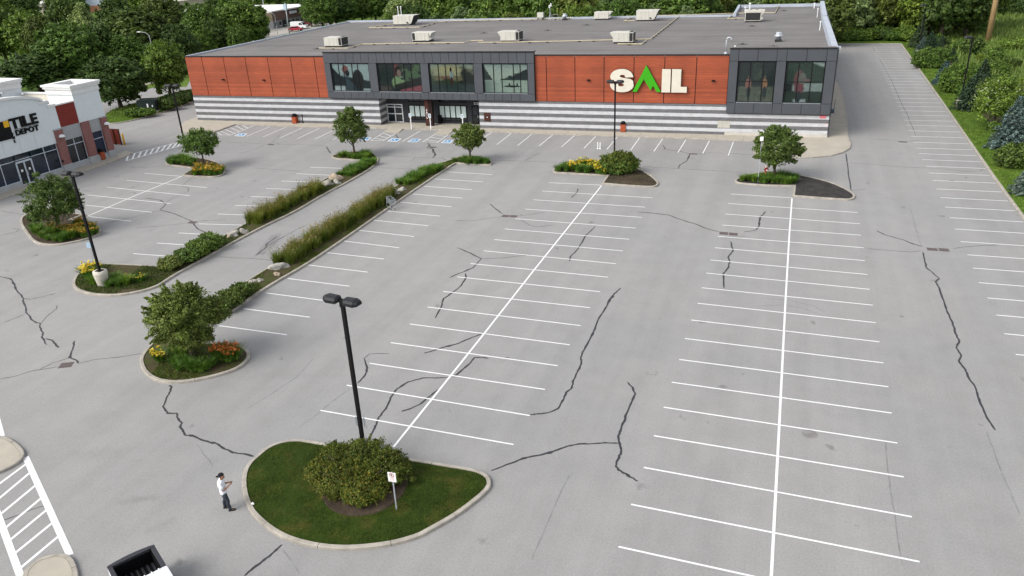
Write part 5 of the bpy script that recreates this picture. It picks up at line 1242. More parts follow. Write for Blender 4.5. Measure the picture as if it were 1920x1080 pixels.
# shopping trolley tipped against the kerb
p = G(733, 391, .16); t = thing('shopping_cart', 'grey wire shopping cart left beside the kerb among the grasses', 'shopping cart', p, 2.9)
def wires(parent, name, pts, r=.012): MB().tube(pts, r, 5).build(name, galv_m, parent)
bk = thing('basket', None, None); bk.parent = t
x0, x1, w0, w1, zb_, zt = -.45, .45, .24, .3, .5, .95
for z, k in ((zt, 0), (.8, .33), (.65, .66), (zb_, 1)):
    a, b_ = -.45 + .06 * k, .45 - .02 * k; c_, d_ = w0 - .03 * k, w1 - .05 * k
    wires(bk, 'hoop', [(a, -c_, z), (b_, -d_, z), (b_, d_, z), (a, c_, z), (a, -c_, z)], .014 if k == 0 else .009)
for k in range(9):
    x = -.44 + k * .11
    for s in (-1, 1): wires(bk, 'wire', [(x, s * (w0 + (w1 - w0) * k / 8), zt), (x * .95, s * (w0 - .03 + (w1 - w0) * k / 8), zb_)], .007)
for k in range(5): wires(bk, 'wire', [(-.4, -.2 + .1 * k, zb_), (.43, -.2 + .1 * k, zb_)], .007)
for s in (-1, 1):
    wires(t, 'frame', [(.5, s * .27, 1.02), (.36, s * .26, .3), (.4, s * .26, .14), (-.42, s * .2, .2), (-.3, s * .2, .5)], .016)
    for x, y in ((.4, .26), (-.42, .2)): MB().tube([(x, s * y - .015, .06), (x, s * y + .015, .06)], .06, 10).build('wheel', black_p, t)
wires(t, 'handle', [(.5, -.28, 1.02), (.5, .28, 1.02)], .02)
t.rotation_euler = (0.12, -.1, 2.5)
# little white litter
for px, py, lb in ((752.6, 929, 'scrap of white paper on the mulch by the no-parking post'), (474, 945, 'crumpled pale wrapper on the kerb of the oval lawn')):
    p = G(px, py, .17); s = MB().ell((0, 0, .02), (.08, .06, .03), 7, 5); s.v = [(v[0] + random.uniform(-.02, .02), v[1] + random.uniform(-.02, .02), max(0, v[2] + random.uniform(-.01, .02))) for v in s.v]
    o = s.build('litter', white_p); o.location = p; tag(o, lb, 'litter')
# ================================================================== BOULDERS
def boulder(px, py, sx, sy, sz, rz, label, seed, zb=.12, mat=None):
    r = np.random.default_rng(seed); bm = bmesh.new(); bmesh.ops.create_icosphere(bm, subdivisions=3, radius=1)
    ph = r.random((7, 3)) * 2 - 1; am = r.random(7) * .16 + .05
    for v in bm.verts:
        d = 1.0
        for k in range(7): d += am[k] * math.sin(v.co.dot(Vector(ph[k])) * 4.2 + k * 1.7)
        d = d * .9
        v.co = Vector((v.co.x * sx * d, v.co.y * sy * d, max(v.co.z * sz * d, -.25 * sz) + .15 * sz))
    me = bpy.data.meshes.new('boulder'); bm.to_mesh(me); bm.free(); me.polygons.foreach_set('use_smooth', [True] * len(me.polygons))
    p = G(px, py, zb); o = link('boulder', me, mat or stone_m); o.location = p; o.rotation_euler = (0, 0, rz)
    return tag(o, label, 'boulder', 'landscape boulders in the planted strips')
pale_st = M('pale_boulder', (0.34, 0.33, 0.30), 0.9, 0.25, 2.0, bmp=.4); tan_st = M('tan_boulder', (0.32, 0.26, 0.20), 0.9, 0.25, 2.5, bmp=.4)
boulder(524, 503, .72, .42, .42, .5, 'large smooth pale boulder just below the reed grasses', 3, mat=pale_st); boulder(520, 515, .28, .24, .2, .2, 'small pinkish boulder beside the large pale one', 5, mat=tan_st)
boulder(483, 528, .45, .3, .26, .7, 'flat grey boulder in weeds between shrubs and the large pale one', 6); boulder(470, 531, .24, .2, .16, .1, 'small grey stone next to the flat grey boulder', 8)
boulder(438, 442, .62, .4, .36, .6, 'angular grey boulder in the strip by the single drain', 9); boulder(459, 436, .38, .3, .3, .2, 'rounded grey boulder next to the angular one', 10); boulder(430, 445, .25, .22, .2, .9, 'tan stone at the foot of the angular boulder', 11, mat=tan_st)
boulder(631, 337, .8, .55, .6, .4, 'tan boulder heading the rock group before the cone-crowned tree', 12, mat=tan_st); boulder(616, 347, .6, .42, .45, .8, 'dark grey boulder at the end of the reed grasses', 13); boulder(632, 344, .42, .34, .32, .2, 'pale round boulder under the tan one', 14, mat=pale_st)
boulder(740, 364, .62, .5, .5, .6, 'round blue-grey boulder above the shopping cart', 15, mat=pale_st); boulder(752, 357, .5, .3, .3, .7, 'pale flat boulder leaning on the round blue-grey one', 16, mat=pale_st)
# ================================================================== PLANTS
def quads_mesh(name, V, mats, mi=None):
    """V: (n,4,3) array of separate quads"""
    n = len(V); me = bpy.data.meshes.new(name)
    me.vertices.add(4 * n); me.vertices.foreach_set('co', V.reshape(-1).astype(np.float32))
    me.loops.add(4 * n); me.loops.foreach_set('vertex_index', np.arange(4 * n, dtype=np.int32))
    me.polygons.add(n); me.polygons.foreach_set('loop_start', np.arange(0, 4 * n, 4, dtype=np.int32)); me.polygons.foreach_set('loop_total', np.full(n, 4, dtype=np.int32))
    for m in mats: me.materials.append(m)
    if mi is not None: me.polygons.foreach_set('material_index', mi.astype(np.int32))
    me.update(calc_edges=True)
    return me
def unit(a): return a / np.maximum(np.linalg.norm(a, axis=-1, keepdims=True), 1e-9)
def leaf_quads(C, N, size, r, aspect=.55):
    """rhombic leaves at C facing roughly N"""
    n = len(C); D = unit(N + r.normal(0, .55, (n, 3)))
    T = unit(np.cross(D, r.normal(0, 1, (n, 3)))); Bn = np.cross(D, T)
    s = (size * r.uniform(.65, 1.3, n))[:, None]
    a, b_ = T * s, Bn * s * aspect
    bend = D * s * .18
    return np.stack([C - a, C + b_ + bend, C + a, C - b_ + bend], 1)
def crown(n, rx, ry, zc, rz, size, r, nclump=60, clump=.26, shape='round', hollow=.5, noise=.22, low=.0, fuzz=.22, shoots=.12):
    """leaves gathered in clumps over an uneven crown, with gaps"""
    d = unit(r.normal(0, 1, (nclump, 3)))
    d[:, 2] = np.where(d[:, 2] < -.85 + low, -d[:, 2], d[:, 2])
    rad = r.uniform(hollow ** 3, 1.0, nclump) ** (1 / 3) * (1 + r.normal(0, noise, nclump) * .45)
    if shape == 'cone':
        f = 1 - .55 * np.clip(d[:, 2] * .5 + .5, 0, 1); d = d * np.stack([f * 1.15, f * 1.15, np.ones(nclump)], 1)
    cc = d * rad[:, None] * [rx, ry, rz] + [0, 0, zc]
    w = r.uniform(.6, 1.4, nclump); k = r.choice(nclump, n, p=w / w.sum())
    cs = clump * (rx + ry + rz) / 3 * r.uniform(.7, 1.25, nclump)
    o = unit(r.normal(0, 1, (n, 3))) * (r.uniform(0, 1, n) ** .45)[:, None] * cs[k][:, None] * [1, 1, .75]
    P = cc[k] + o
    nf = int(n * fuzz)                    # stray leaves between the clumps
    if nf:
        dd = unit(r.normal(0, 1, (nf, 3))); P[:nf] = dd * r.uniform(.55, 1.06, nf)[:, None] * [rx, ry, rz] + [0, 0, zc]; o[:nf] = dd
        if shape == 'cone': f = 1 - .5 * np.clip(dd[:, 2] * .5 + .5, 0, 1); P[:nf, :2] *= f[:, None]
    ns = int(n * shoots)                  # upright shoots breaking the outline
    if ns:
        m_ = max(12, nclump // 2); sd_ = unit(r.normal(0, 1, (m_, 3)) + [0, 0, .55]); j = r.integers(0, m_, ns); t_ = r.uniform(.7, 1.2, ns)
        P[nf:nf + ns] = sd_[j] * t_[:, None] * [rx, ry, rz] * (1 - (.45 * np.clip(sd_[j, 2:3] * .5 + .5, 0, 1) if shape == 'cone' else 0)) + [0, 0, zc] + r.normal(0, .02 * (rx + rz), (ns, 3)) * (1.35 - t_)[:, None] * 2
    N = unit(unit(o) * .7 + unit(P - [0, 0, zc - rz * .3]) * .6 + [0, 0, .35])
    return leaf_quads(P, N, size, r)
def trunk_mb(h, r0, rr, spread, crown_z, nb=6, lean=(0, 0)):
    m = MB(); top = Vector((lean[0], lean[1], crown_z))
    m.tube([(0, 0, -.1), (lean[0] * .3, lean[1] * .3, h * .2), tuple(top * .6), tuple(top), (lean[0], lean[1], crown_z + (h - crown_z) * .5)], [r0 * 1.35, r0, r0 * .8, r0 * .55, r0 * .15], 8)
    for k in range(nb):
        a = 2 * math.pi * k / nb + rr.uniform(-.4, .4); z0 = crown_z * rr.uniform(.5, .95); L = spread * rr.uniform(.55, .9)
        e = Vector((math.cos(a) * L, math.sin(a) * L, z0 + (h - z0) * rr.uniform(.35, .75)))
        b0 = Vector((lean[0] * z0 / crown_z, lean[1] * z0 / crown_z, z0)); md = b0.lerp(e, .5) + Vector((0, 0, .1 * h * rr.uniform(-.4, .8)))
        m.tube([b0, md, e], [r0 * .42, r0 * .28, r0 * .08], 6)
        for j in range(2):
            a2 = a + rr.uniform(-.9, .9); m.tube([md, md + Vector((math.cos(a2) * L * .4, math.sin(a2) * L * .4, h * .14))], [r0 * .2, r0 * .05], 5)
    return m
def tree_meshes(seed, h, rx, leafm, n, size, crown_bot=.28, shape='round', nclump=70, clump=.26, r0=None, spread=None, hollow=.5, ry=None, noise=.3, fuzz=.2, shoots=.12):
    r = np.random.default_rng(seed); zc = h * (1 + crown_bot) / 2; rz = h * (1 - crown_bot) / 2
    q = crown(n, rx * .84, (ry or rx) * .84, zc, rz * .84, size, r, nclump, clump, shape, hollow, noise, 0.0, fuzz, shoots)
    q = q[q[..., 2].min(1) > h * crown_bot * (.8 + .35 * r.random(len(q)))]
    cm = quads_mesh('crown', q, [LEAF[leafm]])
    tm = trunk_mb(h * .92, r0 or h * .016 + .03, random.Random(seed), spread or rx * .8, h * max(crown_bot + .12, .3)).mesh('trunk', True); tm.materials.append(bark_m)
    return tm, cm
def plant_tree(name, tm, cm, loc, label, cat='tree', rz=0.0, scale=1.0, group=None):
    t = thing(name, label, cat, loc, rz, group); t.scale = (scale,) * 3 if not hasattr(scale, '__len__') else scale
    link('trunk', tm, None, t); link('crown', cm, None, t)
    return t
# ---- the six ornamental trees on the islands (each grown for its own outline)
def island_tree(px, py, toppx, toppy, halfw_px, label, seed, shape='round', leafm='pear', n=9000, size=.13, bot=.25, hollow=.42, zb=.2):
    b = G(px, py, zb); h = HG(G(px, py), toppx, toppy) - zb
    dist = math.sqrt(b.x ** 2 + b.y ** 2 + CAM_H ** 2); rx = halfw_px * dist / FPX * .95
    tm, cm = tree_meshes(seed, h, rx, leafm, int(n * .85), size, bot, shape, 105, .17, r0=.11, hollow=hollow, noise=.36, fuzz=.16, shoots=.17)
    return plant_tree('ornamental_tree', tm, cm, b, label)
island_tree(362, 672, 338, 522, 73, 'dense dark green round tree on the bulb-shaped flower island', 11, n=42000, size=.075, bot=.16)
island_tree(112, 432, 100, 322, 50, 'broad bushy tree on the island facing the tile shop doors', 12, n=24000, size=.09, bot=.10)
island_tree(384, 314, 378, 236, 37, 'airy light tree on the flower island by the ladder crosswalk', 13, n=10000, size=.105, bot=.26, leafm='mid', hollow=.35)
island_tree(665, 291, 659, 190, 43, 'cone-crowned tree on the hook of the planted strip before the entrance', 14, 'cone', n=17000, size=.11, bot=.18)
island_tree(882, 301, 878, 228, 33, 'small round tree on the tip of the strip right of the accessible bays', 15, n=12000, size=.11, bot=.26)
island_tree(1451, 334, 1458, 231, 47, 'broad tree beside the fire hydrant', 16, n=20000, size=.11, bot=.2)
# ---- shrubs
def shrub_mesh(seed, rx, ry, h, leafm, n, size, nclump=80, clump=.2, second=None, frac=.12, hollow=.75):
    r = np.random.default_rng(seed)
    q = crown(n, rx * .88, ry * .88, h * .42, h * .5, size, r, nclump, clump, hollow=hollow, noise=.12, low=-.2)
    q[..., 2] = np.maximum(q[..., 2], .03)
    mi = None; mats = [LEAF[leafm]]
    if second:
        mats.append(LEAF[second]); z = q[:, :, 2].mean(1); w = r.random(n) < frac * np.clip(z / h * 1.6, 0, 1.5); mi = w.astype(int)
    return quads_mesh('foliage', q, mats, mi)
def stems(h, r_, n, seed):
    rr = random.Random(seed); m = MB()
    for k in range(n):
        a = rr.uniform(0, 6.28); m.tube([(math.cos(a) * r_ * .15, math.sin(a) * r_ * .15, -.05), (math.cos(a) * r_ * .5, math.sin(a) * r_ * .5, h * .55), (math.cos(a) * r_ * .75, math.sin(a) * r_ * .75, h * .8)], [.03, .022, .008], 5)
    me = m.mesh('stem'); me.materials.append(bark_m); return me
def shrub(px, py, rx, ry, h, label, leafm, seed, n=4000, size=.09, zb=.2, second=None, frac=.12, rz=0.0, name='shrub', group=None, nclump=80, clump=.2, cat='shrub'):
    t = thing(name, label, cat, G(px, py, zb), rz, group)
    link('foliage', shrub_mesh(seed, rx, ry, h, leafm, n, size, nclump, clump, second, frac), None, t)
    link('stem', stems(h, min(rx, ry), 7, seed), None, t)
    return t
# big bronzed shrub on the oval lawn: several mounds merging
t = thing('spreading_shrub', 'wide bronzed green shrub mound on the oval lawn around the tall lamp post', 'shrub', G(670, 912, .25))
r = np.random.default_rng(21); Q = []; MI = []
for cx, cy, rx, h, n in ((-1.35, .85, 1.15, 1.25, 15000), (-.1, 1.15, 1.3, 1.5, 16000), (1.15, .85, 1.1, 1.4, 15000), (-.55, -.3, 1.3, 1.2, 16000), (.65, -.5, 1.2, 1.15, 15000), (-1.75, .0, .8, 1.0, 9000)):
    q = crown(n, rx * .9, rx * .85, h * .45, h * .52, .043, r, 130, .17, fuzz=.3, hollow=.72, noise=.3, low=-.2) + [cx, cy, 0]; q[..., 2] = np.maximum(q[..., 2], .02)
    Q.append(q); MI.append((r.random(n) < (.24 if cy < .2 else .06)).astype(int))
link('foliage', quads_mesh('foliage', np.concatenate(Q), [LEAF['bush'], LEAF['gold']] if False else [LEAF['bush'], mat_leaf('amber_shrub_leaf', (0.085, 0.078, 0.010), (0.15, 0.115, 0.014), (0.22, 0.155, 0.026))], np.concatenate(MI)), None, t)
link('stem', stems(1.5, 1.9, 14, 3), None, t)
MB().lathe([(0, .1), (1.5, .10), (1.85, .07), (2.0, -.06)], 40, (0.36, .06, .0)).build('mulch_ring', soil_m, t)
shrub(1160, 322, 2.25, 1.7, 2.15, 'large clipped bronze-topped shrub at the foot of the lamp post before the SAIL sign', 'mid', 22, 16000, .10, second='bush', frac=.55, name='spreading_shrub', nclump=120, clump=.16)
# strip shrubs: (px, py, radius, height)
for i, (px, py, rr_, h, lb) in enumerate(((432, 570, 1.2, 1.05, 'low leafy shrub nearest the bulb-shaped island on the cart strip'), (455, 553, 1.0, .95, 'low leafy shrub below the flat grey boulder on the cart strip'), (418, 580, .9, .9, 'low leafy shrub tucked under the dense round tree'))):
    shrub(px, py, rr_, rr_ * .85, h, lb, 'olive', 30 + i, 3500, .08, second='light', frac=.2)
for i, (px, py, rr_, h, lb) in enumerate(((320, 502, 1.05, .95, 'pale variegated shrub at the bare soil end of the lamp strip'), (352, 488, 1.15, 1.05, 'leafy shrub next to the pale variegated one'), (372, 477, 1.2, 1.2, 'leafy shrub, middle of the row on the lamp strip'), (396, 464, 1.25, 1.35, 'tall leafy shrub before the angular grey boulder'))):
    shrub(px, py, rr_, rr_ * .9, h, lb, 'mid' if i else 'olive', 40 + i, 3800, .085, second='pale', frac=.35 if i == 0 else .15)
shrub(66, 412, .75, .7, .8, 'small dark clipped ball beside the tree near the tile shop', 'dark', 50, 2500, .08)
# shrubs around the transformer
for i, (px, py, rx, ry, h, lb) in enumerate(((262, 216, 2.6, 1.6, 1.1, 'low spreading shrub bed before the transformer cabinet'), (310, 203, 2.6, 1.6, 1.5, 'dark hedge clump beside the transformer cabinet'), (330, 194, 2.6, 1.6, 1.6, 'dark hedge clump close to the orange store corner'), (350, 187, 2.4, 1.5, 1.6, 'dark hedge clump hidden partly by the orange store corner'))):
    shrub(px, py, rx, ry, h, lb, 'dark' if i else 'mid', 55 + i, 3500, .16, zb=.35, rz=.4)
# ---- grasses and lilies: one mesh per kind, planted clump by clump
def blades(n, h, spread, r, w=.02, lean=.5, seg=2, base=.12):
    a = r.uniform(0, 2 * np.pi, n); rr_ = r.uniform(0, base, n) ** .8
    p0 = np.stack([np.cos(a) * rr_, np.sin(a) * rr_, np.zeros(n)], 1); d = np.stack([np.cos(a), np.sin(a), np.zeros(n)], 1)
    L = h * r.uniform(.6, 1.1, n); ln = r.uniform(.1, 1, n) * lean
    side = np.stack([-np.sin(a), np.cos(a), np.zeros(n)], 1) * w; out = []
    prev = p0; 
    for k in range(1, seg + 1):
        t = k / seg
        p = p0 + d * (L * ln * t ** 2)[:, None] + np.array([0, 0, 1]) * (L * (t - .28 * ln * t ** 2))[:, None]
        s0, s1 = side * (1.1 - (k - 1) / seg), side * (1.1 - t) 
        out.append(np.stack([prev - s0, prev + s0, p + s1, p - s1], 1)); prev = p
    return np.concatenate(out)
def reed_mesh(seed, h=1.15):
    r = np.random.default_rng(seed); q = blades(260, h * .78, .4, r, .022, .55, 2, .22)
    s = blades(34, h * 1.12, .3, r, .01, .32, 2, .16); pl = []
    tip = s[34:, 2:].mean(1)
    for k in range(1):
        c = tip + r.normal(0, .03, tip.shape) - [0, 0, .06 + .1 * k]; pl.append(leaf_quads(c, np.tile([0, -1, .3], (len(c), 1)), np.full(len(c), .085), r, .25))
    V = np.concatenate([q, s] + pl); mi = np.concatenate([np.zeros(len(q)), np.zeros(len(s)), np.ones(sum(len(x) for x in pl))])
    return quads_mesh('blades', V, [LEAF['reed'], LEAF['plume']], mi)
def lily_mesh(seed, flower=None, nf=30, h=.62):
    r = np.random.default_rng(seed); q = blades(170, h, .5, r, .026, 1.0, 3, .2); mi = np.zeros(len(q)); V = q; mats = [LEAF['lily']]
    if flower:
        fa = r.uniform(0, 6.28, nf); fr = .38 * np.sqrt(r.random(nf)); c = np.stack([np.cos(fa) * fr, np.sin(fa) * fr, h * r.uniform(.62, 1.0, nf)], 1)
        f = np.concatenate([leaf_quads(c + r.normal(0, .02, c.shape), np.tile([0, 0, 1], (nf, 1)), np.full(nf, .075), r, .8) for _ in range(3)])
        V = np.concatenate([q, f]); mi = np.concatenate([mi, np.ones(len(f))]); mats.append(LEAF[flower])
    return quads_mesh('blades', V, mats, mi)
REED = [reed_mesh(60 + k) for k in range(3)]
LILY = [lily_mesh(70 + k) for k in range(2)]; YEL = [lily_mesh(75 + k, 'yellow', 20) for k in range(2)]; GOLD = [lily_mesh(80 + k, 'gold', 18) for k in range(2)]; ORG = [lily_mesh(85, 'orange', 20, .7)]
def clump(name, meshes, p, label, cat, group, s=1.0):
    o = link(name, random.choice(meshes)); o.location = p; o.rotation_euler = (0, 0, random.uniform(0, 6.28)); k = s * random.uniform(.7, 1.2); o.scale = (k * random.uniform(.9, 1.15), k * random.uniform(.9, 1.15), k)
    return tag(o, label, cat, group)
def row(a, b_, width, step, name, meshes, label, cat, group, s=1.0, zb=.15, jit=.35, nrow=2):
    A, Bp = G(*a, zb), G(*b_, zb); d = Bp - A; n = max(2, int(d.length / step)); sd = Vector((-d.y, d.x, 0)).normalized()
    for k in range(n):
        for j in range(nrow):
            off = ((j + .5) / nrow - .5) * width
            p = A.lerp(Bp, (k + .5 * (j % 2) + random.uniform(-.3, .3)) / n) + sd * (off + random.uniform(-.15, .15))
            clump(name, meshes, p, label, cat, group, s)
row((532, 494), (735, 364), 1.3, .62, 'reed_grass', REED, 'feathery reed grass clump on the strip with the shopping cart', 'grass', 'reed grasses on the cart strip', 1.0, nrow=3)
row((475, 418), (603, 352), 1.5, .62, 'reed_grass', REED, 'feathery reed grass clump on the strip between lamp base and cone-crowned tree', 'grass', 'reed grasses on the lamp strip', 1.0, nrow=3)
row((757, 345), (822, 314), 1.5, .65, 'daylily', LILY, 'green daylily clump beyond the boulders on the cart strip', 'plant', 'daylilies on the cart strip', 1.1, nrow=3)
row((645, 329), (700, 304), 1.5, .65, 'daylily', LILY, 'green daylily clump between the rock group and the cone-crowned tree', 'plant', 'daylilies on the lamp strip', 1.1, nrow=3)
def scatter(pts, name, meshes, label, cat, group, s=1.0, zb=.2):
    for px, py in pts: clump(name, meshes, G(px, py, zb), label, cat, group, s)
scatter([(639, 293), (647, 291), (655, 294), (668, 292), (676, 292), (685, 291), (693, 293), (662, 297), (672, 297), (686, 298)], 'daylily', LILY, 'green plant clump at the foot of the cone-crowned tree', 'plant', 'plants under the cone-crowned tree', 1.2)
scatter([(853, 302), (866, 303), (872, 301), (880, 304), (888, 303), (896, 302), (903, 304), (911, 305), (893, 306), (876, 306)], 'daylily', LILY, 'green plant clump at the foot of the small round tree', 'plant', 'plants under the small round tree', 1.15)
scatter([(1392, 338), (1399, 335), (1406, 337), (1414, 339), (1420, 336), (1427, 341), (1434, 342), (1441, 337), (1450, 342), (1458, 341), (1466, 343), (1473, 344), (1480, 343), (1446, 333), (1462, 332), (1475, 332), (1484, 334), (1492, 335), (1488, 341), (1470, 337), (1430, 332)], 'daylily', LILY, 'green daylily clump around the fire hydrant', 'plant', 'daylilies around the fire hydrant', 1.12)
scatter([(1047, 319), (1055, 316), (1063, 319), (1060, 312), (1068, 314), (1100, 322), (1110, 319), (1085, 321)], 'daylily', LILY, 'green daylily clump left of the clipped shrub before the SAIL sign', 'plant', 'daylilies by the clipped shrub', 1.2)
scatter([(1072, 317), (1078, 313), (1086, 312), (1094, 311), (1102, 310), (1110, 311), (1118, 317), (1090, 317), (1105, 315), (1128, 325), (1134, 326), (1121, 323)], 'yellow_daylily', YEL, 'yellow flowering daylily beside the clipped shrub before the SAIL sign', 'plant', 'yellow daylilies by the clipped shrub', 1.2)
scatter([(370, 322), (377, 325), (386, 326), (395, 327), (404, 327), (412, 325), (416, 320), (408, 318), (398, 318), (388, 317), (378, 316), (370, 313), (366, 327), (403, 322), (392, 322), (381, 320)], 'golden_daylily', GOLD, 'golden flowering daylily under the airy light tree', 'plant', 'golden daylilies under the airy tree', 1.15)
scatter([(318, 304), (325, 302), (332, 301), (339, 301), (346, 301), (353, 304), (334, 306), (345, 307), (356, 309), (322, 307), (364, 305), (340, 298), (352, 298)], 'daylily', LILY, 'bright green daylily clump at the foot of the lamp post by the airy tree', 'plant', 'green daylilies by the airy tree', 1.25)
scatter([(68, 436), (78, 444), (90, 449), (104, 451), (118, 450), (130, 446), (63, 428), (75, 430), (100, 440), (88, 437)], 'daylily', LILY, 'green daylily clump along the rounded kerb near the tile shop', 'plant', 'green daylilies near the tile shop', 1.1)
scatter([(100, 431), (112, 436), (122, 438), (135, 436), (146, 433), (157, 430), (166, 428), (175, 431), (180, 436), (150, 440), (140, 444), (160, 443), (170, 440), (128, 430), (145, 424), (156, 422)], 'golden_daylily', GOLD, 'golden flowering daylily in the bed near the tile shop', 'plant', 'golden daylilies near the tile shop', 1.1)
scatter([(165, 514), (172, 509), (178, 513), (183, 508), (169, 520)], 'yellow_daylily', YEL, 'bright yellow daylily beside the concrete lamp base', 'plant', 'yellow daylilies at the concrete lamp base', 1.25)
scatter([(180, 523), (186, 529), (210, 530), (218, 526), (228, 530), (238, 532), (176, 532), (205, 536), (222, 535)], 'daylily', LILY, 'green daylily clump around the concrete lamp base', 'plant', 'green daylilies at the concrete lamp base', 1.05)
scatter([(240, 525), (250, 527), (262, 528), (268, 524)], 'golden_daylily', [lily_mesh(90, 'yellow', 7)], 'daylily with few pale yellow flowers in the grass of the lamp strip end', 'plant', 'sparse daylilies at the lamp strip end', 1.0)
scatter([(297, 672), (301, 676)], 'yellow_daylily', YEL, 'bright yellow daylily on the bulb-shaped island', 'plant', 'yellow daylilies on the bulb-shaped island', 1.0, .25)
scatter([(405, 668), (414, 664), (424, 662), (434, 666), (418, 672), (430, 674), (440, 672)], 'orange_daylily', ORG, 'orange flowering daylily beside the trunk of the dense round tree', 'plant', 'orange daylilies on the bulb-shaped island', 1.15, .25)
scatter([(330, 682), (335, 692), (356, 690), (366, 692), (345, 680), (388, 690), (397, 684), (378, 694), (340, 668), (325, 664), (350, 662)], 'daylily', LILY, 'green plant clump near the trunk of the dense round tree', 'plant', 'green plants on the bulb-shaped island', .9, .25)
scatter([(324, 655), (347, 655), (349, 661)], 'reed_grass', REED, 'short tawny grass tuft under the dense round tree', 'grass', 'tawny tufts on the bulb-shaped island', .6, .25)
# ---- short grass as uncountable cover
def poly_np(poly): return np.array([(p.x, p.y) for p in poly])
def inside_np(A, X, Y):
    c = np.zeros(len(X), bool); Bq = np.roll(A, 1, 0)
    for (ax, ay), (bx, by) in zip(A, Bq):
        if ay == by: continue
        m = ((ay > Y) != (by > Y)) & (X < (bx - ax) * (Y - ay) / (by - ay) + ax); c ^= m
    return c
def edge_np(A, X, Y):
    best = np.full(len(X), 1e9); Bq = np.roll(A, 1, 0)
    for (ax, ay), (bx, by) in zip(A, Bq):
        dx, dy = bx - ax, by - ay; t = np.clip(((X - ax) * dx + (Y - ay) * dy) / max(dx * dx + dy * dy, 1e-9), 0, 1)
        best = np.minimum(best, np.hypot(X - ax - t * dx, Y - ay - t * dy))
    return best
def grass_cover(name, poly, n, h, leafm, zfun, label, cat='grass', seed=1, w=.012, keep=None):
    r = np.random.default_rng(seed); A = poly_np(poly); X = np.zeros(0); Y = np.zeros(0)
    for _ in range(40):
        x = r.uniform(A[:, 0].min(), A[:, 0].max(), n); y = r.uniform(A[:, 1].min(), A[:, 1].max(), n); m = inside_np(A, x, y)
        if keep is not None: m &= keep(x, y)
        X = np.append(X, x[m]); Y = np.append(Y, y[m])
        if len(X) >= n: break
    X, Y = X[:n], Y[:n]; P = np.stack([X, Y, zfun(X, Y) + 0 * X], 1)
    k = len(P); a = r.uniform(0, 2 * np.pi, k); d = np.stack([np.cos(a), np.sin(a), np.zeros(k)], 1); sd = np.stack([-np.sin(a), np.cos(a), np.zeros(k)], 1) * w
    H = (h * r.uniform(.5, 1.25, k))[:, None]; tip = P + d * H * r.uniform(.1, .6, k)[:, None] + [0, 0, 1] * H
    o = link(name, quads_mesh(name, np.stack([P - sd, P + sd, tip + sd * .25, tip - sd * .25], 1), [LEAF[leafm]]))
    tag(o, label, cat, kind='stuff'); return o
def mound_z(I, z, mnd): return lambda x, y: z + mnd * (1 - np.exp(-edge_np(poly_np(I), x, y) / 1.2)) - .01
sc = G(670, 912)
I = ISL['lawn'][1]; grass_cover('lawn_grass', I, 42000, .06, 'lawn', mound_z(I, .10, .22), 'short mown grass covering the oval lawn', seed=5, w=.008, keep=lambda x, y: ((x - sc.x) ** 2 + (y - sc.y) ** 2) > 2.9)
I = ISL['strip_right'][1]; grass_cover('weed_cover', I, 16000, .11, 'lawn', mound_z(I, .10, .10), 'patchy weeds covering the soil of the cart strip', seed=6, w=.02, keep=lambda x, y: np.sin(x * 1.3) + np.sin(y * .9 + x) > -.3)
I = ISL['strip_left'][1]; grass_cover('weed_cover', I, 20000, .12, 'lawn', mound_z(I, .10, .10), 'patchy weeds covering the soil of the lamp strip', seed=7, w=.02, keep=lambda x, y: np.sin(x * 1.1 + 1) + np.sin(y * .8 + x) > -.2)
I = ISL['shrub'][1]; grass_cover('weed_cover', I, 900, .1, 'lawn', mound_z(I, .10, .10), 'thin weeds on the soil of the clipped shrub island', seed=8, w=.03)
VP = [Vector(p) for p in ((18.6, 20), (18.6, 80), (19.0, 120), (19.2, 150), (19.4, 176.5), (23.2, 182), (23.0, 150), (22.1, 110), (22.0, 20))]
grass_cover('verge_grass', VP, 26000, .12, 'verge', lambda x, y: .16, 'mown grass covering the verge along the right kerb', seed=9, w=.03)
grass_cover('verge_grass', offset_poly(GL, .3), 9000, .14, 'verge', mound_z(GL, .12, .35), 'mown grass around the transformer cabinet', seed=10, w=.04)
MP = [Vector(p) for p in ((24.3, 30), (24.3, 110), (25.2, 182), (15, 184), (20, 300), (110, 300), (110, 30))]
grass_cover('meadow_grass', MP, 52000, .75, 'meadow', lambda x, y: -.05, 'tall rough meadow grass beyond the row of spruces', seed=12, w=.10, keep=lambda x, y: np.arctan2(x, y) < .62)
# ---- conifers and shrubs along the verge
def conifer_meshes(seed, h, r0, leafm, n=9000, size=.13):
    r = np.random.default_rng(seed); lv = 15; V = []
    per = n // lv
    for k in range(lv):
        t = (k + .3) / lv; z = h * (.06 + .92 * t); R = r0 * (1 - t) ** .85 + .06; nb = max(5, int(11 * (1 - t) + 4)); m = int(per * (1.7 * (1 - t) + .25))
        ba = 2 * np.pi * (np.arange(nb) / nb) + r.uniform(0, 6); bl = R * r.uniform(.72, 1.12, nb); b_ = r.integers(0, nb, m); s = r.uniform(.05, 1, m) ** .6
        a = ba[b_] + r.normal(0, .16, m) * (1.2 - s); rad = bl[b_] * s
        P = np.stack([np.cos(a) * rad, np.sin(a) * rad, z - .22 * rad + .10 * rad * s + r.normal(0, .05, m) * h / 5], 1); N = np.stack([np.cos(a) * .4, np.sin(a) * .4, np.ones(m)], 1)
        V.append(leaf_quads(P, N, np.full(m, size), r, .4))
    m = MB().tube([(0, 0, -.1), (0, 0, h * .96)], [.13, .02], 7).mesh('trunk'); m.materials.append(bark_m)
    q = np.concatenate(V); q[..., 2] = np.maximum(q[..., 2], .03)
    return m, quads_mesh('crown', q, [LEAF[leafm]])
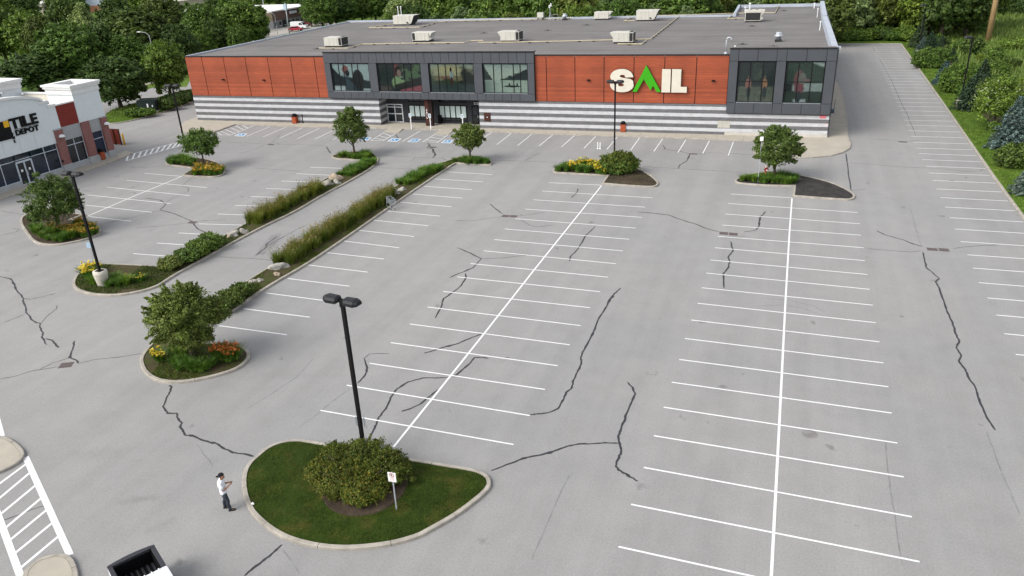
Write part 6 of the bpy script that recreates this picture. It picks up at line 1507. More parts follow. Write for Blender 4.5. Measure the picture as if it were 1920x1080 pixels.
def conifer(px, py, tpx, tpy, leafm, seed, label, wide=.42, n=9000):
    b = G(px, py, .2); h = HG(G(px, py), tpx, tpy) - .2; h = max(min(h, 8), 2.6)
    tm, cm = conifer_meshes(seed, h, h * wide, leafm, n); return plant_tree('spruce_tree', tm, cm, b, label)
conifer(1932, 362, 1925, 283, 'blue', 101, 'blue spruce at the verge, lowest of the row, beside a dark shrub', .5)
conifer(1893, 278, 1892, 172, 'blue', 102, 'tall silvery blue spruce next to the blossoming tree', .42, 12000)
conifer(1815, 205, 1826, 136, 'spruce', 103, 'dark green spruce right behind the verge lamp post', .45)
conifer(1768, 158, 1772, 110, 'blue', 104, 'low blue spruce beside the yellow-green bush', .5, 7000)
conifer(1740, 112, 1762, 55, 'spruce', 105, 'green spruce near the far verge lamp post', .45); conifer(1727, 105, 1735, 66, 'blue', 106, 'small bluish spruce at the foot of the far lamp post', .5)
conifer(1722, 88, 1728, 34, 'spruce', 107, 'slim green spruce at the far end of the verge row', .42)
shrub(1900, 312, 1.9, 1.6, 2.3, 'dark leafy shrub between the two lowest blue spruces', 'dark', 111, 6000, .13)
shrub(1872, 268, 1.0, .9, 1.1, 'small bright shrub at the foot of the silvery blue spruce', 'light', 112, 2500, .11)
shrub(1812, 186, 1.4, 1.2, 2.2, 'dark filler shrub behind the verge lamp base', 'mid', 117, 3500, .13)
shrub(1786, 172, 2.3, 2.0, 4.0, 'bushy yellow-green shrub left of the green spruce', 'light', 113, 8000, .14, cat='shrub'); shrub(1745, 126, 3.4, 2.4, 3.3, 'broad dark round shrub behind the far lamp post', 'mid', 114, 8000, .15); shrub(1752, 92, 2.6, 2.0, 2.6, 'dark shrub by the far green spruce', 'dark', 115, 5000, .16)
shrub(1862, 244, .9, .8, 1.0, 'low shrub sprouting at the foot of the blossoming tree', 'mid', 116, 2000, .11)
b = G(1862, 238, .2); tm, cm = tree_meshes(120, HG(G(1862, 238), 1880, 140), 3.0, 'mid', 9000, .13, .08, 'round', 90, .24)
t = plant_tree('blossoming_tree', tm, cm, b, 'blossoming tree with cream flower tips beside the silvery blue spruce'); r = np.random.default_rng(5)
hh = HG(G(1862, 238), 1880, 140); d = unit(r.normal(0, 1, (170, 3))); d[:, 2] = np.abs(d[:, 2]) * 1.1 - .2
link('blossom', quads_mesh('blossom', leaf_quads(d * [2.7, 2.7, hh * .42] + [0, 0, hh * .55], d, np.full(170, .10), r, .7), [LEAF['white']]), None, t)
# dried-out and young shrubs in the meadow
for i, (px, py, rx, h, lf, lb) in enumerate(((1835, 60, 2.2, 2.2, 'mid', 'rounded green bush in the meadow left of the timber pole'), (1800, 30, 5.0, 4.6, 'dark', 'broad dark thicket bush in the upper meadow'), (1850, 12, 6.5, 5.0, 'mid', 'wide thicket bush behind the timber pole'), (1765, 22, 4.5, 3.6, 'light', 'bright green bush beside the thicket'), (1905, 25, 5.5, 4.8, 'dark', 'dark bush right of the timber pole'), (1905, 200, 1.6, 1.8, 'mid', 'small bush at the meadow edge by the blue spruces'), (1870, 135, 1.6, 1.6, 'mid', 'small bush in the meadow behind the blossoming tree'), (1730, 45, 4.0, 3.6, 'mid', 'leafy bush behind the far spruces'), (1780, 55, 3.0, 2.4, 'light', 'pale green bush in front of the thicket'), (1905, 90, 3.0, 2.0, 'light', 'low bright bush out in the meadow'))):
    shrub(px, py, rx, rx * .8, h, lb, lf, 130 + i, 5000, .22, zb=0)
WL_ = {'dark': 'dark green', 'mid': 'fresh green', 'light': 'light green'}
for i, (px, py, rx, h, lf) in enumerate(((1578, 77, 2.2, 2.0, 'mid'), (1584, 66, 3.2, 4.5, 'light'), (1606, 66, 3.2, 4.8, 'mid'), (1630, 66, 3.4, 4.5, 'light'), (1655, 65, 3.2, 5.0, 'mid'), (1680, 65, 3.2, 4.6, 'light'), (1702, 66, 3.2, 4.4, 'mid'), (1715, 62, 3.4, 4.2, 'light'), (1592, 74, 2.4, 2.6, 'light'), (1608, 75, 2.4, 2.4, 'mid'), (1625, 75, 2.2, 2.2, 'mid'), (1642, 73, 2.6, 3.0, 'mid'), (1660, 74, 2.4, 2.6, 'dark'), (1678, 75, 2.4, 2.4, 'mid'), (1694, 75, 2.6, 3.0, 'light'), (1708, 77, 2.2, 2.6, 'mid'))):
    shrub(px, py, rx, rx * .8, h, WL_[lf] + ' dense shrub in the hedge along the back edge of the lot', lf, 150 + i, 4200, .2, zb=.1, group='hedge shrubs along the back edge of the lot')
# a looser second row of self-sown shrubs and young conifers behind the verge planting
rw = random.Random(9); WM = [shrub_mesh(170 + k, 1.5, 1.3, 1.9, lf, 3200, .14, 60, .24, sec, .3, .5) for k, (lf, sec) in enumerate((('mid', 'light'), ('olive', 'pale'), ('light', None), ('dark', 'mid')))]; WS = stems(1.9, 1.3, 6, 4)
WN = ('fresh green', 'brownish olive', 'bright light green', 'dark green')
for k in range(30):
    y = 66 + k * 4.0 + rw.uniform(-1.5, 1.5); x = rw.uniform(25.0, 33.0); j = rw.randrange(4); s = rw.uniform(.6, 1.35)
    t = thing('wild_shrub', WN[j] + ' self-sown shrub at the meadow edge behind the spruces', 'shrub', (x, y, 0), rw.uniform(0, 6), 'self-sown shrubs at the meadow edge'); t.scale = (s * rw.uniform(.8, 1.3), s * rw.uniform(.8, 1.3), s * rw.uniform(.7, 1.5))
    link('foliage', WM[j], None, t); link('stem', WS, None, t)
ym = conifer_meshes(190, 3.2, 1.25, 'spruce', 5000, .13)
for k, y in enumerate((88, 101, 121, 133, 152, 166)):
    t = plant_tree('spruce_tree', *ym, (rw.uniform(24.2, 26.5), y, .05), 'young green conifer standing in the second row behind the verge shrubs', 'tree', k * 1.1, rw.uniform(.8, 1.25), 'young conifers behind the verge')
# ================================================================== TREES OF THE SURROUNDINGS
KIND = {}
for k, (lf, n, shp, bot, ncl, cl) in {'dark': ('dark', 14000, 'round', .08, 150, .19), 'mid': ('mid', 14000, 'round', .06, 150, .19), 'light': ('light', 14000, 'round', .06, 140, .19), 'olive': ('olive', 14000, 'round', .1, 130, .19), 'pale': ('pale', 13000, 'cone', .05, 150, .18)}.items():
    KIND[k] = [tree_meshes(200 + 10 * i + hash(k) % 1 + ord(k[0]), 10.0, 4.3, lf, n, .26, bot, shp, ncl, cl, r0=.24) for i in range(2)]
CNT = {'n': 0}
def big_tree(px, py, tpy, wpx, kind, label, group=None):
    b = G(px, py); h = max(4, HG(b, px, tpy)); dist = math.sqrt(b.x ** 2 + b.y ** 2 + CAM_H ** 2); w = wpx * dist / FPX / 8.2
    CNT['n'] += 1; tm, cm = KIND[kind][CNT['n'] % 2]
    return plant_tree('broadleaf_tree', tm, cm, b, label, 'tree', CNT['n'] * 1.7, (w, w, h / 10.0), group)
big_tree(228, 206, 99, 105, 'dark', 'dark maple standing on the grass left of the transformer cabinet')
big_tree(322, 186, 71, 72, 'mid', 'light green street tree between transformer cabinet and orange store corner')
big_tree(78, 173, 95, 112, 'dark', 'dark bushy tree rising behind the tile shop roof')
big_tree(300, 150, 76, 34, 'pale', 'sparse small tree by the white street lamp')
big_tree(432, 107, 47, 54, 'light', 'light green young tree behind the store roof edge, right one of two')
big_tree(386, 118, 57, 44, 'light', 'light green young tree behind the store roof edge, left one of two')
WL = {'dark': 'dark green', 'mid': 'fresh green', 'light': 'light green', 'olive': 'brownish olive', 'pale': 'pale silvery'}
def W(k): return WL[k] + ' woodland tree in the belt beyond the side street'
for px, py, tpy, w, k in ((15, 122, 6, 76, 'dark'), (72, 122, 14, 72, 'mid'), (92, 128, 24, 52, 'olive'), (150, 162, 36, 98, 'mid'), (178, 120, 2, 66, 'pale'), (138, 110, -8, 62, 'dark'), (270, 138, 8, 112, 'olive'), (236, 104, -10, 66, 'dark'), (318, 92, -12, 80, 'olive'), (345, 136, 40, 60, 'dark'), (386, 105, 4, 66, 'mid'), (466, 96, -4, 82, 'mid'), (440, 75, -10, 50, 'light'), (492, 84, 10, 34, 'dark'), (118, 150, 62, 66, 'dark'), (200, 150, 40, 76, 'dark'), (12, 90, -14, 60, 'mid'), (48, 70, -20, 50, 'dark'), (270, 75, -20, 56, 'mid'), (415, 66, -14, 50, 'dark'), (210, 88, 22, 46, 'mid'), (160, 80, -16, 40, 'mid'), (250, 150, 64, 70, 'mid'), (345, 72, 22, 34, 'mid'), (465, 60, -10, 40, 'olive'), (105, 92, 24, 44, 'dark'), (300, 122, 36, 60, 'dark'), (60, 48, -24, 40, 'mid'), (20, 40, -26, 40, 'light'), (412, 112, 34, 46, 'dark'), (365, 128, 60, 40, 'dark'), (455, 112, 44, 40, 'mid')):
    big_tree(px, py, tpy, w, k, W(k), 'woodland trees beyond the side street')
for px, py, tpy, w, k in ((585, 50, -6, 34, 'mid'), (606, 56, -14, 58, 'mid'), (632, 50, -14, 60, 'dark'), (655, 47, -14, 52, 'mid'), (590, 44, -16, 40, 'dark'), (680, 44, -16, 50, 'dark'), (560, 26, -16, 46, 'mid'), (610, 34, -20, 50, 'dark'), (645, 30, -20, 50, 'mid'), (535, 14, -16, 40, 'dark'), (505, 10, -18, 40, 'mid'), (480, 20, -12, 34, 'light'), (585, 18, -20, 40, 'olive'), (705, 42, -18, 50, 'mid'), (725, 40, -18, 46, 'dark'), (745, 38, -18, 46, 'mid'), (715, 28, -24, 50, 'dark')):
    big_tree(px, py, tpy, w, k, WL[k] + ' tree between the brick unit yard and the store roof corner', 'trees between brick unit and store')
rr = random.Random(4); FB = 'tall leafy tree of the wood behind the store'
for rowi, (v, zz0) in enumerate(((56, 10.5), (67, 13.5), (82, 16))):
    u = -82.0 + rowi * 2 + (5 if rowi == 0 else 0)
    while u < 34 + rowi * 6:
        vv = v + rr.uniform(-3, 3) + (26 if u > -14 else 0) + (14 if (rowi == 0 and u > 8) else 0); s = zz0 * rr.uniform(.88, 1.15) / 10
        CNT['n'] += 1; k = rr.choice(['dark', 'mid', 'dark', 'mid', 'olive', 'pale', 'light', 'mid']); tm, cm = KIND[k][CNT['n'] % 2]
        plant_tree('broadleaf_tree', tm, cm, S(u, vv, 0), WL[k] + ' tall leafy tree of the wood behind the store', 'tree', rr.uniform(0, 6), (s * rr.uniform(.85, 1.05), s * rr.uniform(.85, 1.05), s), 'trees of the wood behind the store')
        u += rr.uniform(4.6, 6.4)
for px, py, tpy, w, k in ((1580, 62, -30, 60, 'mid'), (1612, 60, -30, 60, 'dark'), (1640, 55, -26, 56, 'pale'), (1668, 56, -20, 54, 'dark'), (1700, 52, -10, 50, 'mid'), (1560, 50, -30, 50, 'dark'), (1725, 40, -16, 46, 'mid'), (1890, 14, -20, 70, 'mid'), (1770, 12, -18, 50, 'mid'), (1820, 8, -20, 60, 'dark'), (1930, 12, -24, 60, 'dark')):
    big_tree(px, py, tpy, w, k, WL[k] + ' tree of the thicket at the back corner of the lot', 'trees of the back corner thicket')
for k in range(48):   # far tree belt closing the view
    an = math.radians(-84 + k * 2.75); R_ = 430 + rr.uniform(-18, 18); tm, cm = KIND[rr.choice(['dark', 'mid', 'olive'])][k % 2]; s = rr.uniform(1.3, 1.8)
    plant_tree('broadleaf_tree', tm, cm, (R_ * math.sin(an) * 1.1, R_ * math.cos(an), 0), 'distant tree in the belt that closes the view', 'tree', k, (s * 1.5, s * 1.5, s), 'distant tree belt')
# ================================================================== PERSON
def skin_mesh(name, joints, edges, mat, parent, sub=2, root=0):
    """one continuous surface grown over a posed skeleton: joints = {name: (x, y, z, rx[, ry])}"""
    names = list(joints); idx = {n: i for i, n in enumerate(names)}
    me = bpy.data.meshes.new(name); me.from_pydata([joints[n][:3] for n in names], [(idx[a], idx[b_]) for a, b_ in edges], [])
    o = link(name, me, mat, parent)
    o.modifiers.new('skin', 'SKIN').use_smooth_shade = True
    if not me.skin_vertices: raise RuntimeError('no skin layer')
    for n in names:
        j = joints[n]; sv = me.skin_vertices[0].data[idx[n]]; sv.radius = (j[3], j[4] if len(j) > 4 else j[3]); sv.use_root = idx[n] == root
    s = o.modifiers.new('sub', 'SUBSURF'); s.levels = s.render_levels = sub
    return o
skin_c = M('skin', (0.36, 0.19, 0.125), 0.55, 0.06, 6.0); shirt_c = M('white_cotton', (0.78, 0.80, 0.84), 0.9, 0.04, 5.0); jean_c = M('dark_grey_denim', (0.030, 0.038, 0.052), 0.9, 0.2, 8.0); shoe_c = M('brown_leather', (0.085, 0.060, 0.040), 0.7, 0.15, 8.0); cap_c = M('black_cap', (0.010, 0.010, 0.012), 0.85, 0.1)
p = G(427, 955)
# local frame: the man faces +x; scaled to his height
man = thing('person', 'person in a white t-shirt, grey jeans and backward black cap looking at a phone', 'person', (p.x, p.y, 0), math.radians(34))
J = {'pelvis': (0, 0, .93, .09, .10), 'waist': (0, 0, 1.08, .09, .10), 'chest': (-.02, 0, 1.32, .095, .11), 'neck0': (0, 0, 1.47, .07), 'neck': (.035, 0, 1.54, .055), 'head0': (.075, 0, 1.61, .085, .075), 'head1': (.085, 0, 1.68, .105, .085), 'head2': (.06, 0, 1.76, .085, .075), 'nose': (.185, 0, 1.625, .014), 'chin': (.145, 0, 1.555, .03)}
E_ = [('pelvis', 'waist'), ('waist', 'chest'), ('chest', 'neck0'), ('neck0', 'neck'), ('neck', 'head0'), ('head0', 'head1'), ('head1', 'head2'), ('head0', 'nose'), ('head0', 'chin')]
for s, n in ((1, 'l'), (-1, 'r')):
    fx = .12 if n == 'r' else -.10
    J.update({'hip' + n: (fx * .1, s * .085, .87, .07), 'knee' + n: (fx * .6 + .03, s * .11, .49, .058), 'calf' + n: (fx * .8 - .01, s * .115, .33, .052), 'ank' + n: (fx, s * .12, .09, .036), 'toe' + n: (fx + .15, s * .13, .035, .032),
              'sh' + n: (-.01, s * .185, 1.40, .05), 'el' + n: (.03, s * .25, 1.12, .045), 'fa' + n: (.15, s * .2, 1.16, .042), 'wr' + n: (.27, s * .115, 1.23, .028), 'palm' + n: (.325, s * .075, 1.262, .032, .018)})
    E_ += [('pelvis', 'hip' + n), ('hip' + n, 'knee' + n), ('knee' + n, 'calf' + n), ('calf' + n, 'ank' + n), ('ank' + n, 'toe' + n), ('chest', 'sh' + n), ('sh' + n, 'el' + n), ('el' + n, 'fa' + n), ('fa' + n, 'wr' + n), ('wr' + n, 'palm' + n)]
    for k in range(4):    # four fingers closing round the phone, and the thumb on top
        z = 1.245 + .018 * k; L = (.028, .034, .036, .032)[k]
        J['f%da%s' % (k, n)] = (.36, s * .062, z, .009); J['f%db%s' % (k, n)] = (.36 + L, s * .042, z + .008, .008); J['f%dc%s' % (k, n)] = (.36 + L * .9, s * .018, z + .012, .007)
        E_ += [('palm' + n, 'f%da%s' % (k, n)), ('f%da%s' % (k, n), 'f%db%s' % (k, n)), ('f%db%s' % (k, n), 'f%dc%s' % (k, n))]
    J['ta' + n] = (.315, s * .05, 1.285, .011); J['tb' + n] = (.335, s * .025, 1.305, .009); E_ += [('wr' + n, 'ta' + n), ('ta' + n, 'tb' + n)]
body = skin_mesh('body', J, E_, skin_c, man)
def loft(m, secs, n=18):
    """closed tube through level elliptic rings: (x, y, z, rx, ry)"""
    vs = [(x + rx * math.cos(2 * math.pi * k / n), y + ry * math.sin(2 * math.pi * k / n), z) for x, y, z, rx, ry in secs for k in range(n)]
    fs = [(i * n + k, i * n + (k + 1) % n, (i + 1) * n + (k + 1) % n, (i + 1) * n + k) for i in range(len(secs) - 1) for k in range(n)]
    fs += [tuple(range(n))[::-1], tuple(range((len(secs) - 1) * n, len(secs) * n))]
    return m.add(vs, fs)
m = MB(); loft(m, [(0, 0, .85, .132, .18), (.004, 0, .92, .142, .186), (-.006, 0, 1.0, .130, .174), (.0, 0, 1.08, .132, .172), (-.01, 0, 1.2, .136, .182), (-.02, 0, 1.32, .142, .198), (-.022, 0, 1.40, .13, .20), (-.018, 0, 1.45, .105, .165), (0, 0, 1.49, .075, .095), (.01, 0, 1.515, .062, .068)])
for s_ in (1, -1): m.tube([(-.02, s_ * .13, 1.42), (-.015, s_ * .19, 1.40), (.0, s_ * .222, 1.31), (.018, s_ * .243, 1.19)], [.075, .088, .080, .078], 14)
m.build('shirt', shirt_c, man, True)
m = MB(); loft(m, [(0, 0, .96, .122, .165), (0, 0, .90, .13, .172), (0, 0, .82, .128, .172), (.0, 0, .76, .09, .15)])
for n in 'lr':
    h_, k_, c_, a_ = (Vector(J[q + n][:3]) for q in ('hip', 'knee', 'calf', 'ank'))
    m.tube([h_ + Vector((0, 0, .03)), h_.lerp(k_, .45), k_ + Vector((0, 0, .04)), k_ - Vector((0, 0, .05)), c_, a_ + Vector((0, 0, .02)), a_ - Vector((0, 0, .03))], [.100, .092, .074, .074, .068, .064, .070], 14)
m.build('jeans', jean_c, man, True)
for s_, n in ((1, 'l'), (-1, 'r')):
    a_ = J['ank' + n]
    sh = MB().ell((a_[0] + .07, a_[1], .055), (.145, .05, .045), 14, 8).ell((a_[0] + .0, a_[1], .075), (.07, .046, .055), 12, 8).build('shoe', shoe_c, man, True)
    MB().prism([(a_[0] - .075, a_[1] - .035), (a_[0] + .06, a_[1] - .045), (a_[0] + .17, a_[1] - .048), (a_[0] + .215, a_[1]), (a_[0] + .17, a_[1] + .048), (a_[0] + .06, a_[1] + .04), (a_[0] - .075, a_[1] + .035)], 0, .025).build('sole', black_p, sh)
cp = MB().ell((.055, 0, 1.725), (.122, .1, .10), 16, 10); cp.v = [(v[0], v[1], max(v[2], 1.705 + (v[0] - .05) * .25)) for v in cp.v]
cap = cp.build('cap', cap_c, man, True); MB().prism([(-.05, -.07), (-.05, .07), (-.11, .06), (-.145, .03), (-.145, -.03), (-.11, -.06)], 1.675, 1.69).build('peak', cap_c, cap)
for s in (-1, 1):
    MB().ell((.08, s * .088, 1.665), (.022, .012, .035), 8, 6).build('ear', skin_c, man, True); MB().ell((.172, s * .034, 1.665), (.012, .016, .01), 8, 6).build('eye', white_p, man, True); MB().ell((.182, s * .034, 1.663), (.005, .007, .007), 6, 4).build('pupil', black_p, man)
B(.165, .182, -.025, .025, 1.585, 1.592).build('mouth', M('lip', (0.25, 0.09, 0.07), 0.6), man)
MB().ell((.045, 0, 1.66), (.09, .087, .05), 12, 8).build('hair', M('dark_hair', (0.015, 0.010, 0.007), 0.8), man, True)
man.scale = (1.06, 1.06, 1.06)
ph = thing('phone', 'black phone held in the hands of the person', 'phone', man.matrix_basis @ Vector((.365, 0, 1.275)) if False else (0, 0, 0))
PH = Matrix.Translation((p.x, p.y, 0)) @ Matrix.Rotation(math.radians(34), 4, 'Z') @ Matrix.Scale(1.06, 4) @ Matrix.Translation((.365, 0, 1.275))
ph.location = PH.to_translation(); ph.rotation_euler = (0, math.radians(-38), math.radians(34))
B(-.075, .075, -.038, .038, -.005, .005).build('case', black_p, ph); B(-.07, .07, -.034, .034, .005, .0062).build('screen', glass_dark, ph)

# ================================================================== PICKUP TRUCK (faces +x locally; its tail is in the frame)
a, b_ = G(201, 1061, 1.32), G(288, 1022, 1.32)
fw = Vector((.862, -.507, 0)).normalized(); tail = (a + b_) / 2
truck = thing('pickup_truck', 'white pickup truck with a black open cargo bed and dark bed rails', 'pickup truck', (tail.x, tail.y, 0), math.atan2(fw.y, fw.x))
tw = .86; wp = M('white_car_paint', (0.74, 0.77, 0.80), 0.25, 0.03, 1.0, 0.5); bp = M('black_bed_liner', (0.004, 0.004, 0.005), 0.9, 0.15, 3.0, 0.1); rail = M('charcoal_rail_cap', (0.030, 0.030, 0.038), 0.55)
for s in (-1, 1):
    y0, y1 = sorted((s * (tw - .14), s * tw)); B(.1, 1.75, y0, y1, .5, 1.24).build('bed_side', wp, truck, bevel=.03)
    B(.02, 1.75, min(s * (tw - .17), s * (tw + .0)), max(s * (tw - .17), s * (tw + .0)), 1.24, 1.30).build('rail_cap', rail, truck, bevel=.02)
tg = [(-.10 + .10 * (abs(y) / tw) ** 2, y) for y in [tw * (k / 6 - 1) for k in range(13)]]
MB().prism(tg + [(.1, tw), (.1, -tw)], .5, 1.24).build('tailgate', wp, truck); MB().prism([(x - .015, y) for x, y in tg] + [(.11, tw), (.11, -tw)], 1.24, 1.31).build('tailgate_cap', rail, truck)
B(.11, 1.74, -tw + .14, tw - .14, .62, .68).build('bed_floor', bp, truck); B(1.7, 1.76, -tw + .14, tw - .14, .62, 1.26).build('bed_bulkhead', bp, truck); B(.10, .16, -tw + .14, tw - .14, .62, 1.23).build('bed_liner', bp, truck)
for k in range(7): B(.16, 1.7, -.6 + k * .19, -.52 + k * .19, .68, .695).build('bed_rib', rail, truck)
for s in (-1, 1): B(.11, 1.74, min(s * (tw - .14), s * (tw - .2)), max(s * (tw - .14), s * (tw - .2)), .62, 1.23).build('bed_liner', bp, truck)
cabp = [(1.8, 1.05), (1.86, 1.42), (2.0, 1.74), (2.2, 1.80), (3.1, 1.80), (3.35, 1.74), (3.95, 1.12), (4.0, .55), (1.8, .55)]
MB().prism_y(cabp, -tw + .06, tw - .06).build('cab', wp, truck, bevel=.05)
for k in range(5): B(2.05, 3.2, -.5 + k * .25 - .02, -.5 + k * .25 + .02, 1.80, 1.812).build('roof_rib', wp, truck)
MB().add([(1.835, -tw + .16, 1.2), (1.835, tw - .16, 1.2), (1.955, tw - .2, 1.62), (1.955, -tw + .2, 1.62)], [(0, 1, 2, 3)]).build('rear_window', glass_dark, truck)
for s in (-1, 1):
    MB().prism_y([(2.05, 1.18), (2.15, 1.68), (3.15, 1.68), (3.7, 1.18)], s * (tw - .055), s * (tw - .03)).build('side_window', glass_dark, truck); B(1.85, 3.95, min(s * (tw - .06), s * tw), max(s * (tw - .06), s * tw), .5, 1.08).build('door', wp, truck, bevel=.03)
    MB().box(3.55, 3.7, min(s * (tw + .02), s * (tw + .22)), max(s * (tw + .02), s * (tw + .22)), 1.15, 1.35).build('mirror', black_p, truck)
    B(.0, .1, min(s * (tw - .16), s * (tw - .005)), max(s * (tw - .16), s * (tw - .005)), .75, 1.2).build('tail_light', red_p, truck)
    for x in (.95, 4.35):
        w = MB().tube([(x, s * (tw - .22), .37), (x, s * (tw + .02), .37)], .37, 22).build('wheel', black_p, truck, True); MB().tube([(x, s * (tw + .02), .37), (x, s * (tw + .03), .37)], .2, 16).build('rim', galv_m, w)
    B(5.0, 5.06, min(s * .55, s * .8), max(s * .55, s * .8), .75, .95).build('headlight', lens_m, truck)
MB().prism_y([(3.9, .5), (5.02, .5), (5.02, .95), (4.85, 1.02), (3.9, 1.12)], -tw, tw).build('hood', wp, truck, bevel=.05); B(-.14, 0, -tw + .05, tw - .05, .42, .62).build('bumper', galv_m, truck); B(5.0, 5.12, -tw + .05, tw - .05, .4, .68).build('bumper', galv_m, truck)
MB().box(.0, 5.0, -.6, .6, .3, .52).build('chassis', black_p, truck)
o = MB().tube([(.62, -.3, .70), (.66, -.12, .72)], .03, 6).build('strap_buckle', galv_m, truck)
# ================================================================== FAR BUILDINGS, CARS, POLES
roofw = M('white_membrane_roof', (0.72, 0.72, 0.70), 0.8, 0.06, 0.2)
def far_block(name, label, a_px, b_px, h, depth, wall, lower=None, roof=roofw, nwin=0, win=glass_dark, eave=.4, cat='building'):
    a, b_ = G(*a_px), G(*b_px); d = b_ - a; L = d.length
    t = thing(name, label, cat, a, math.atan2(d.y, d.x))
    B(0, L, 0, depth, 0 if lower is None else h * .45, h).build('wall', wall, t)
    if lower: B(-.02, L + .02, -.02, depth + .02, 0, h * .45).build('lower_wall', lower, t)
    B(-eave * .5, L + eave * .5, -eave * .5, depth + eave * .5, h, h + .35).build('roof', roof, t)
    for k in range(nwin):
        x = L * (k + .5) / nwin; w = B(x - L / nwin * .22, x + L / nwin * .22, -.09, -.03, h * .12, h * .36 if lower else h * .7).build('window', win, t)
        B(x - L / nwin * .25, x + L / nwin * .25, -.16, -.04, h * .10, h * .12).build('sill', white_p, w)
    return t, L
brn = M('brown_brick_far', (0.14, 0.088, 0.075), 0.9, 0.1, 1.0); gry = M('grey_block_far', (0.22, 0.225, 0.24), 0.9, 0.1)
fb, L = far_block('brick_unit', 'brown brick unit with white flat roof and grey lower storey beyond the yard', (514, 54), (600, 37), 5.0, 46, brn, gry, nwin=11)
B(L * .35, L * .50, -.15, -.03, 3.6, 4.4).build('fascia_sign', M('pale_sign_board', (0.62, 0.66, 0.72), 0.5), fb); B(L * .68, L * .92, -.15, -.03, 3.1, 5.2).build('fascia_sign', MATS['pale_sign_board'], fb)
B(L * .18, L * .25, -.12, -.03, 0, 2.2).build('door', dark_gap, fb); B(0, .02, 0, 46, .1, 5.0).build('end_wall', M('tan_end_wall', (0.42, 0.36, 0.25), 0.9), fb)
for x in (L * .3, L * .7, L * .9): MB().tube([(x, 20, 5.3), (x, 20, 7.5)], .12, 6).build('roof_flue', galv_m, fb)
far_block('white_house', 'white gabled-looking house with dark windows among the woodland trees', (84, 30), (117, 22), 5.2, 14, M('cream_far_wall', (0.5, 0.45, 0.38), 0.9), nwin=3)
far_block('blue_unit', 'pale blue and brick low unit seen between woodland crowns', (192, 22), (222, 16), 6.5, 20, M('blue_far_wall', (0.42, 0.47, 0.58), 0.9), M('orange_far_wall', (0.36, 0.17, 0.10), 0.9), nwin=3)
far_block('beige_unit', 'long low beige wall building beyond the woodland trees', (335, 28), (460, 8), 5.0, 18, M('beige_far_wall', (0.40, 0.35, 0.29), 0.9), roof=M('beige_far_roof', (0.44, 0.40, 0.35), 0.9), nwin=6)
def far_car(px, py, rz, paint_m, label, van=False):
    t = thing('parked_car', label, 'van' if van else 'car', G(px, py), rz)
    body = [(-2.2, .35), (-2.2, .9), (-2.0, 1.0), (2.1, .95), (2.25, .7), (2.25, .35)] if not van else [(-2.6, .35), (-2.6, 2.1), (-2.4, 2.25), (1.0, 2.2), (1.8, 1.25), (2.6, 1.05), (2.7, .35)]
    MB().prism_y(body, -.88, .88).build('body', paint_m, t, bevel=.06)
    if not van: MB().prism_y([(-1.7, .98), (-1.2, 1.42), (.5, 1.45), (1.3, .96)], -.78, .78).build('cabin', paint_m, t, bevel=.06); [MB().prism_y([(-1.5, 1.0), (-1.1, 1.36), (.42, 1.38), (1.05, 1.0)], s * .785, s * .80).build('side_window', glass_dark, t) for s in (-1, 1)]
    else: [MB().prism_y([(.35, 1.3), (.35, 1.9), (.98, 1.9), (1.55, 1.3)], s * .885, s * .90).build('side_window', glass_dark, t) for s in (-1, 1)]; MB().add([(1.06, -.75, 2.1), (1.06, .75, 2.1), (1.84, .75, 1.28), (1.84, -.75, 1.28)], [(0, 1, 2, 3)]).build('windscreen', glass_dark, t)
    for x in (-1.45, 1.45):
        for s in (-1, 1): w = MB().tube([(x, s * .7, .34), (x, s * .9, .34)], .34, 14).build('wheel', black_p, t); MB().tube([(x, s * .9, .34), (x, s * .91, .34)], .2, 10).build('rim', galv_m, w)
    return t
redc = M('red_car_paint', (0.34, 0.02, 0.04), 0.3, 0.04, 1.0, .5); dredc = M('maroon_car_paint', (0.16, 0.02, 0.03), 0.3, 0.04, 1.0, .5)
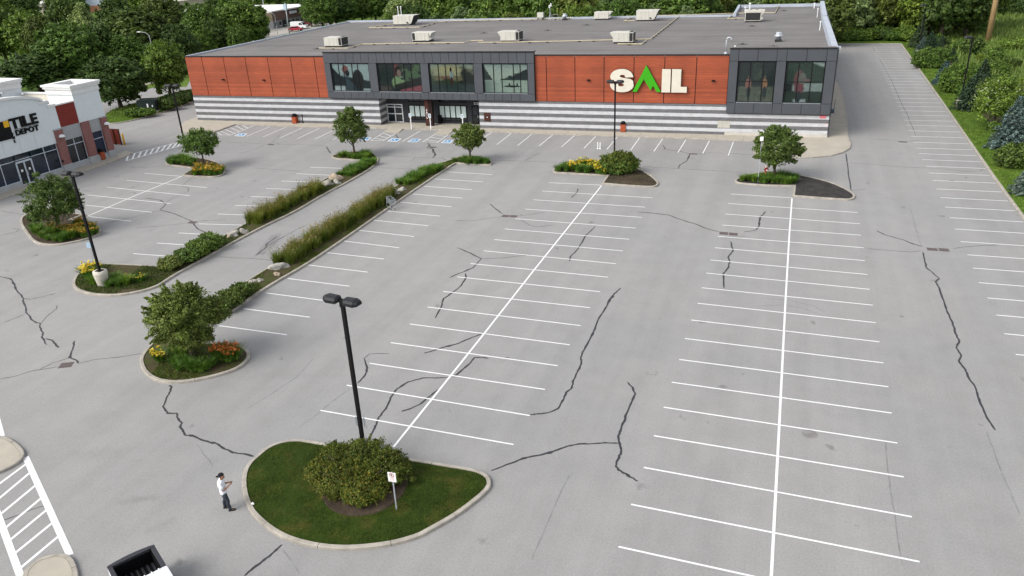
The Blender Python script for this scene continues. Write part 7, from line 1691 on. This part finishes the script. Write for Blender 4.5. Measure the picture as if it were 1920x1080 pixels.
far_car(555, 58.5, .25, redc, 'red car parked in front of the white van by the brick unit'); far_car(562, 54.5, .15, wp, 'white delivery van parked beside the red car by the brick unit', True); far_car(571, 48.5, .2, dredc, 'maroon car parked behind the white van')
def pole(name, px, py, h, r0, mat, label, cat='pole', arms=0, zb=0):
    t = thing(name, label, cat, G(px, py, zb)); MB().tube([(0, 0, -.2), (0, 0, h)], [r0, r0 * .75], 10).build('shaft', mat, t, True)
    for k in range(arms): B(-1.2, 1.2, -.06, .06, h - .4 - k * .9, h - .28 - k * .9).build('crossarm', mat, t)
    return t
pole('utility_pole', 1852, 76, 15, .55, pole_wood, 'thick weathered timber pole standing in the meadow', 'pole', 2)
t = pole('utility_pole', 543, 63, 8.6, .16, galv_m, 'grey pole with a pale box near the parked van', 'pole'); B(-.5, .5, -.5, .1, 6.6, 8.2).build('pole_box', M('pale_blue_box', (0.42, 0.52, 0.62), 0.5), t)
pole('utility_pole', 423, 60, 12, .18, galv_m, 'grey utility pole rising from the woodland crowns', 'pole', 1)
def cobra(px, py, h, rz, label):
    t = thing('street_lamp', label, 'street lamp', G(px, py), rz); MB().tube([(0, 0, 0), (0, 0, h)], [.1, .07], 8).build('pole', galv_m, t)
    MB().tube([(0, 0, h - .05), (-.6, 0, h + .55), (-1.5, 0, h + .7)], .045, 6).build('arm', galv_m, t); MB().ell((-1.85, 0, h + .68), (.45, .16, .1), 10, 6).build('lamp_head', white_p, t, True)
cobra(299, 152, 8.6, .3, 'white cobra-head street lamp beside the sparse small tree'); cobra(521, 66, 5.6, .3, 'white cobra-head street lamp near the brick unit yard')
for i, (px, py, tpy) in enumerate(((65, 96, 57), (88, 94, 60), (107, 90, 62), (115, 88, 64), (122, 80, 66), (36, 122, 102), (91, 102, 87))):
    b = G(px, py); h = max(HG(b, px - 6, tpy), 3); t = thing('netting_post', 'slim pale post of the tall sports netting among the trees', 'post', b, 0, 'posts of the sports netting'); MB().tube([(0, 0, 0), (0, 0, h)], .16, 6).build('shaft', M('pale_steel_post', (0.42, 0.48, 0.52), 0.5) if 'pale_steel_post' not in MATS else MATS['pale_steel_post'], t)
